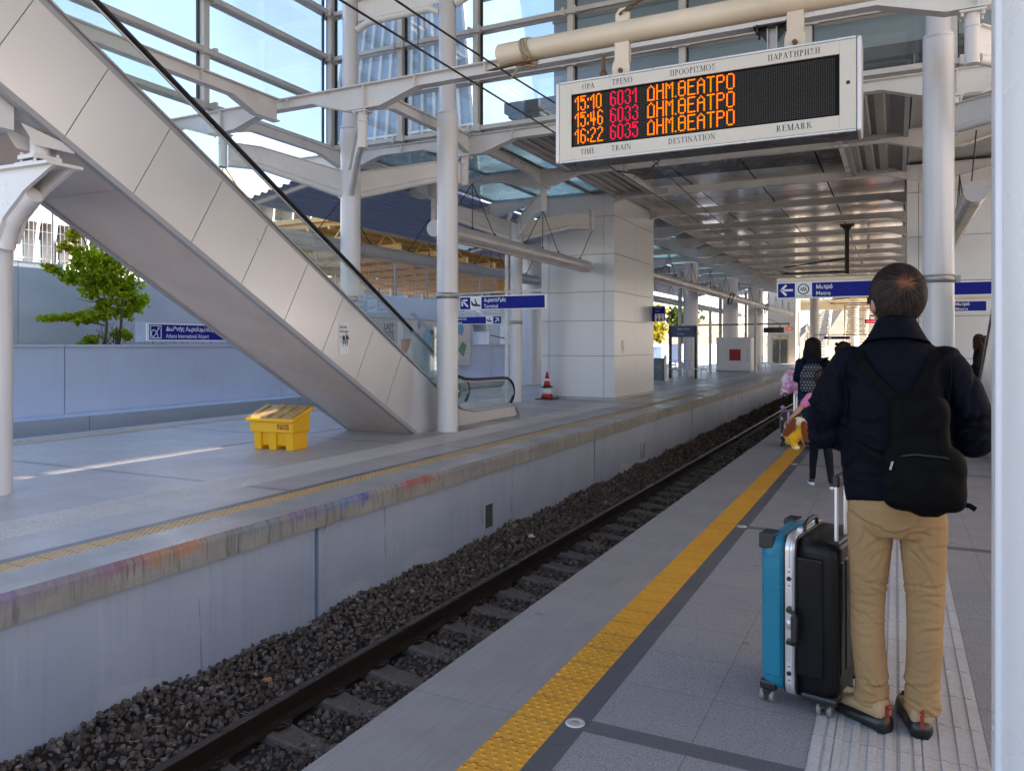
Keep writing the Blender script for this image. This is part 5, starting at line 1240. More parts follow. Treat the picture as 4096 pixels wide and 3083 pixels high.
for k in range(9): put_disc(m, (26.15+.12*math.cos(k*.9)*1.6, 1.88+.17*math.sin(k*2.3)), .10, o, RY, UP, 10)
put_line(m, [(25.05, 2.1), (25.05, 1.85)], .03, o, RY, UP); m.build('red_shapes', mat('poster_red', (.30, .03, .06), .5), t)
m = MB(); put_poly(m, [(27.3, 2.38), (27.75, 2.38), (27.45, 2.15), (27.3, 2.2)], o, RY, UP)
for k in range(6): put_disc(m, (27.2+.12*k, 2.05+.04*k), .02, o, RY, UP, 8)
m.build('yellow_shapes', mat('poster_yellow', (.65, .48, .12), .5), t)
for j, (ya, yb, lab) in enumerate(((42.0, 45.2, 'sunlit poster with yellow letters on the wall beyond the big pillar'), (46.6, 51.5, 'sunlit beige poster with sketched figures on the far wall behind the map stand'))):
    t = thing('wall_poster', lab, 'poster', (X, ya, .5)); MB().box(X-.02, X, ya, yb, .45, 2.2).build('panel', mat('far_poster_%d' % j, [(.60, .56, .42), (.62, .50, .38)][j], .5), t)
    m = MB()
    for k in range(9): yy = ya+.3+rnd.random()*(yb-ya-.8); zz = .8+rnd.random()*1.0; put_poly(m, [(yy, zz), (yy+.25, zz+.1), (yy+.3, zz+.35), (yy+.05, zz+.3)], (X+.006, 0, 0), RY, UP)
    m.build('shapes', mat('far_print_%d' % j, [(.45, .27, .03), (.30, .17, .10)][j], .5), t)
# ---- equipment on the retaining wall near the column
t = thing('air_duct_elbow', 'white ventilation elbow pipe standing on the retaining wall', 'duct', (-16.9, 30.6, 1.49))
MB().tube([(-16.9, 31.0, 1.49), (-16.9, 31.0, 2.05)], .36, 24).build('riser', SWHITE, t)
MB().tube([(-16.9, 31.0, 2.051), (-16.9, 30.9, 2.45), (-16.9, 30.5, 2.72), (-16.9, 30.0, 2.8)], .34, 24).build('elbow', GREYL, t)
t = thing('electric_box', 'small grey electric box on a pole behind the smaller terminal sign', 'box', (-16.7, 34.4, 1.49))
MB().box(-16.85, -16.6, 34.0, 34.9, 2.35, 2.95).build('box', GREYL, t, bevel=.01); MB().cyl((-16.72, 34.45, 1.49), (-16.72, 34.45, 2.35), .05, 10).build('pole', DARK, t)
m = MB(); m.tube([(-16.7, 31.6, 1.9), (-16.7, 33, 1.78), (-16.7, 34.4, 1.9), (-16.7, 36, 1.62), (-16.7, 38, 1.5)], .03, 6); tag(m.build('loose_cable', BLACKR), 'black cable sagging along the top of the retaining wall', 'cable')

# ---- furniture further along the left platform
t = thing('waste_bin', 'grey steel waste bin near the back edge of the big pillar', 'waste bin', (-8.62, 31, 0))
MB().box(-8.83, -8.45, 30.85, 31.2, .02, .93).build('body', mat('bin_grey', (.13, .16, .19), .45, .3), t, bevel=.02); MB().box(-8.42, -8.36, 30.9, 31.15, 0, 1.05).build('post', STEELP, t)
m = MB(); put_text(m, '♻', (-8.68, 30.848, .5), RX_, UP, .14); put_disc(m, (-8.64, .60), .05, (0, 30.8475, 0), RX_, UP, 16, .03); m.build('recycle_mark', mat('mark_green', (.35, .5, .1), .5), t)
def bench(x, y, rz, label):
    t = thing('platform_bench', label, 'bench', (x, y, 0), rz, 'wire benches on the left platform')
    m = MB()
    for k in range(9): m.bar((-.9+k*.225, -.22, .44), (-.9+k*.225, .2, .43), .02, .012)
    m.box(-.95, .95, -.26, -.22, .42, .45).box(-.95, .95, .2, .24, .41, .44); m.build('seat', STEELP, t, local=True)
    m = MB()
    for k in range(5):
        x0 = -.92+k*.37; m.tube([(x0, .24, .45), (x0-.0, .30, .72), (x0+.05, .32, .80), (x0+.30, .32, .80), (x0+.35, .30, .72), (x0+.35, .24, .45)], .012, 6)
    m.build('backrest', STEELP, t, local=True)
    for sx in (-.75, 0, .75):
        m = MB(); m.tube([(sx, -.2, 0), (sx, -.2, .32), (sx, -.1, .4), (sx, .25, .4)], .02, 8); m.tube([(sx, .22, 0), (sx, .22, .4)], .02, 8); m.build('leg', STEELP, t, local=True)
    return t
bench(-8.0, 33.6, math.radians(50), 'grey wire bench beside the waste bin and the thick column'); bench(-6.9, 46.4, math.radians(70), 'grey wire bench behind the white kiosk panel')
t = thing('map_stand', 'dark framed map stand with blue header beyond the waste bin', 'information stand', (-8.2, 33.8, 0))
m = MB(); m.box(-8.98, -8.86, 33.75, 33.85, 0, 2.30).box(-7.85, -7.75, 33.75, 33.85, 0, 2.30); m.build('post', DARK, t)
MB().box(-8.86, -7.85, 33.76, 33.84, 1.80, 2.30).build('header', mat('header_blue', (.05, .065, .16), .4), t)
m = MB(); put_text(m, 'Προς Αθήνα', (-8.6, 33.757, 2.12), RX_, UP, .1, .001, width=.55); put_text(m, 'To Athens', (-8.6, 33.757, 1.92), RX_, UP, .08, 0, width=.3); m.build('lettering', SWHITE, t)
t = thing('kiosk_panel', 'white wall panel kiosk with dark red square in its middle', 'kiosk', (-7.85, 42.8, 0))
for k, (a, b) in enumerate(((.10, .64), (.66, 1.24), (1.26, 1.83))): MB().box(-8.72, -6.95, 42.6, 42.66, a, b).build('board', PANEL, t)
MB().box(-8.74, -6.93, 42.661, 44.0, .08, 1.86).build('cabin', mat('kiosk_white', (.6, .62, .64), .4), t, bevel=.01); MB().box(-8.74, -6.93, 42.62, 44.0, 0, .08).build('plinth', GREYP, t)
MB().box(-8.035, -7.44, 42.588, 42.599, .62, 1.215).build('red_square', mat('kiosk_red', (.32, .006, .008), .35), t)
m = MB()
for k, ch in enumerate('Croon'[::1]): put_text(m, ch, (-7.10, 42.597, 1.12-.13*k), RX_, UP, .12, .002)
m.build('lettering', NAVYT, t)
t = thing('display_gantry', 'two slim posts with a crossbar carrying a blank black display over the left platform', 'gantry', (-7.8, 43, 0))
for x in (-8.9, -6.72): MB().cyl((x, 42.9 if x > -8 else 41.9, 0), (x, 42.9 if x > -8 else 41.9, 3.25), .075, 14).build('post', STEELP, t)
MB().bar((-9.75, 42.7, 2.53), (-5.0, 43, 2.57), .06, .08).build('crossbar', mat('gantry_brown', (.20, .13, .10), .5), t)
MB().bar((-6.72, 42.9, 3.1), (-5.55, 43, 2.6), .02, .02).build('stay', DARK, t)
MB().box(-6.32, -5.29, 42.9, 43.15, 2.10, 2.38).build('display_case', DARK, t, bevel=.01); MB().box(-6.26, -5.35, 42.895, 42.8995, 2.14, 2.34).build('screen', mat('blank_screen', (.01, .01, .012), .3), t)
m = MB(); m.cyl((-6.1, 43, 2.38), (-6.1, 43, 2.53), .02, 8).cyl((-5.5, 43, 2.38), (-5.5, 43, 2.53), .02, 8).cyl((-5.05, 43, 2.38), (-5.05, 43, 2.53), .02, 8); m.build('drop_rod', DARK, t)
MB().box(-5.19, -4.87, 42.95, 43.05, 2.23, 2.38).build('clock_case', DARK, t)
m = MB(); put_text(m, '15', (-5.16, 42.945, 2.265), RX_, UP, .11, .003, width=.10); put_text(m, '09', (-5.02, 42.945, 2.265), RX_, UP, .11, .003, width=.10); m.build('clock_digits', emis('clock_red', (1, .05, .02), 1.5), t)
t = thing('platform_clock', 'small red digital clock hanging over the near platform far away', 'clock', (-.6, 40, 2.4))
MB().box(-1.25, -.85, 38, 38.1, 2.42, 2.6).build('case', DARK, t); MB().bar((-1.05, 38.05, 2.75), (.2, 38.05, 2.75), .05, .06).build('bar', DARK, t); MB().cyl((-1.05, 38.05, 2.6), (-1.05, 38.05, 2.75), .02, 8).build('rod', DARK, t)
m = MB(); put_text(m, '15:09', (-1.2, 37.995, 2.46), RX_, UP, .12, .003, width=.3); m.build('digits', emis('clock_red2', (1, .03, .05), 1.5), t)
# ---- lift tower at the far end
t = thing('lift_tower', 'cream clad lift tower with glazed double door at the far end of the left platform', 'lift tower', (-8, 65, 0))
CRM = mat('cream_cladding', (.66, .60, .50), .4, .1, .04, .6)
MB().box(-8.95, -6.93, 63.05, 66, 0, 7).build('core', CRM, t)
for a, b in zip((.04, 1.16, 2.25, 3.35, 4.45, 5.5), (1.14, 2.23, 3.33, 4.43, 5.48, 7.0)):
    m = MB()
    if a < 2.2: m.box(-8.98, -8.66, 63, 63.049, a, b).box(-7.42, -6.9, 63, 63.049, a, b)
    else: m.box(-8.98, -7.42, 63, 63.049, a, b).box(-7.41, -6.9, 63, 63.049, a, b)
    m.box(-6.929, -6.9, 63.05, 66, a, b); m.build('cladding', CRM, t)
m = MB(); m.box(-8.66, -8.58, 62.97, 63.04, 0, 2.14).box(-7.5, -7.42, 62.97, 63.04, 0, 2.14).box(-8.58, -7.5, 62.97, 63.04, 1.86, 2.14).box(-8.09, -8.03, 62.98, 63.04, 0, 1.86); m.build('door_frame', mat('lift_frame', (.55, .46, .30), .3, .6), t)
m = MB(); m.box(-8.58, -8.09, 63, 63.03, .02, 1.85).box(-8.03, -7.5, 63, 63.03, .02, 1.85); m.build('door_glass', mat('lift_door_glass', (.10, .10, .085), .1, .2, .2, .8), t)
# ---- far stairs, footbridge and louvred screen
CRM2 = mat('sunlit_cream', (.66, .58, .42), .5, 0, .06, .5)
t = thing('far_stair', 'open tread stair with white stringers climbing at the far end of the tracks', 'stair', (-5.5, 66, 0))
m = MB()
for k in range(22): m.box(-6.4, -4.9, 64+k*.30, 64.32+k*.30, .2+k*.21, .26+k*.21)
m.build('tread', GREYP, t)
m = MB()
for x in (-6.45, -4.85): m.bar((x, 63.9, .05), (x, 70.6, 4.75), .09, .34)
m.build('stringer', CRM2, t)
m = MB()
for x in (-6.45, -4.85):
    m.bar((x, 63.9, 1.1), (x, 70.6, 5.8), .05, .05)
    for k in range(8): m.bar((x, 64.2+k*.85, .3+k*.6), (x, 64.2+k*.85, 1.3+k*.6), .03, .03)
m.build('railing', SWHITE, t)
t = thing('far_stair', 'enclosed sloping stair with pale louvred side at the far end, right of the lift tower', 'stair', (-2.6, 70, 0))
m = MB(); m.prism([(66, .0), (67.5, .0), (76, 5.4), (76, 6.6), (74.5, 6.6), (66, 1.2)], 'x', -3.8, -3.7); m.prism([(66, .0), (67.5, .0), (76, 5.4), (76, 6.6), (74.5, 6.6), (66, 1.2)], 'x', -2.2, -2.1); m.build('side_wall', CRM2, t)
m = MB()
for k in range(24): m.box(-3.69, -2.21, 66.5+k*.36, 66.9+k*.36, .25+k*.23, .31+k*.23)
m.build('tread', GREYP, t)
t = thing('louvre_screen', 'square screen of pale horizontal louvres high up at the far end', 'louvre screen', (-2, 62, 2.4))
m = MB()
for k in range(15): z = 2.35+k*.125; m.prism([(61.9, z), (62.02, z+.07), (62.03, z+.085), (61.9, z+.02)], 'x', -3.35, -.95)
m.build('louvre', CRM2, t); m = MB(); m.box(-3.42, -3.35, 61.88, 62.06, 2.2, 4.3).box(-.95, -.88, 61.88, 62.06, 2.2, 4.3).box(-2.2, -2.12, 62.04, 62.08, 2.2, 4.3).box(-3.42, -.88, 61.88, 62.06, 4.3, 4.4).box(-3.42, -.88, 61.88, 62.06, 2.14, 2.25); m.build('frame', CRM2, t)
t = thing('footbridge', 'cream footbridge girder crossing the tracks under the far canopy', 'footbridge', (-3, 66, 4.4))
MB().box(-7.2, 5, 67.5, 68.0, 4.25, 4.95).build('girder', CRM2, t); MB().box(-7.2, 5, 66.6, 67.4, 4.95, 5.1).build('deck', CRM2, t)
m = MB(); m.prism([(-4.4, 4.95), (-1.9, 4.95), (-2.3, 6.0), (-4.2, 6.0)], 'y', 64.2, 66); m.build('stair_head', mat('yellow_cream', (.66, .52, .26), .5), t)
m = MB()
for x in np.arange(-7, 5, .9): m.bar((x, 66.7, 5.1), (x, 66.7, 6.1), .05, .05)
m.bar((-7.2, 66.7, 6.1), (5, 66.7, 6.1), .06, .06); m.build('railing', SWHITE, t)
for i, (x, y, r) in enumerate(((-5.3, 60, .33), (-3.0, 66, .42))):
    t = thing('round_column', ['pale round column in front of the far stair', 'pale round column under the far louvre screen'][i], 'column', (x, y, 0), 0, 'columns at the far end'); MB().cyl((x, y, 0 if i == 0 else -1.3), (x, y, 5), r, 24).build('shaft', mat('far_column_%d' % i, (.66, .62, .55), .4), t)
y = 52; t = sign_box('terminal_sign', 'tiny blue sign hanging under the far louvre screen', y, -4.05, -2.55, 1.80, 1.98)
m = MB(); m.box(-3.8, -3.6, y-.0045, y-.0031, 1.82, 1.96); m.build('pictogram_field', SWHITE, t)
MB().bar((-4.6, 52.03, 2.08), (-2.0, 52.03, 2.08), .03, .04).build('support_bar', DARK, t)
for i, (x, y, h) in enumerate(((.2, 82, 6.5), (.9, 100, 7), (-1.2, 92, 5))):
    t = thing('line_mast', 'thin overhead line mast far down the track, %s' % ['the nearest and thickest', 'the tallest, farthest back', 'the short one with a cross arm'][i], 'mast', (x, y, -1.3)); MB().cyl((x, y, -1.3), (x, y, h), .12, 10).build('pole', GREYP, t); MB().bar((x-2.6, y, h-.8), (x, y, h-.6), .06, .06).build('cantilever', DARK, t)
t = thing('far_fence_wall', 'low sunlit white wall closing the far end of the station', 'wall', (0, 96, -1.5)); MB().box(-5, 12, 96, 96.3, -1.5, 1.1).build('panel', SWHITE, t); MB().box(-5, 12, 95.97, 96.33, 1.1, 1.2).build('coping', SWHITE, t)
# ---- buildings beyond the fence
FAC = mat('terminal_facade', (.38, .32, .25), .6, 0, .04, .4); FACW = mat('terminal_fin', (.48, .46, .44), .5, 0, .03, .4); WIN = mat('terminal_window', (.20, .27, .32), .15, .2, .1, .3)
def facade_building(X, y0, y1, zw0, zw1, ztop, step, label, name='terminal_building'):
    t = thing(name, label, 'building', (X-6, (y0+y1)/2, -1.6))
    MB().box(X-12, X-.35, y0, y1, -1.6, ztop).build('wall', FAC, t)
    m = MB(); y = y0+.3; n = 0
    while y < y1-.4: m.prism([(X-.35, zw0-.3), (X+.25, zw0-.3), (X+.95, zw1+.5), (X-.35, zw1+.5)], 'y', y-.09, y+.09); y += step
    m.build('fin', FACW, t)
    m = MB(); m.box(X-.34, X+.9, y0, y1, zw1+.5, zw1+.75).box(X-.34, X+.2, y0, y1, zw0-.6, zw0-.31); m.build('sill', FACW, t)
    y = y0+.45; k = 0
    while y < y1-step and k < 60:
        MB().box(X-.349, X-.30, y, y+step-.3, zw0, zw1).build('window', WIN, t)
        MB().box(X-.3, X-.24, y, y+step-.3, (zw0+zw1)/2-.06, (zw0+zw1)/2+.06).build('transom', FACW, t); y += step; k += 1
    return t
facade_building(-45, 14, 40, 5.0, 8.0, 10.8, 1.05, 'long sunlit cream building with slanted white fins, behind the tree and fence')
facade_building(-48, 40.5, 86, 8.2, 12.6, 15.5, 2.3, 'long pale building with tall windows seen under the blue canopy sheet')
# far canopy, its warm sunlight put into the ochre colour
OCH = mat('warm_light_canopy', (.62, .42, .16), .5, 0, .08, .6)
t = thing('warm_lit_canopy', 'canopy with trusses across the far track, its warm sunlight coloured in', 'canopy', (-27, 45, 5))
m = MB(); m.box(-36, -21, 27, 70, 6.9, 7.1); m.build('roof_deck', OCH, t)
m = MB()
for y in np.arange(27.4, 70, 3.2):
    m.bar((-36, y, 5.6), (-21, y, 6.1), .22, .28); m.bar((-36, y, 6.8), (-21, y, 6.8), .18, .2)
    for k in range(8): m.bar((-36+k*1.9, y, 5.65), (-35.05+k*1.9, y, 6.8), .07, .07); m.bar((-35.05+k*1.9, y, 6.8), (-34.1+k*1.9, y, 5.75), .07, .07)
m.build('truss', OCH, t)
m = MB()
for x in np.arange(-35.5, -21, 1.2): m.box(x-.06, x+.06, 27, 70, 6.55, 6.7)
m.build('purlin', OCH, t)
m = MB()
for y in np.arange(28, 70, 9.6): m.cyl((-33, y, -1.6), (-33, y, 6), .25, 14)
m.build('post', WHITE, t)
m = MB(); m.box(-21, -20.6, 27, 70, 6.5, 7.4); m.build('fascia', FACW, t)
# glass tower and slanted roof seen through the end wall
t = thing('glass_tower', 'white glass tower with slanted fins seen through the end wall of glass', 'tower', (-34, 62, -1.6))
TWR = mat('tower_white', (.34, .36, .38), .4, 0, .03, .4)
m = MB(); m.add([(-52, 58, -1.6), (-30, 58, -1.6), (-30, 76, -1.6), (-52, 76, -1.6), (-46, 62, 46), (-37, 62, 46), (-37, 74, 46), (-46, 74, 46)], [(0,3,2,1),(4,5,6,7),(0,1,5,4),(1,2,6,5),(2,3,7,6),(3,0,4,7)]); m.build('shell', mat('tower_cladding', (.16, .21, .27), .3, .1, .02, .2), t)
m = MB()
for k in range(13):
    u = k/12; a = Vector((-52+22*u, 57.9, -1.6)); b = Vector((-46+9*u, 61.9, 46)); m.bar(a, b, .28, .28)
for k in range(10): z = 4+k*4.2; u = (z+1.6)/47.6; m.bar((-52+6*u, 57.9+4*u-.1, z), (-30-7*u, 57.9+4*u-.1, z), .2, .2)
m.build('fin', TWR, t)
t = thing('link_building', 'pale upper floor building with wide louvred glass seen behind the display board', 'building', (-3, 30, 6.2))  # visible front, length added behind it to block sun from the far walls
MB().box(-7.5, 12, 17.5, 57, 6.3, 16.5).build('wall', mat('link_cladding', (.50, .55, .60), .35, .2, .05, .3), t)
m = MB()
for k in range(9): m.box(-7.52, 12, 17.45, 17.498, 7.2+k*1.05, 7.26+k*1.05)
m.build('cladding_line', FACW, t)
# ================================================================== TREES
LEAFM = None
def leaf_mat(name, cols, trans=.45):
    n = N(name); r = n.geo.outputs['Random Per Island']; f = n.noise(n.pos(), 1.1, 3)
    c = n.ramp(r, cols); c = n.mix(n.maprange(f, .4, .65, 0, .5), c, cols[0][1])
    d = n.n('ShaderNodeBsdfPrincipled'); n.L(c, d.inputs['Base Color']); d.inputs['Roughness'].default_value = .5; d.inputs['Specular IOR Level'].default_value = .3
    tl = n.n('ShaderNodeBsdfTranslucent'); n.L(n.mix(.5, c, (.55, .62, .02)), tl.inputs[0]); mx = n.n('ShaderNodeMixShader'); mx.inputs[0].default_value = trans
    n.L(d.outputs[0], mx.inputs[1]); n.L(tl.outputs[0], mx.inputs[2]); n.L(mx.outputs[0], n.out.inputs[0]); return n.m
LEAF = leaf_mat('young_leaf', [(0, (.17, .31, .012)), (.4, (.31, .46, .018)), (.75, (.46, .56, .02)), (1, (.66, .62, .03))], .5)
LEAFD = leaf_mat('dark_leaf', [(0, (.02, .05, .012)), (.5, (.04, .08, .015)), (1, (.10, .12, .02))], .25)
LEAFY = leaf_mat('yellow_leaf', [(0, (.12, .13, .015)), (.5, (.25, .20, .02)), (1, (.40, .30, .03))], .35)
BARK = mat('bark', (.12, .085, .055), .9, 0, .25, 12, bump=.5, bs=40)
def leaves_np(C, s, droop=.3):
    """one bent heart-ish leaf (6 verts, 4 tris as quads) per centre"""
    n = len(C); L = np.array([(0, 0, 0), (.42, .30, .05), (.30, .75, .02), (0, 1.05, -.10), (-.30, .75, .02), (-.42, .30, .05)])
    V = np.zeros((n, 6, 3)); 
    az = nrs.uniform(0, 2*pi, n); el = nrs.uniform(-1.1, .5, n)-droop; roll = nrs.uniform(-.9, .9, n); sz = s*nrs.uniform(.6, 1.25, n)
    for i in range(n):
        M = np.array((Matrix.Rotation(az[i], 3, 'Z') @ Matrix.Rotation(el[i], 3, 'X') @ Matrix.Rotation(roll[i], 3, 'Y')))
        V[i] = (L*sz[i]) @ M.T + C[i]
    F = np.array([[0, 1, 2, 3], [0, 3, 4, 5]])
    FF = (F[None]+(np.arange(n)*6)[:, None, None]).reshape(-1, 4)
    return V.reshape(-1, 3), FF
def blob_pts(blobs, dens):
    C = []
    for (c, r, k) in blobs:
        n = int(k*dens)
        # leaf sprays: clumps within the blob
        for _ in range(max(1, n//14)):
            d = nrs.normal(size=3); d /= np.linalg.norm(d); q = np.array(c)+d*np.array(r)*(nrs.rand()**.45)
            for _ in range(14): C.append(q+nrs.normal(size=3)*np.array(r)*.14)
    return np.array(C)
# young tree on the planting strip
t = thing('planted_tree', 'young bright green tree with sunlit tips coloured yellow on the planted strip by the name board', 'tree', (-17.5, 12.85, 1.4))
X = -17.5
br = [((12.75, 1.40), (12.72, 2.0), (12.62, 2.7), (12.45, 3.4), (12.25, 4.0), (12.05, 4.35)), ((13.12, 1.40), (13.10, 2.0), (13.18, 2.6), (13.2, 3.2), (13.1, 3.7)), ((12.72, 1.95), (12.3, 2.05), (11.8, 2.12), (11.3, 2.15), (11.05, 2.15)), ((12.62, 2.7), (12.2, 2.95), (11.9, 3.0), (11.5, 3.2), (11.2, 3.3)),
      ((12.55, 3.0), (12.9, 3.4), (13.0, 3.8)), ((13.15, 2.3), (13.5, 2.6), (13.8, 2.75)), ((13.18, 2.7), (13.5, 3.0), (13.75, 3.1)), ((12.45, 3.4), (12.1, 3.6), (11.85, 3.9)), ((12.72, 2.1), (12.95, 2.5), (12.9, 2.9)), ((12.6, 2.6), (12.3, 2.5), (12.1, 2.6)), ((12.4, 3.5), (12.7, 3.9), (12.75, 4.15))]
m = MB()
for i, b in enumerate(br):
    r0 = .04 if i < 2 else .018; off = [0 if j == 0 and i < 2 else rnd.uniform(-.18, .18) for j in range(len(b))]
    m.tube([(X+off[j]*(j > 0 or i > 1), p[0], p[1]) for j, p in enumerate(b)], [r0*(1-.75*j/(len(b)-1)) for j in range(len(b))], 7)
for k in range(26):
    y0 = rnd.choice((12.7, 13.1, 12.9)); m.tube([(X+rnd.uniform(-.1, .1), y0+rnd.uniform(-.2, .2), 1.4), (X+rnd.uniform(-.3, .3), y0+rnd.uniform(-.5, .5), rnd.uniform(1.7, 2.1))], [.008, .004], 5)
m.build('trunk', BARK, t)
bl = [((X, 12.55, 3.55), (.45, .55, .50), 1.5), ((X, 12.35, 3.15), (.45, .55, .40), 1.2), ((X, 13.05, 3.35), (.40, .50, .42), 1.2), ((X, 12.85, 3.75), (.35, .45, .35), .9), ((X, 12.8, 2.85), (.40, .60, .30), 1.3), ((X, 13.35, 3.0), (.35, .45, .25), .9), ((X, 13.55, 2.65), (.30, .33, .26), .8), ((X, 13.3, 2.35), (.25, .35, .22), .6), ((X, 12.75, 2.35), (.3, .4, .25), .7),
      ((X, 12.25, 2.15), (.22, .40, .14), .6), ((X, 11.75, 2.15), (.2, .35, .10), .45), ((X, 11.3, 2.12), (.16, .25, .07), .3), ((X, 11.95, 3.05), (.28, .30, .18), .5), ((X, 11.45, 3.22), (.18, .2, .12), .22), ((X, 12.1, 3.6), (.28, .25, .25), .6), ((X, 13.25, 1.8), (.2, .3, .16), .35), ((X, 12.3, 1.62), (.2, .35, .14), .35), ((X, 12.9, 4.0), (.3, .3, .2), .5)]
C = blob_pts(bl, 560); V, F = leaves_np(C, .095); np_obj('crown', V, F, LEAF, t).location = (0, 0, 0); cr = t.children[-1] if False else None
for o in bpy.data.objects:
    if o.parent == t and o.name.startswith('crown'): o.location = (17.5, -12.85, -1.4)
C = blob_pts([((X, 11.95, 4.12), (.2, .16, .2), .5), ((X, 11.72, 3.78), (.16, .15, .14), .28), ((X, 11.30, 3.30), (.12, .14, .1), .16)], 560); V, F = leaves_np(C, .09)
o = np_obj('sunlit_foliage', V, F, leaf_mat('sunlit_tip_leaf', [(0, (.25, .26, .02)), (.5, (.42, .38, .03)), (1, (.55, .46, .04))], .5), t); o.location = (17.5, -12.85, -1.4)  # sunlight on the tips is put into the yellow leaf colour
def far_tree(x, y, z, h, r, mt, label, name='background_tree', cat='tree', n=1600, ls=.35):
    t = thing(name, label, cat, (x, y, z)); m = MB(); m.tube([(x, y, z), (x+.1, y, z+h*.4), (x-.1, y+.2, z+h*.75)], [.18, .13, .05], 8)
    for k in range(5): a = k*1.3; m.tube([(x, y, z+h*.35), (x+r*.5*math.cos(a), y+r*.5*math.sin(a), z+h*.65)], [.08, .03], 6)
    m.build('trunk', BARK, t)
    bl = [((x+r*.55*math.cos(a)*nrs.rand(), y+r*.55*math.sin(a), z+h*(.45+.45*nrs.rand())), (r*.5, r*.5, h*.16), 1) for a in np.linspace(0, 6.28, 11)]
    C = blob_pts(bl, n/11); V, F = leaves_np(C, ls); o = np_obj('crown', V-np.array([x, y, z]), F, mt, t); return t
far_tree(-20, 60, 0, 6.2, 2.6, LEAFD, 'dark green bushy tree between the thick columns far along the left platform')
far_tree(-19.5, 66, 0, 5.0, 2.2, LEAFY, 'yellow tree behind the gantry post far along the left platform')
far_tree(-18.5, 74, 0, 5.5, 2.2, LEAFD, 'dark tree just left of the lift tower')
far_tree(-17.6, 53, 1.0, 3.2, 1.2, LEAFY, 'low yellow bush hanging over the far wall beside the thick column', 'wall_bush', 'bush', 1100, .22)
far_tree(.8, 108, -1.5, 7, 4, LEAFY, 'yellowish tree beyond the end of the platforms, right of the louvre screen')
far_tree(4.5, 120, -1.5, 6, 4, LEAFD, 'dark tree far beyond the end of the near platform')
t = thing('creeper', 'yellow green creeper hanging down the far wall between the columns', 'creeper', (-16.3, 53, -.1))
pts = []
for k in range(420): z = nrs.rand()**.8*2.0; pts.append((-16.33+.05*nrs.rand(), 53.2+nrs.normal()*.22*(.4+z*.5)+.5*math.sin(z*2), z-.05))
V, F = leaves_np(np.array(pts), .16, .8); np_obj('foliage', V-np.array(t.location), F, LEAFY, t)
# hills on the horizon
hv = []; hf = []; nx = 60
for i in range(nx+1):
    x = -1100+i*30; h = 38+22*math.sin(i*.37)+14*math.sin(i*.9+1)+6*nrs.rand(); hv += [(x, 900, -10), (x, 1050, h), (x, 1300, -10)]
for i in range(nx):
    for k in range(2): a = i*3+k; hf.append((a, a+3, a+4, a+1))
o = np_obj('hills', np.array(hv), np.array(hf), mat('hill_scrub', (.20, .17, .13), .95, 0, .25, .01)); o['kind'] = 'structure'

# ================================================================== SUITCASES
def wheel_pair(mb_w, mb_f, x, y):
    mb_f.cyl((x, y, .045), (x, y, .085), .018, 10); mb_f.box(x-.016, x+.016, y-.012, y+.03, .035, .062)
    for s in (-1, 1): mb_w.tube([(x+s*.012, y+.012, .027), (x+s*.029, y+.012, .027)], .027, 16)
t = thing('hard_suitcase', 'upright hard suitcase, turquoise front shell and black back, with silver frame', 'suitcase', (-.398, 3.36, 0), math.radians(-10.4))
TEAL = mat('teal_shell', (.002, .17, .26), .33, 0, .03, 3, obj=True, spec=.3); BSH = mat('black_shell', (.004, .004, .005), .38, 0, .05, 3, bump=.02, bs=300, obj=True, spec=.22)
D = .43; zc = .385; H = .64
def shell(x0, x1, name, mt, t, inset=.0, extra=None):
    m = MB(); rr = .05; n = 6
    def sec(ins, x):
        q = []
        for qy, qz, a0 in ((1, 1, 0), (-1, 1, 90), (-1, -1, 180), (1, -1, 270)):
            for k in range(n+1):
                a = math.radians(a0+90*k/n); r_ = max(.012, rr-ins*.4); q.append((x, D/2+qy*(D/2-ins-r_)+r_*math.cos(a), zc+qz*(H/2-ins-r_)+r_*math.sin(a)))
        return q
    s = 1 if x1 > x0 else -1; w = abs(x1-x0); R = [sec(0, x0), sec(0, x0+s*w*.55)]
    for k in range(1, 7): a = k/6*pi/2; R.append(sec(.038*(1-math.cos(a)), x0+s*(w*.55+w*.45*math.sin(a))))
    m.smooth = True; m.loft(R); o = m.build(name, mt, t, local=True); return o
shell(-.014, -.118, 'front_shell', TEAL, t); shell(.034, .192, 'back_shell', BSH, t)
m = MB()
for y0, y1 in ((.035, .10), (.12, .31), (.33, .395)):
    m.box(.150, .197, y0, y1, .16, .63)
m.build('back_ridge', BSH, t, local=True, bevel=.018, bseg=4)
m = MB(); m.box(.038, .14, -.016, .002, .16, .64); m.build('side_bulge', BSH, t, local=True, bevel=.02, bseg=4)
m = MB(); m.box(-.10, -.03, -.006, .002, .13, .62); m.build('front_side_panel', TEAL, t, local=True, bevel=.006, bseg=3)
SIL = mat('case_frame_silver', (.66, .66, .67), .30, .7, .01, 1, obj=True, rv=.01)
def framering(x0, x1, off, mt, name):
    m = MB(); R = []
    for x in (x0, x1):
        for o_ in (off, off-.012):
            q = []; rr = .05
            for qy, qz, a0 in ((1, 1, 0), (-1, 1, 90), (-1, -1, 180), (1, -1, 270)):
                for k in range(9):
                    a = math.radians(a0+90*k/8); q.append((x, D/2+qy*(D/2-rr)+(rr+o_)*math.cos(a), zc+qz*(H/2-rr)+(rr+o_)*math.sin(a)))
            R.append(q)
    R = [R[0], R[2], R[3], R[1], R[0]]; m.smooth = True; m.loft(R, cap=False); m.build(name, mt, t, local=True)
framering(-.008, .028, .010, SIL, 'silver_frame'); framering(-.016, -.0085, .007, BLACKR, 'frame_seal'); framering(.0285, .036, .007, BLACKR, 'frame_seal'); framering(.008, .011, .0112, GREYP, 'frame_groove')
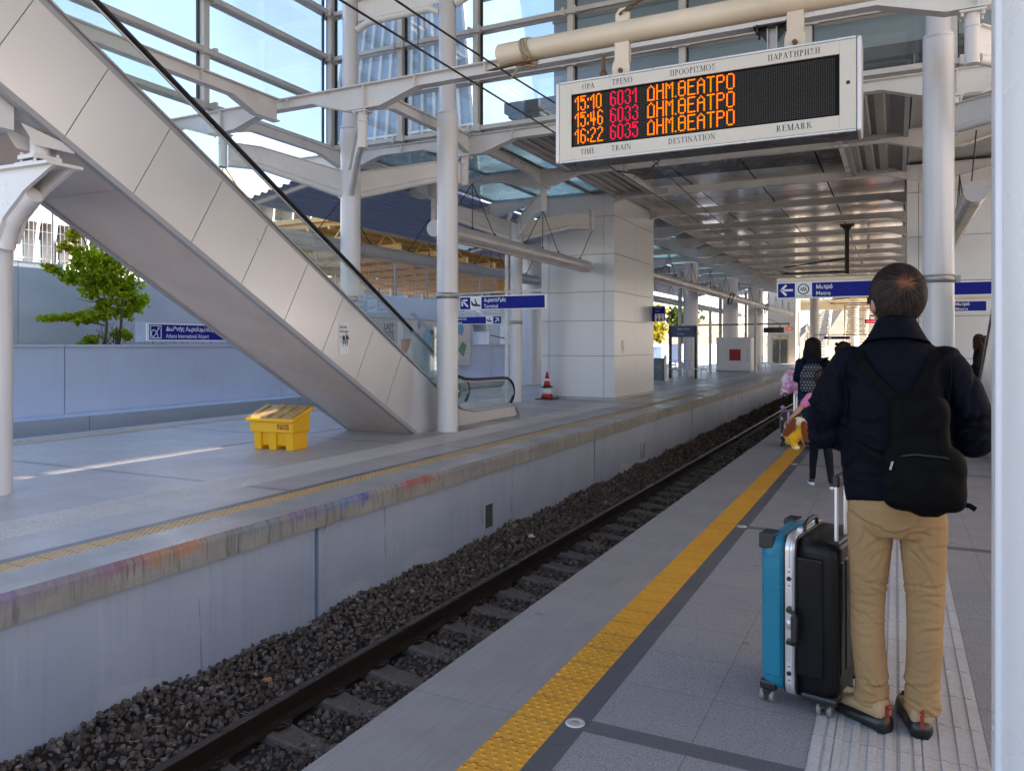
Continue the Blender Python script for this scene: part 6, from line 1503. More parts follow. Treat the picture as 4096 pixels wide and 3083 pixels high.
m = MB(); m.box(-.002, .022, -.016, -.0095, .12, .58); m.build('latch_strip', SIL, t, local=True, bevel=.002)
for zl in (.545, .16):
    m = MB(); m.box(.0, .020, -.0185, -.016, zl-.045, zl+.045); m.build('latch_plate', ALU, t, local=True, bevel=.002); MB().cyl((.010, -.0215, zl), (.010, -.018, zl), .0095, 16).build('lock_button', BLACKP, t, local=True)
    m = MB(); 
    for dz in (-.028, .028): m.box(.006, .014, -.0188, -.0184, zl+dz-.003, zl+dz+.003)
    m.build('lock_mark', mat('lock_red', (.4, .03, .02), .5) if 'lock_red' not in bpy.data.materials else bpy.data.materials['lock_red'], t, local=True)
m = MB(); m.lathe([(.001, 0), (.014, .001), (.014, .003)], (0, 0, 0), 16); m.v = [(.010+v[0], -.016-v[2], .36+v[1]*1.6) for v in m.v]; m.build('center_lock', ALU, t, local=True)
m = MB(); m.tube([(.010, -.012, .425), (.014, -.045, .425), (.038, -.058, .422), (.046, -.060, .40), (.046, -.060, .32), (.038, -.058, .298), (.014, -.045, .295), (.010, -.012, .295)], .0095, 10); m.bar((.043, -.060, .41), (.043, -.060, .31), .024, .02); m.build('side_handle', BLACKP, t, local=True)
m = MB(); m.tube([(.030, .12, .705), (.030, .13, .742), (.032, .17, .752), (.032, .26, .752), (.030, .30, .742), (.030, .31, .705)], .011, 10, flat=.8); m.build('top_handle', BLACKP, t, local=True)
m = MB(); m.box(.006, .03, .095, .125, .706, .73).box(.006, .03, .305, .335, .706, .73); m.build('top_bracket', ALU, t, local=True, bevel=.005)
for yy in (.05, .38):
    m = MB()
    for k in range(6): m.box(-.122, -.060, yy-.048+k*.016-.005*(yy > .2), yy-.048+k*.016+.011, .655-.0*k, .712)
    m.box(-.121, -.058, yy-.05, yy+.045, .648, .708); m.build('corner_guard', BLACKR, t, local=True, bevel=.006)
    MB().box(-.121, -.05, yy-.05, yy+.045, .058, .10).build('corner_guard', BLACKR, t, local=True, bevel=.012)
    MB().box(.05, .190, yy-.05, yy+.045, .056, .09).build('corner_guard', BLACKR, t, local=True, bevel=.012)
mw = MB(); mf = MB()
for x in (-.095, .135):
    for yy in (.03, .39):
        f = MB(); w = MB(); wheel_pair(w, f, x, yy); f.build('caster_fork', BLACKP, t, local=True); w.build('caster_wheel', mat('caster_rubber', (.20, .19, .17), .5) if 'caster_rubber' not in bpy.data.materials else bpy.data.materials['caster_rubber'], t, local=True)
m = MB()
for yy in (.10, .245): m.box(.158, .170, yy-.012, yy+.012, .60, .925)
m.build('telescopic_rod', ALU, t, local=True, bevel=.003)
m = MB(); m.box(.150, .178, .085, .26, .915, .965); m.build('pull_grip', BLACKP, t, local=True, bevel=.011, bseg=3); m = MB(); m.box(.150, .180, .07, .275, .66, .70); m.build('rod_socket', BLACKP, t, local=True, bevel=.008)

# ================================================================== PEOPLE
def remesh(shapes, voxel, smooth_it, name, mt, parent, disp=None, factor=.5, extra=None):
    """join overlapping closed shapes into one continuous skin"""
    me = bpy.data.meshes.new('tmp'); me.from_pydata(shapes.v, [], shapes.f); o = bpy.data.objects.new('tmp', me); COL.objects.link(o)
    r = o.modifiers.new('r', 'REMESH'); r.mode = 'VOXEL'; r.voxel_size = voxel; r.use_smooth_shade = True
    s = o.modifiers.new('s', 'SMOOTH'); s.factor = factor; s.iterations = smooth_it
    dg = bpy.context.evaluated_depsgraph_get(); new = bpy.data.meshes.new_from_object(o.evaluated_get(dg)); bpy.data.objects.remove(o); bpy.data.meshes.remove(me)
    n = len(new.vertices); V = np.zeros(n*3); new.vertices.foreach_get('co', V); V = V.reshape(-1, 3)
    if disp is not None:
        Nn = np.zeros(n*3); new.vertices.foreach_get('normal', Nn); Nn = Nn.reshape(-1, 3); V = V+Nn*disp(V)[:, None]; new.vertices.foreach_set('co', V.ravel())
    new.name = name; new.polygons.foreach_set('use_smooth', np.ones(len(new.polygons), bool)); new.update()
    if extra is not None:
        bm = bmesh.new(); bm.from_mesh(new); vs = [bm.verts.new(p) for p in extra.v]; bm.verts.ensure_lookup_table()
        for f in extra.f:
            try: fc = bm.faces.new([vs[i] for i in f]); fc.smooth = True
            except ValueError: pass
        bm.to_mesh(new); bm.free()
    ob = mesh_obj(name, new, mt, parent); return ob
def ring(c, rx, ry, n=20, tilt=0, ex=1.0):
    out = []
    for k in range(n):
        a = 2*pi*k/n; ca, sa = math.cos(a), math.sin(a); ca = math.copysign(abs(ca)**ex, ca); sa = math.copysign(abs(sa)**ex, sa)
        out.append((c[0]+rx*ca, c[1]+ry*sa, c[2]+tilt*sa*ry))
    return out
def chain(m, pts, rs, seg=14):
    m.tube(pts, rs, seg)
    for p, r in zip(pts, rs): m.ell(p, (r, r, r), 12, 8)
def noise3(V, sc, seed=0):
    r = np.random.RandomState(seed); out = np.zeros(len(V))
    for k in range(7):
        d = r.normal(size=3)*sc; out += np.sin(V @ d + r.rand()*6.28)
    return out/7
def ridged(V, sc, seed): return 1-np.abs(noise3(V, sc, seed))*2.4
SKIN = mat('skin', (.42, .22, .14), .5, 0, .06, 12, obj=True)
def hand(m, wrist, dirv, palmn, size=1.0, curl=.5, side=1):
    """palm and five bent fingers added to m"""
    w = Vector(wrist); d = Vector(dirv).normalized(); n = Vector(palmn).normalized(); s = d.cross(n).normalized()*side
    M = Matrix((s, d, n)).transposed(); c = w+d*.05*size
    m.ell(c, (.042*size, .052*size, .017*size), 14, 10, M)
    for k, L in enumerate((.070, .080, .076, .060)):
        b = w+d*.092*size+s*((k-1.5)*.0205*size); p1 = b+(d*math.cos(curl*.5)+n*math.sin(curl*.5))*L*.45*size; p2 = p1+(d*math.cos(curl*1.4)+n*math.sin(curl*1.4))*L*.32*size; p3 = p2+(d*math.cos(curl*2.2)+n*math.sin(curl*2.2))*L*.25*size
        m.tube([b-d*.02*size, b, p1, p2, p3], [.010*size, .0098*size, .009*size, .0082*size, .0065*size], 8)
    b = w+d*.03*size-s*.036*size; p1 = b+(d*.6-s*.7).normalized()*.034*size+n*.008; p2 = p1+(d*.9-s*.25+n*.3).normalized()*.032*size
    m.tube([b, p1, p2], [.013*size, .0115*size, .008*size], 8)
def head_shapes(m, c, s, yaw, pitch=0, extra_face=True):
    """c = head centre; face looks along +Y after yaw"""
    R = Matrix.Rotation(yaw, 3, 'Z') @ Matrix.Rotation(pitch, 3, 'X'); P = lambda x, y, z: tuple(Vector(c)+R @ Vector((x, y, z))*s)
    m.ell(P(0, -.005, .02), (.076*s, .094*s, .098*s), 20, 14, R); m.ell(P(0, .028, -.055), (.058*s, .062*s, .062*s), 16, 12, R); m.ell(P(0, .06, -.085), (.03*s, .03*s, .025*s), 12, 8, R)
    m.ell(P(0, .098, -.02), (.014*s, .020*s, .022*s), 10, 8, R); m.ell(P(0, .09, -.058), (.024*s, .014*s, .012*s), 10, 8, R)
    for q in (-1, 1): m.ell(P(q*.080, -.005, -.012), (.013*s, .022*s, .034*s), 10, 8, R); m.ell(P(q*.034, .078, .012), (.014*s, .012*s, .010*s), 10, 8, R); m.ell(P(q*.045, .06, -.03), (.025*s, .025*s, .022*s), 10, 8, R)
    return P, R
def eyes(P, s, parent, nm):
    m = MB()
    for q in (-1, 1): m.ell(P(q*.034, .088, .012), (.008*s,)*3, 8, 6)
    m.build('eye', BLACKP, parent)
def shoe(parent, heel, ang, L, mt, solemt, h=.10, w=.10, sole=.03, name='shoe', local=False):
    """closed shoe: heel point on ground, pointing along ang (from +Y, positive to the left)"""
    d = Vector((-math.sin(ang), math.cos(ang), 0)); s = Vector((math.cos(ang), math.sin(ang), 0)); H = Vector(heel)
    def sec(u, wd, z0, z1, n=12, sq=.8):
        q = []
        for k in range(n):
            a = 2*pi*k/n; ca = math.copysign(abs(math.cos(a))**sq, math.cos(a)); q.append(H+d*(u*L)+s*(wd/2*ca)+Vector((0, 0, (z0+z1)/2+(z1-z0)/2*math.sin(a))))
        return q
    up = MB(); up.smooth = True; up.loft([sec(.02, w*.55, sole, h*.95), sec(.08, w*.72, sole-.005, h*1.06), sec(.22, w*.76, sole-.005, h*1.06), sec(.38, w*.78, sole-.005, h*.98), sec(.55, w*.86, sole-.005, h*.78), sec(.75, w*.95, sole-.005, h*.60), sec(.90, w*.80, sole-.003, h*.50), sec(.985, w*.40, sole, h*.40)])
    o = up.build(name, mt, parent, local=local)
    so = MB(); so.smooth = True; so.loft([sec(-.01, w*.55, 0, sole*1.5, sq=.55), sec(.06, w*.80, 0, sole*1.45, sq=.55), sec(.3, w*.82, 0, sole*1.2, sq=.55), sec(.55, w*.92, 0, sole*1.05, sq=.55), sec(.78, w*1.02, 0, sole*1.1, sq=.55), sec(.93, w*.84, .004, sole*1.25, sq=.55), sec(1.0, w*.45, .012, sole*1.5, sq=.55)])
    so.build('sole', solemt, o, local=local)
    return o, H, d, s

# ---- the man (viewed from behind)
MX, MY = 0.0, 3.40
NAVY = None
def cloth(name, col, rough=.75, var=.12, weave=220, bump=.12, sheen=.0):
    n = N(name); p = n.obj(); f = n.noise(p, 5, 6, .6); w = n.noise(n.scale(p, (1, 1, 1.4)), weave, 2)
    c = n.ramp(f, [(.3, tuple(c*(1-var) for c in col)), (.7, tuple(min(1, c*(1+var)) for c in col))]); c = n.mix(n.maprange(w, .4, .65, 0, .25), c, tuple(x*.7 for x in col))
    n.bsdf(c, rough, 0, n.bump(w, bump, .002), Specular_IOR_Level=.10, Sheen_Weight=sheen); return n.m
NAVYJ = cloth('navy_jacket', (.0024, .0030, .0075), .75, .15, 260, .10); KHAKI = cloth('khaki_cotton', (.33, .205, .10), .8, .07, 320, .10); BLKN = cloth('black_nylon', (.0016, .0016, .002), .7, .2, 200, .15)
SUEDE = cloth('tan_suede', (.42, .29, .16), .85, .10, 150, .25)
man = thing('person', 'person in a navy jacket and khaki trousers seen from behind, looking up at the board', 'person', (MX, MY, 0))
b = MB()
b.loft([ring((0, .0, .80), .16, .11), ring((0, 0, .95), .165, .115), ring((0, 0, 1.15), .165, .11), ring((0, .01, 1.32), .175, .11), ring((0, .01, 1.44), .16, .09), ring((0, .01, 1.50), .09, .07)])
chain(b, [(0, .005, 1.48), (.0, .02, 1.56), (0, .03, 1.63)], [.062, .056, .056])
for s in (-1, 1):
    chain(b, [(s*.09, 0, .86), (s*.101, .006, .5), (s*.089, -.006, .09)], [.072, .040, .032]); b.ell((s*.08, .04, .045), (.030, .06, .030), 12, 8)
    chain(b, [(s*.175, .0, 1.42), (s*.245, -.01, 1.15), (s*.11, .215, 1.14)], [.052, .043, .03])
HS = 1.10; HC = (0, .035, 1.672)
P, R = head_shapes(b, HC, HS, math.radians(26), math.radians(8))
hx = MB()
for s in (-1, 1): hand(hx, (s*.105, .22, 1.14), (-s*.8, .5, .1), (0, -.2, 1), 1.0, .8, s)
remesh(b, .0095, 5, 'body', SKIN, man, extra=hx)
for o in man.children: o.location = (0, 0, 0)
eyes(lambda x, y, z: tuple(Vector(P(x, y, z))+Vector(man.location)), HS, man, 'man')
# jacket
j = MB()
j.loft([ring((0.0, -.005, .872), .180, .128, 28, -.25), ring((0, -.005, .90), .186, .135, 28, -.2), ring((-.005, -.005, 1.0), .193, .138, 28), ring((-.005, -.005, 1.10), .200, .140, 28), ring((0, -.005, 1.22), .205, .142, 28), ring((0, 0, 1.33), .207, .138, 28), ring((0, 0, 1.41), .198, .122, 28), ring((0, .0, 1.46), .168, .105, 28), ring((0, .005, 1.50), .125, .09, 28), ring((0, .008, 1.53), .085, .075, 28), ring((0, .012, 1.55), .070, .068, 28)])
for s in (-1, 1):
    chain(j, [(s*.165, .0, 1.425), (s*.222, -.012, 1.32), (s*.256, -.02, 1.22), (s*.262, -.01, 1.145), (s*.20, .10, 1.115), (s*.125, .20, 1.13)], [.070, .076, .076, .070, .062, .05], 16)
    j.ell((s*.255, -.01, 1.135), (.062, .068, .062), 14, 10)
def creases(V, rs, n, xr, zr, tilt, ln, dep, wid, yb=None):
    out = np.zeros(len(V)); r = np.random.RandomState(rs)
    for k in range(n):
        x0 = r.uniform(*xr); z0 = r.uniform(*zr); a = r.normal()*tilt[1]+tilt[0]; L = r.uniform(*ln); D = r.uniform(.5, 1)*dep; w = wid*r.uniform(.7, 1.4)
        dx = V[:, 0]-x0; dz = V[:, 2]-z0; al = dx*math.cos(a)+dz*math.sin(a); pe = -dx*math.sin(a)+dz*math.cos(a)+.25*al*al/L*r.choice((-1, 1))
        e = np.exp(-(al/L)**4); out += e*D*(np.exp(-((pe-w*1.2)/w)**2)*.7-np.exp(-(pe/w)**2))
    if yb is not None: out *= np.clip((yb-V[:, 1])/.04, 0, 1)
    return out
def jd(V):
    d = .003*noise3(V, 14, 3)+.001*noise3(V, 60, 9)
    d += creases(V, 2, 14, (-.20, .20), (.93, 1.15), (0, .5), (.05, .12), .006, .012, .02)+creases(V, 4, 10, (-.18, .18), (1.15, 1.42), (0, 1.2), (.05, .12), .005, .014, .02)
    for sx, q in ((-1, 30), (1, 60)):
        d += creases(V, 5+q, 16, (sx*.2, sx*.30) if sx > 0 else (-.30, -.2), (1.10, 1.24), (sx*.5, .4), (.04, .08), .009, .012)
        d += creases(V, 6+q, 9, (sx*.16, sx*.28) if sx > 0 else (-.28, -.16), (1.24, 1.42), (sx*1.2, .4), (.04, .09), .007, .013)
    back = np.exp(-((np.abs(V[:, 0])-.175)/.010)**2)*np.clip(-V[:, 1]/.05, 0, 1)*np.clip((V[:, 2]-.95)/.1, 0, 1)*np.clip((1.44-V[:, 2])/.1, 0, 1)
    return d-.006*back
remesh(j, .0075, 3, 'jacket', NAVYJ, man, jd)
m = MB(); rr = []
for z, rx, ry, ty in ((1.497, .124, .098, .0), (1.515, .110, .094, .002), (1.55, .090, .086, .006), (1.585, .074, .078, .012), (1.591, .070, .074, .013), (1.56, .066, .070, .012)): rr.append(ring((MX, MY+ty, z), rx, ry, 32, -.30))
m.smooth = True; m.loft(rr, cap=False); m.build('collar', NAVYJ, man)
m = MB()
for s in (-1, 1): m.tube([(MX+s*(.178+.006*math.sin(q*3)), MY-.082+.0*q, 1.43-.1*q) for q in np.linspace(0, 2.2, 9)], .0035, 5)
m.tube([(MX+.175*math.sin(a), MY-.118*math.cos(a)-.004, 1.395+.0*a) for a in np.linspace(-.95, .95, 15)], .003, 5); m.build('seam', NAVYJ, man)
# trousers
tr = MB()
tr.loft([ring((0, 0, .93), .165, .118, 24), ring((0, -.008, .87), .172, .128, 24), ring((0, -.006, .80), .170, .122, 24), ring((0, 0, .755), .150, .10, 24)])
for s, kx, ax, ay in ((-1, -.104, -.088, -.01), (1, .100, .090, .0)):
    chain(tr, [(s*.090, -.004, .82), (s*.096, .004, .66), (kx, .012, .50), (kx*.99, .0, .34), (ax, ay, .20), (ax, ay-.005, .122)], [.090, .079, .068, .064, .062, .061], 18); hm = ring((ax, ay-.005, .088), .066, .068, 20), ring((ax, ay-.005, .13), .066, .068, 20); tr.loft(hm)
def td(V):
    d = .0018*noise3(V, 18, 2)+.0008*noise3(V*np.array([1, 1, 2]), 70, 6)
    for sx, q in ((-1, 0), (1, 50)):
        xr = (sx*.05-.02 if sx > 0 else -.14, .14 if sx > 0 else -.03)
        m = np.where(V[:, 0]*sx > 0, 1, 0)
        d += m*creases(V, 3+q, 20, xr, (.40, .60), (sx*.12, .22), (.025, .06), .0042, .0062, .05)
        d += m*creases(V, 9+q, 13, xr, (.10, .22), (-sx*.1, .30), (.03, .06), .0058, .008, .09)
        d += m*creases(V, 14+q, 7, xr, (.60, .76), (-sx*.7, .35), (.04, .09), .0035, .008, .05)
        d += m*creases(V, 19+q, 5, (sx*.02, sx*.12) if sx > 0 else (-.12, -.02), (.76, .82), (sx*.45, .2), (.05, .09), .006, .009, .02)
        d += m*creases(V, 27+q, 6, xr, (.25, .42), (sx*.2, .4), (.03, .06), .003, .008, .06)
    return d
remesh(tr, .0058, 3, 'trousers', KHAKI, man, td)
m = MB(); m.tube([(MX+.0, MY-.138+.03*abs(q)*2, .93-.14*q) for q in np.linspace(0, 1, 7)], .0025, 5); m.build('back_seam', KHAKI, man)
# shoes with heel tabs
RT = mat('red_webbing', (.28, .02, .015), .7, 0, .2, 40)
for hx_, an, lab in (((MX-.030, MY-.075, 0), math.radians(50), 'l'), ((MX+.088, MY-.07, 0), math.radians(10), 'r')):
    o, Hh, d, s = shoe(man, hx_, an, .285, SUEDE, BLACKR, .118, .108, .046)
    m = MB(); p = Hh-d*.002; m.bar(p+Vector((0, 0, .042)), p+d*.006+Vector((0, 0, .108)), .013, .006, d); m.tube([p+d*.004+Vector((0, 0, .105)), p-d*.012+Vector((0, 0, .118)), p-d*.018+Vector((0, 0, .108)), p-d*.006+Vector((0, 0, .098))], .004, 6)
    m.build('heel_tab', RT, o)
# ---- hair
def hair_mat(name, lo, hi, rough=.5):
    n = N(name); r = n.geo.outputs['Random Per Island']; c = n.ramp(r, [(0, lo), (1, hi)]); n.bsdf(c, rough, 0, None, Specular_IOR_Level=.14); return n.m
def strands(P, s, cen, rad, whorl, count, L, keep, w=.0022, lift=.004, sparse=0, seed=3, fall=0.):
    """thin locks lying on an ellipsoid, running away from the whorl"""
    r = np.random.RandomState(seed); V = []; F = []; wv = Vector(whorl).normalized(); k = 0
    while k < count:
        d = Vector(r.normal(size=3)).normalized()
        if not keep(d): continue
        dist = math.acos(max(-1, min(1, d.dot(wv))))
        if sparse and r.rand() > min(1, .16+(dist/sparse)**2): continue
        t = (d-wv*d.dot(wv)); t = (d*d.dot(wv)-wv); 
        if t.length < 1e-4: continue
        t.normalize(); side = d.cross(t); t = (t+side*(r.normal()*.22+.15)).normalized(); l = L*(.6+.8*r.rand()); pts = []; q = d.copy()
        n = 5
        for i in range(n+1):
            u = i/n; h = 1+lift/rad[0]*(.4+.9*math.sin(u*2.4))+.012*r.rand()
            p = Vector((q.x*rad[0]*h, q.y*rad[1]*h, q.z*rad[2]*h))+Vector(cen); p.z -= fall*u*u
            pts.append(Vector(P(*p))); q = (q+t*(l/n)).normalized(); t = (t-q*t.dot(q)).normalized()
        b = len(V)
        for i, p in enumerate(pts):
            tt = (pts[min(i+1, n)]-pts[max(i-1, 0)]); sd = tt.cross(p-Vector(P(*cen))).normalized()*(w*s*(1-.75*i/n)); V += [p-sd, p+sd]
        for i in range(n): F.append((b+2*i, b+2*i+1, b+2*i+3, b+2*i+2))
        k += 1
    return np.array([v[:] for v in V]), np.array(F)
hc, hr = (0, -.008, .022), (.083, .101, .104); wh = (-.20, -.86, .47)
def keep_m(d): return not (d.y > .30 and d.z < .62) and not (d.z < -.30 and d.y > -.25) and d.z > -.86 and not (d.z < .05 and d.y > .18)
n = N('thin_scalp_hair'); p = n.obj(); cv = Vector(P(hc[0]+wh[0]*hr[0], hc[1]+wh[1]*hr[1], hc[2]+wh[2]*hr[2]))
dv = n.n('ShaderNodeVectorMath', operation='DISTANCE'); n.L(p, dv.inputs[0]); dv.inputs[1].default_value = tuple(cv)
dd = n.math('ADD', dv.outputs['Value'], n.math('MULTIPLY', n.math('SUBTRACT', n.noise(p, 40, 4), .5), .035))
n.bsdf(n.ramp(n.maprange(dd, .012, .085), [(0, (.20, .075, .04)), (.4, (.10, .042, .026)), (1, (.016, .012, .010))]), .6, 0, None, Specular_IOR_Level=.12); SCALP = n.m
cap = MB(); vs = []; fs = []; NS, NR = 44, 30
for i in range(NR+1):
    th = pi*i/NR
    for k in range(NS): vs.append(Vector((math.sin(th)*math.cos(2*pi*k/NS), math.sin(th)*math.sin(2*pi*k/NS), math.cos(th))))
for i in range(NR):
    for k in range(NS):
        f = (i*NS+k, (i+1)*NS+k, (i+1)*NS+(k+1) % NS, i*NS+(k+1) % NS)
        if all(keep_m(vs[j]) for j in f): fs.append(f)
cap.smooth = True; cap.add([P(hc[0]+v.x*hr[0]*.995, hc[1]+v.y*hr[1]*.995, hc[2]+v.z*hr[2]*.995) for v in vs], fs); hair_o = cap.build('hair', SCALP, man, local=True)
V, F = strands(P, HS, hc, hr, wh, 5200, .75, keep_m, .0011, .006, .72, 3)
np_obj('hair_strands', V, F, hair_mat('grey_brown_hair', (.008, .006, .005), (.062, .047, .040)), hair_o)
# ---- the man's small black backpack
bp = thing('backpack', 'small black nylon backpack with Y-shaped straps worn by the man in the navy jacket', 'backpack', (MX+.07, MY-.2, .9))
q = MB(); q.rbox((.075, -.185, 1.19), (.19, .10, .24), .04); q.rbox((.090, -.195, 1.01), (.265, .13, .235), .05); q.ell((.10, -.235, .98), (.11, .05, .10), 16, 12)
q.v = [(v[0]+MX, v[1]+MY, v[2]) for v in q.v]; q.v = [(v[0]-bp.location[0], v[1]-bp.location[1], v[2]-bp.location[2]) for v in q.v]
remesh(q, .010, 4, 'main_bag', BLKN, bp, lambda V: .005*ridged(V*np.array([1, 1, 1.6]), 26, 11)+.004*noise3(V, 22, 12))
def strip(name, pts, w, parent, mt, th=.004):
    m = MB(); P_ = [Vector(p) for p in pts]
    for a, b in zip(P_[:-1], P_[1:]): m.bar(a, b+(b-a).normalized()*.003, w, th, (0, -1, .15))
    m.build(name, mt, parent)
Z = lambda x, y, z: (MX+x, MY+y, z)
strip('strap', [Z(-.135, -.06, 1.475), Z(-.12, -.11, 1.43), Z(-.07, -.145, 1.36), Z(-.01, -.158, 1.30), Z(.025, -.165, 1.265)], .036, bp, BLKN); strip('strap', [Z(.13, -.06, 1.475), Z(.12, -.11, 1.43), Z(.09, -.145, 1.36), Z(.055, -.158, 1.30), Z(.035, -.165, 1.265)], .036, bp, BLKN)
m = MB(); m.box(MX+.005, MX+.055, MY-.178, MY-.166, 1.245, 1.272); m.build('buckle', BLACKP, bp, bevel=.003); m = MB(); m.box(MX+.02, MX+.04, MY-.180, MY-.178, 1.254, 1.262); m.build('buckle_pin', STEELP, bp)
strip('strap', [Z(-.02, -.20, 1.06), Z(-.11, -.15, 1.10), Z(-.17, -.09, 1.14)], .022, bp, BLKN); strip('strap', [Z(.20, -.2, .93), Z(.235, -.2, .925), Z(.25, -.2, .915)], .018, bp, BLKN)
m = MB(); m.tube([Z(-.005, -.245, 1.09), Z(.06, -.266, 1.105), Z(.15, -.264, 1.10), Z(.2, -.235, 1.085)], .0035, 6); m.build('zip', BLACKP, bp)
m = MB(); m.bar(Z(-.012, -.262, 1.075), Z(-.020, -.268, 1.045), .007, .004); m.build('zip_pull', STEELP, bp)

# ---- other travellers
def figure(label, loc, rz, H, top, legs, armL, armR, hair, shoe_m, sole_m, wide=1.0, stance=((-.075, 0), (.075, 0)), yaw=0, voxel=.012, sleeve=1.0, seed=1, cuff=.07, toe=(5, -5), jacket_len=.86):
    k = H/1.75; t = thing('person', label, 'person', (loc[0], loc[1], 0), rz); K = lambda *p: tuple(x*k for x in p)
    b = MB(); sc = lambda m: setattr(m, 'v', [K(*v) for v in m.v])
    b.loft([ring((0, 0, .80), .15*wide, .10), ring((0, 0, 1.0), .145*wide, .105), ring((0, 0, 1.2), .14*wide, .10), ring((0, 0, 1.36), .155*wide, .10), ring((0, .0, 1.45), .12, .08), ring((0, 0, 1.49), .07, .06)])
    chain(b, [(0, 0, 1.47), (0, .01, 1.54), (0, .015, 1.6)], [.052, .046, .048])
    hips = [(-.085*wide, 0, .85), (.085*wide, 0, .85)]
    for i, s in enumerate((-1, 1)):
        fx, fy = stance[i][0]/k, stance[i][1]/k; hp = hips[i]; kn = ((hp[0]+fx)/2, (hp[1]+fy)/2+.02, .48); an = (fx, fy, .08)
        chain(b, [hp, kn, an], [.07*wide, .048, .036]); b.ell((fx, fy+.06, .035), (.034, .09, .03), 12, 8)
    for s, A in ((-1, armL), (1, armR)): chain(b, [(s*.155*wide, 0, 1.39), A[0], A[1]], [.045, .038, .026])
    Pf, Rf = head_shapes(b, (0, .02, 1.655), 1.0, yaw); hx = MB()
    for s, A in ((-1, armL), (1, armR)): d = (Vector(A[1])-Vector(A[0])).normalized(); hand(hx, A[1], d, A[2] if len(A) > 2 else (0, 1, -.2), .95, .7, s)
    sc(b); sc(hx); remesh(b, voxel*.9, 4, 'body', SKIN, t, extra=hx)
    m = MB()
    for q in (-1, 1): m.ell(K(*Pf(q*.034, .089, .012)), (.008*k,)*3, 8, 6)
    m.build('eye', BLACKP, t, local=True)
    j = MB(); z0 = jacket_len
    j.loft([ring((0, 0, z0), .172*wide, .13, 22), ring((0, 0, z0+.1), .166*wide, .125, 22), ring((0, 0, 1.15), .160*wide, .12, 22), ring((0, 0, 1.30), .170*wide, .12, 22), ring((0, 0, 1.40), .165*wide, .105, 22), ring((0, 0, 1.46), .115*wide, .085, 22), ring((0, .0, 1.505), .068, .062, 22)])
    for s, A in ((-1, armL), (1, armR)):
        e = Vector(A[0]); w = e.lerp(Vector(A[1]), .95)
        if sleeve >= 1: chain(j, [(s*.152*wide, 0, 1.385), tuple(e), tuple(w)], [.064, .055, .042])
        else: chain(j, [(s*.152*wide, 0, 1.385), tuple(Vector((s*.152*wide, 0, 1.385)).lerp(e, sleeve))], [.064, .062])
    sc(j); remesh(j, voxel, 3, 'top', top, t, lambda V: .003*noise3(V, 18, seed)+.004*ridged(V*np.array([1, 1, 1.6]), 22, seed+4))
    p = MB(); p.loft([ring((0, 0, .96), .155*wide, .115, 22), ring((0, -.005, .86), .168*wide, .128, 22), ring((0, 0, .74), .15*wide, .10, 22)])
    for i, s in enumerate((-1, 1)):
        fx, fy = stance[i][0]/k, stance[i][1]/k; hp = hips[i]; kn = ((hp[0]+fx)/2, (hp[1]+fy)/2+.02, .48); chain(p, [hp, kn, (fx, fy, .11)], [.088*wide, .062, cuff*.8])
    sc(p); remesh(p, voxel, 3, 'trousers', legs, t, lambda V: .003*ridged(V*np.array([.8, .8, 2.2]), 20, seed+2))
    for i in range(2): shoe(t, (stance[i][0], stance[i][1]-.05*k, 0), math.radians(toe[i]), .25*k, shoe_m, sole_m, .10*k, .088*k, .03*k, local=True)
    hair(t, lambda x, y, z: K(*Pf(x, y, z)), k); return t
def long_hair(mt, length, width=1.0, curly=0., seed=5):
    def f(t, P, k):
        h = MB(); c = (0, -.012, .03); h.ell(P(*c), (.092*k*width, .106*k, .105*k), 18, 12)
        lo = -length; R_ = []
        for u in np.linspace(0, 1, 6):
            z = .02+(lo-.02)*u; w_ = (.088+.022*math.sin(u*2.4))*width*(1-.25*max(0, u-.6)/.4); R_.append([P(w_*math.cos(a), -.045-.012*math.sin(u*2)+.050*math.sin(a)*(1-.35*u), z) for a in np.linspace(0, 2*pi, 19)[:-1]])
        h.loft(R_)
        if curly:
            r = np.random.RandomState(seed)
            for q in range(46): a = r.uniform(0, 6.28); z = r.uniform(lo, .1); h.ell(P(.10*width*math.cos(a), -.03+.09*math.sin(a)*(-1 if r.rand() < .7 else .3)-.01, z), (.03*k,)*3, 8, 6)
        o = remesh(h, .009*k if not curly else .010*k, 2, 'hair', mt, t, lambda V: (.004 if not curly else .010)*k*ridged(V*np.array([1, 1, .12 if not curly else 1]), 60 if not curly else 45, seed))
        V, F = strands(P, k, c, (.094*width, .107, .107), (0, -.3, 1), 900, 1.3, lambda d: not (d.y > .25 and d.z < .5), .003, .006, 0, seed, length*.75); np_obj('hair_strands', V, F, mt, o)
    return f
HBLK = hair_mat('black_hair', (.004, .003, .003), (.022, .014, .012)); HBRN = hair_mat('brown_hair', (.02, .008, .006), (.07, .03, .02))
JEAN = cloth('dark_jeans', (.012, .022, .055), .8, .2, 300); SWT = cloth('navy_sweater', (.006, .010, .024), .8, .15, 200); PINKT = cloth('pink_cotton', (.62, .20, .36), .8, .08, 200); LEGG = cloth('black_leggings', (.008, .009, .014), .65, .1, 200); COAT = cloth('black_coat', (.006, .006, .008), .7, .1, 160)
SNK = mat('dark_sneaker', (.03, .035, .05), .6, 0, .2, 20); SOLW = mat('white_sole', (.72, .72, .74), .5, 0, .04, 10)
wm = figure('person with long black hair and a dotted backpack, pink jacket over the arm', (-1.075, 11.9), math.radians(-6), 1.56, SWT, JEAN, ((-.245, -.02, 1.12), (-.20, .20, 1.05), (0, 0, -1)), ((.25, .03, 1.16), (.19, .24, 1.18)), long_hair(HBLK, .27, 1.32), SNK, BLACKR, 1.34, ((-.06, -.02), (.10, .06)), 0, .012, 1.0, 3)
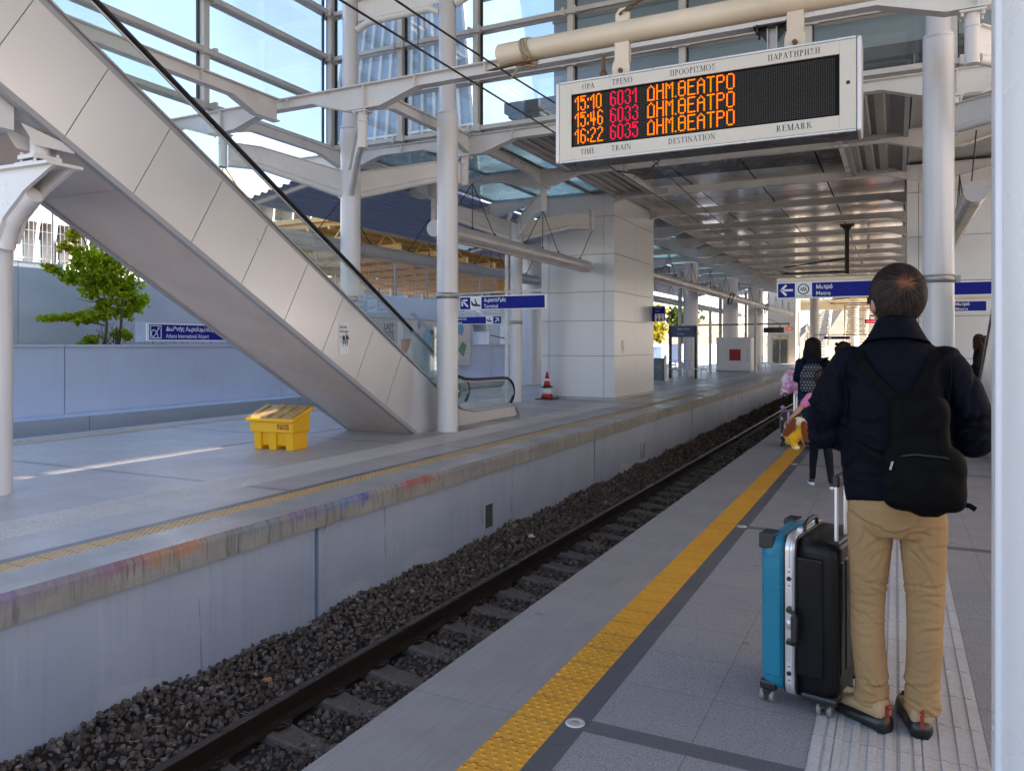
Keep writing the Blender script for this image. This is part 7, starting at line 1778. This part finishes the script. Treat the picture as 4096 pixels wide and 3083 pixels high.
w2 = figure('person with curly dark hair standing half hidden beyond the man in navy', (-.80, 14.1), math.radians(-10), 1.51, COAT, JEAN, ((-.235, .0, 1.12), (-.15, .18, 1.02)), ((.235, 0, 1.12), (.15, .18, 1.02)), long_hair(HBLK, .14, 1.15, 1.0, 8), SNK, BLACKR, 1.05, voxel=.014, seed=6)
gl = figure('child in a pink shirt and black leggings holding a plush dog, mostly behind the man', (-.715, 8.78), math.radians(8), 1.20, PINKT, LEGG, ((-.31, -.03, 1.17), (-.44, -.10, 1.045), (0, -.3, -1)), ((.20, .0, 1.12), (.16, .14, .98)), long_hair(HBRN, .05, .98, 0, 9), SNK, SOLW, .92, ((-.075, .10), (.10, -.11)), math.radians(35), .009, .55, 12, .055, (6, -4), .82)
fw = figure('person with long brown hair in a black coat, in profile at the far right', (1.50, 18.2), math.radians(80), 1.665, COAT, COAT, ((-.2, .05, 1.12), (-.08, .22, 1.06)), ((.2, .05, 1.12), (.08, .22, 1.04)), long_hair(HBRN, .26, 1.0, .6, 15), SNK, BLACKR, .95, voxel=.014, seed=20)
# woman's dotted backpack
def dotted(name, base, dot, sc, r):
    n = N(name); p = n.obj(); x, y, z = n.xyz(p); row = n.math('FLOOR', n.math('MULTIPLY', z, sc)); xs_ = n.math('ADD', n.math('MULTIPLY', n.math('ADD', x, n.math('MULTIPLY', y, .3)), sc), n.math('MULTIPLY', n.math('MODULO', row, 2), .5))
    u = n.math('SUBTRACT', n.math('FRACT', xs_), .5); v = n.math('SUBTRACT', n.math('FRACT', n.math('MULTIPLY', z, sc)), .5); d = n.math('SQRT', n.math('ADD', n.math('MULTIPLY', u, u), n.math('MULTIPLY', v, v)))
    n.bsdf(n.mix(n.math('LESS_THAN', d, r), base, dot), .65, 0, None); return n.m
bx, by = -1.06, 11.73
t = thing('backpack', 'dark grey backpack with small white dots on the person with long black hair', 'backpack', (bx, by, .82), math.radians(-6))
q = MB(); q.rbox((0, 0, .16), (.33, .14, .32), .06); q.rbox((0, 0, .30), (.26, .12, .20), .06); q.rbox((0, -.065, .10), (.26, .07, .19), .03)
remesh(q, .011, 4, 'main_bag', dotted('dotted_canvas', (.022, .024, .040), (.40, .40, .46), 24, .17), t, lambda V: .003*noise3(V, 20, 2)); 
m = MB(); m.tube([(-.13, -.062, .25), (-.08, -.072, .31), (.08, -.072, .31), (.13, -.062, .25)], .006, 6); m.tube([(-.12, -.104, .19), (.12, -.104, .19)], .005, 6); m.build('zip', BLACKP, t, local=True)
m = MB(); m.bar((-.10, .04, .37), (-.15, .12, .47), .05, .012, (0, -1, 0)); m.bar((-.15, .12, .47), (-.16, .2, .49), .05, .012); m.build('strap', BLKN, t, local=True); m = MB(); m.bar((.10, .04, .37), (.15, .12, .47), .05, .012, (0, -1, 0)); m.bar((.15, .12, .47), (.16, .2, .49), .05, .012); m.build('strap', BLKN, t, local=True)
m = MB(); m.box(.07, .14, -.102, -.1, .04, .052); m.build('label_patch', SWHITE, t, local=True)
# pink jacket draped over her arm
t = thing('pink_jacket', 'bunched pink and white jacket hanging over the arm of the person with long black hair', 'jacket', (-1.36, 11.98, .76)); c = Vector((0, 0, 0))
q = MB(); 
for (a, r) in (((-.0, .02, .30), (.10, .10, .07)), ((-.04, 0, .20), (.11, .07, .12)), ((.05, 0, .17), (.08, .07, .12)), ((-.07, -.02, .08), (.08, .06, .08)), ((.07, .0, .06), (.05, .05, .07)), ((-.10, -.03, .02), (.055, .05, .045))): q.ell(a, r, 14, 10)
n = N('pink_print'); p = n.obj(); f = n.voro(p, 16, 'Distance'); n.bsdf(n.mix(n.maprange(n.noise(p, 14, 3), .50, .56), n.mix(n.math('LESS_THAN', f, .3), (.60, .22, .42), (.68, .34, .52)), (.72, .62, .68)), .8); PPR = n.m
remesh(q, .009, 2, 'cloth', PPR, t, lambda V: .012*ridged(V*np.array([1.4, 1, .8]), 24, 4))
m = MB(); m.tube([(-.13, -.075, .0), (-.10, -.09, .03), (-.06, -.085, .0), (-.09, -.08, -.03)], .012, 6, close=True); m.build('dark_cuff', BLACKR, t, local=True)
# child's trolley case with dots
t = thing('dotted_suitcase', 'small black trolley case with white dots and lilac strap at the platform edge', 'suitcase', (-1.40, 11.98, 0), math.radians(-8))
MB().rbox((0, .10, .30), (.235, .33, .46), .05, 5).build('shell', dotted('dotted_shell', (.010, .010, .012), (.62, .58, .62), 8.5, .20), t, local=True)
LIL = mat('lilac_plastic', (.46, .22, .46), .4, 0, .05, 10, obj=True)
m = MB(); m.box(-.012, .02, -.07, -.062, .08, .52).box(-.012, .02, -.07, .25, .53, .537); m.build('strap', LIL, t, local=True); m = MB(); m.ell((-.085, -.03, .575), (.032, .032, .032), 14, 10); m.cyl((-.085, -.03, .52), (-.085, -.03, .56), .010, 8); m.build('knob', LIL, t, local=True)
m = MB(); m.tube([(-.11, -.065, .10), (-.11, -.065, .47), (-.06, -.065, .52), (.06, -.065, .52), (.11, -.065, .47)], .010, 8); m.build('edge_trim', mat('grey_trim', (.10, .09, .10), .4), t, local=True)
m = MB(); m.box(.05, .07, .03, .05, .52, .86).box(.05, .07, .16, .18, .52, .86).box(.045, .075, .02, .19, .86, .885); m.build('telescopic_rod', ALU, t, local=True)
for x, y in ((-.09, -.03), (.09, -.03), (-.09, .23), (.09, .23)):
    f = MB(); w = MB(); wheel_pair(w, f, x, y); f.build('caster_fork', BLACKP, t, local=True); w.build('caster_wheel', BLACKR, t, local=True)
# plush dog
t = thing('plush_dog', 'yellow plush toy dog with long brown ears dangling from the child\'s hand', 'toy', (-.925, 8.60, .405), math.radians(0)); t.scale = (1.22, 1.1, 1.08)
PLY = cloth('yellow_plush', (.70, .36, .02), .95, .1, 90, .5, .3); PLC = cloth('cream_plush', (.68, .55, .34), .95, .08, 90, .5, .3); PLB = cloth('brown_plush', (.20, .045, .010), .95, .2, 70, .8, .3)
q = MB(); q.ell((-.035, 0, .115), (.068, .06, .062), 14, 10); q.ell((.02, 0, .15), (.06, .055, .058), 14, 10); chain(q, [(.03, 0, .16), (.02, 0, .215)], [.042, .038]); chain(q, [(-.05, -.01, .10), (-.02, -.015, .035)], [.038, .03]); chain(q, [(.05, -.01, .14), (.125, -.02, .115)], [.036, .028]); chain(q, [(-.07, .03, .10), (-.075, .03, .06)], [.035, .03]); q.ell((-.1, 0, .13), (.02, .02, .03), 8, 6)
remesh(q, .007, 3, 'body', PLY, t, lambda V: .0012*noise3(V, 200, 3))
q = MB(); q.ell((.015, 0, .262), (.055, .052, .05), 14, 10); q.ell((.055, -.0, .245), (.032, .03, .026), 12, 8); remesh(q, .007, 3, 'head', PLC, t, lambda V: .0012*noise3(V, 200, 5))
for k, (a, b_) in enumerate((((-.02, -.03, .275), (-.085, -.03, .15)), ((.055, -.035, .255), (.085, -.045, .11)))):
    q = MB(); chain(q, [a, tuple(Vector(a).lerp(Vector(b_), .5)), b_], [.022, .036, .034]); remesh(q, .007, 2, 'ear', PLB, t, lambda V: .004*ridged(V, 90, 7))
for c in ((-.012, -.018, .018), (.145, -.022, .108)): MB().ell(c, (.032, .028, .024), 12, 8).build('paw', PLC, t, local=True)
MB().tube([(.02+.04*math.cos(a), .04*math.sin(a), .222) for a in np.linspace(0, 2*pi, 17)[:-1]], .006, 6, close=True).build('collar', mat('toy_collar', (.25, .30, .10), .6), t, local=True)
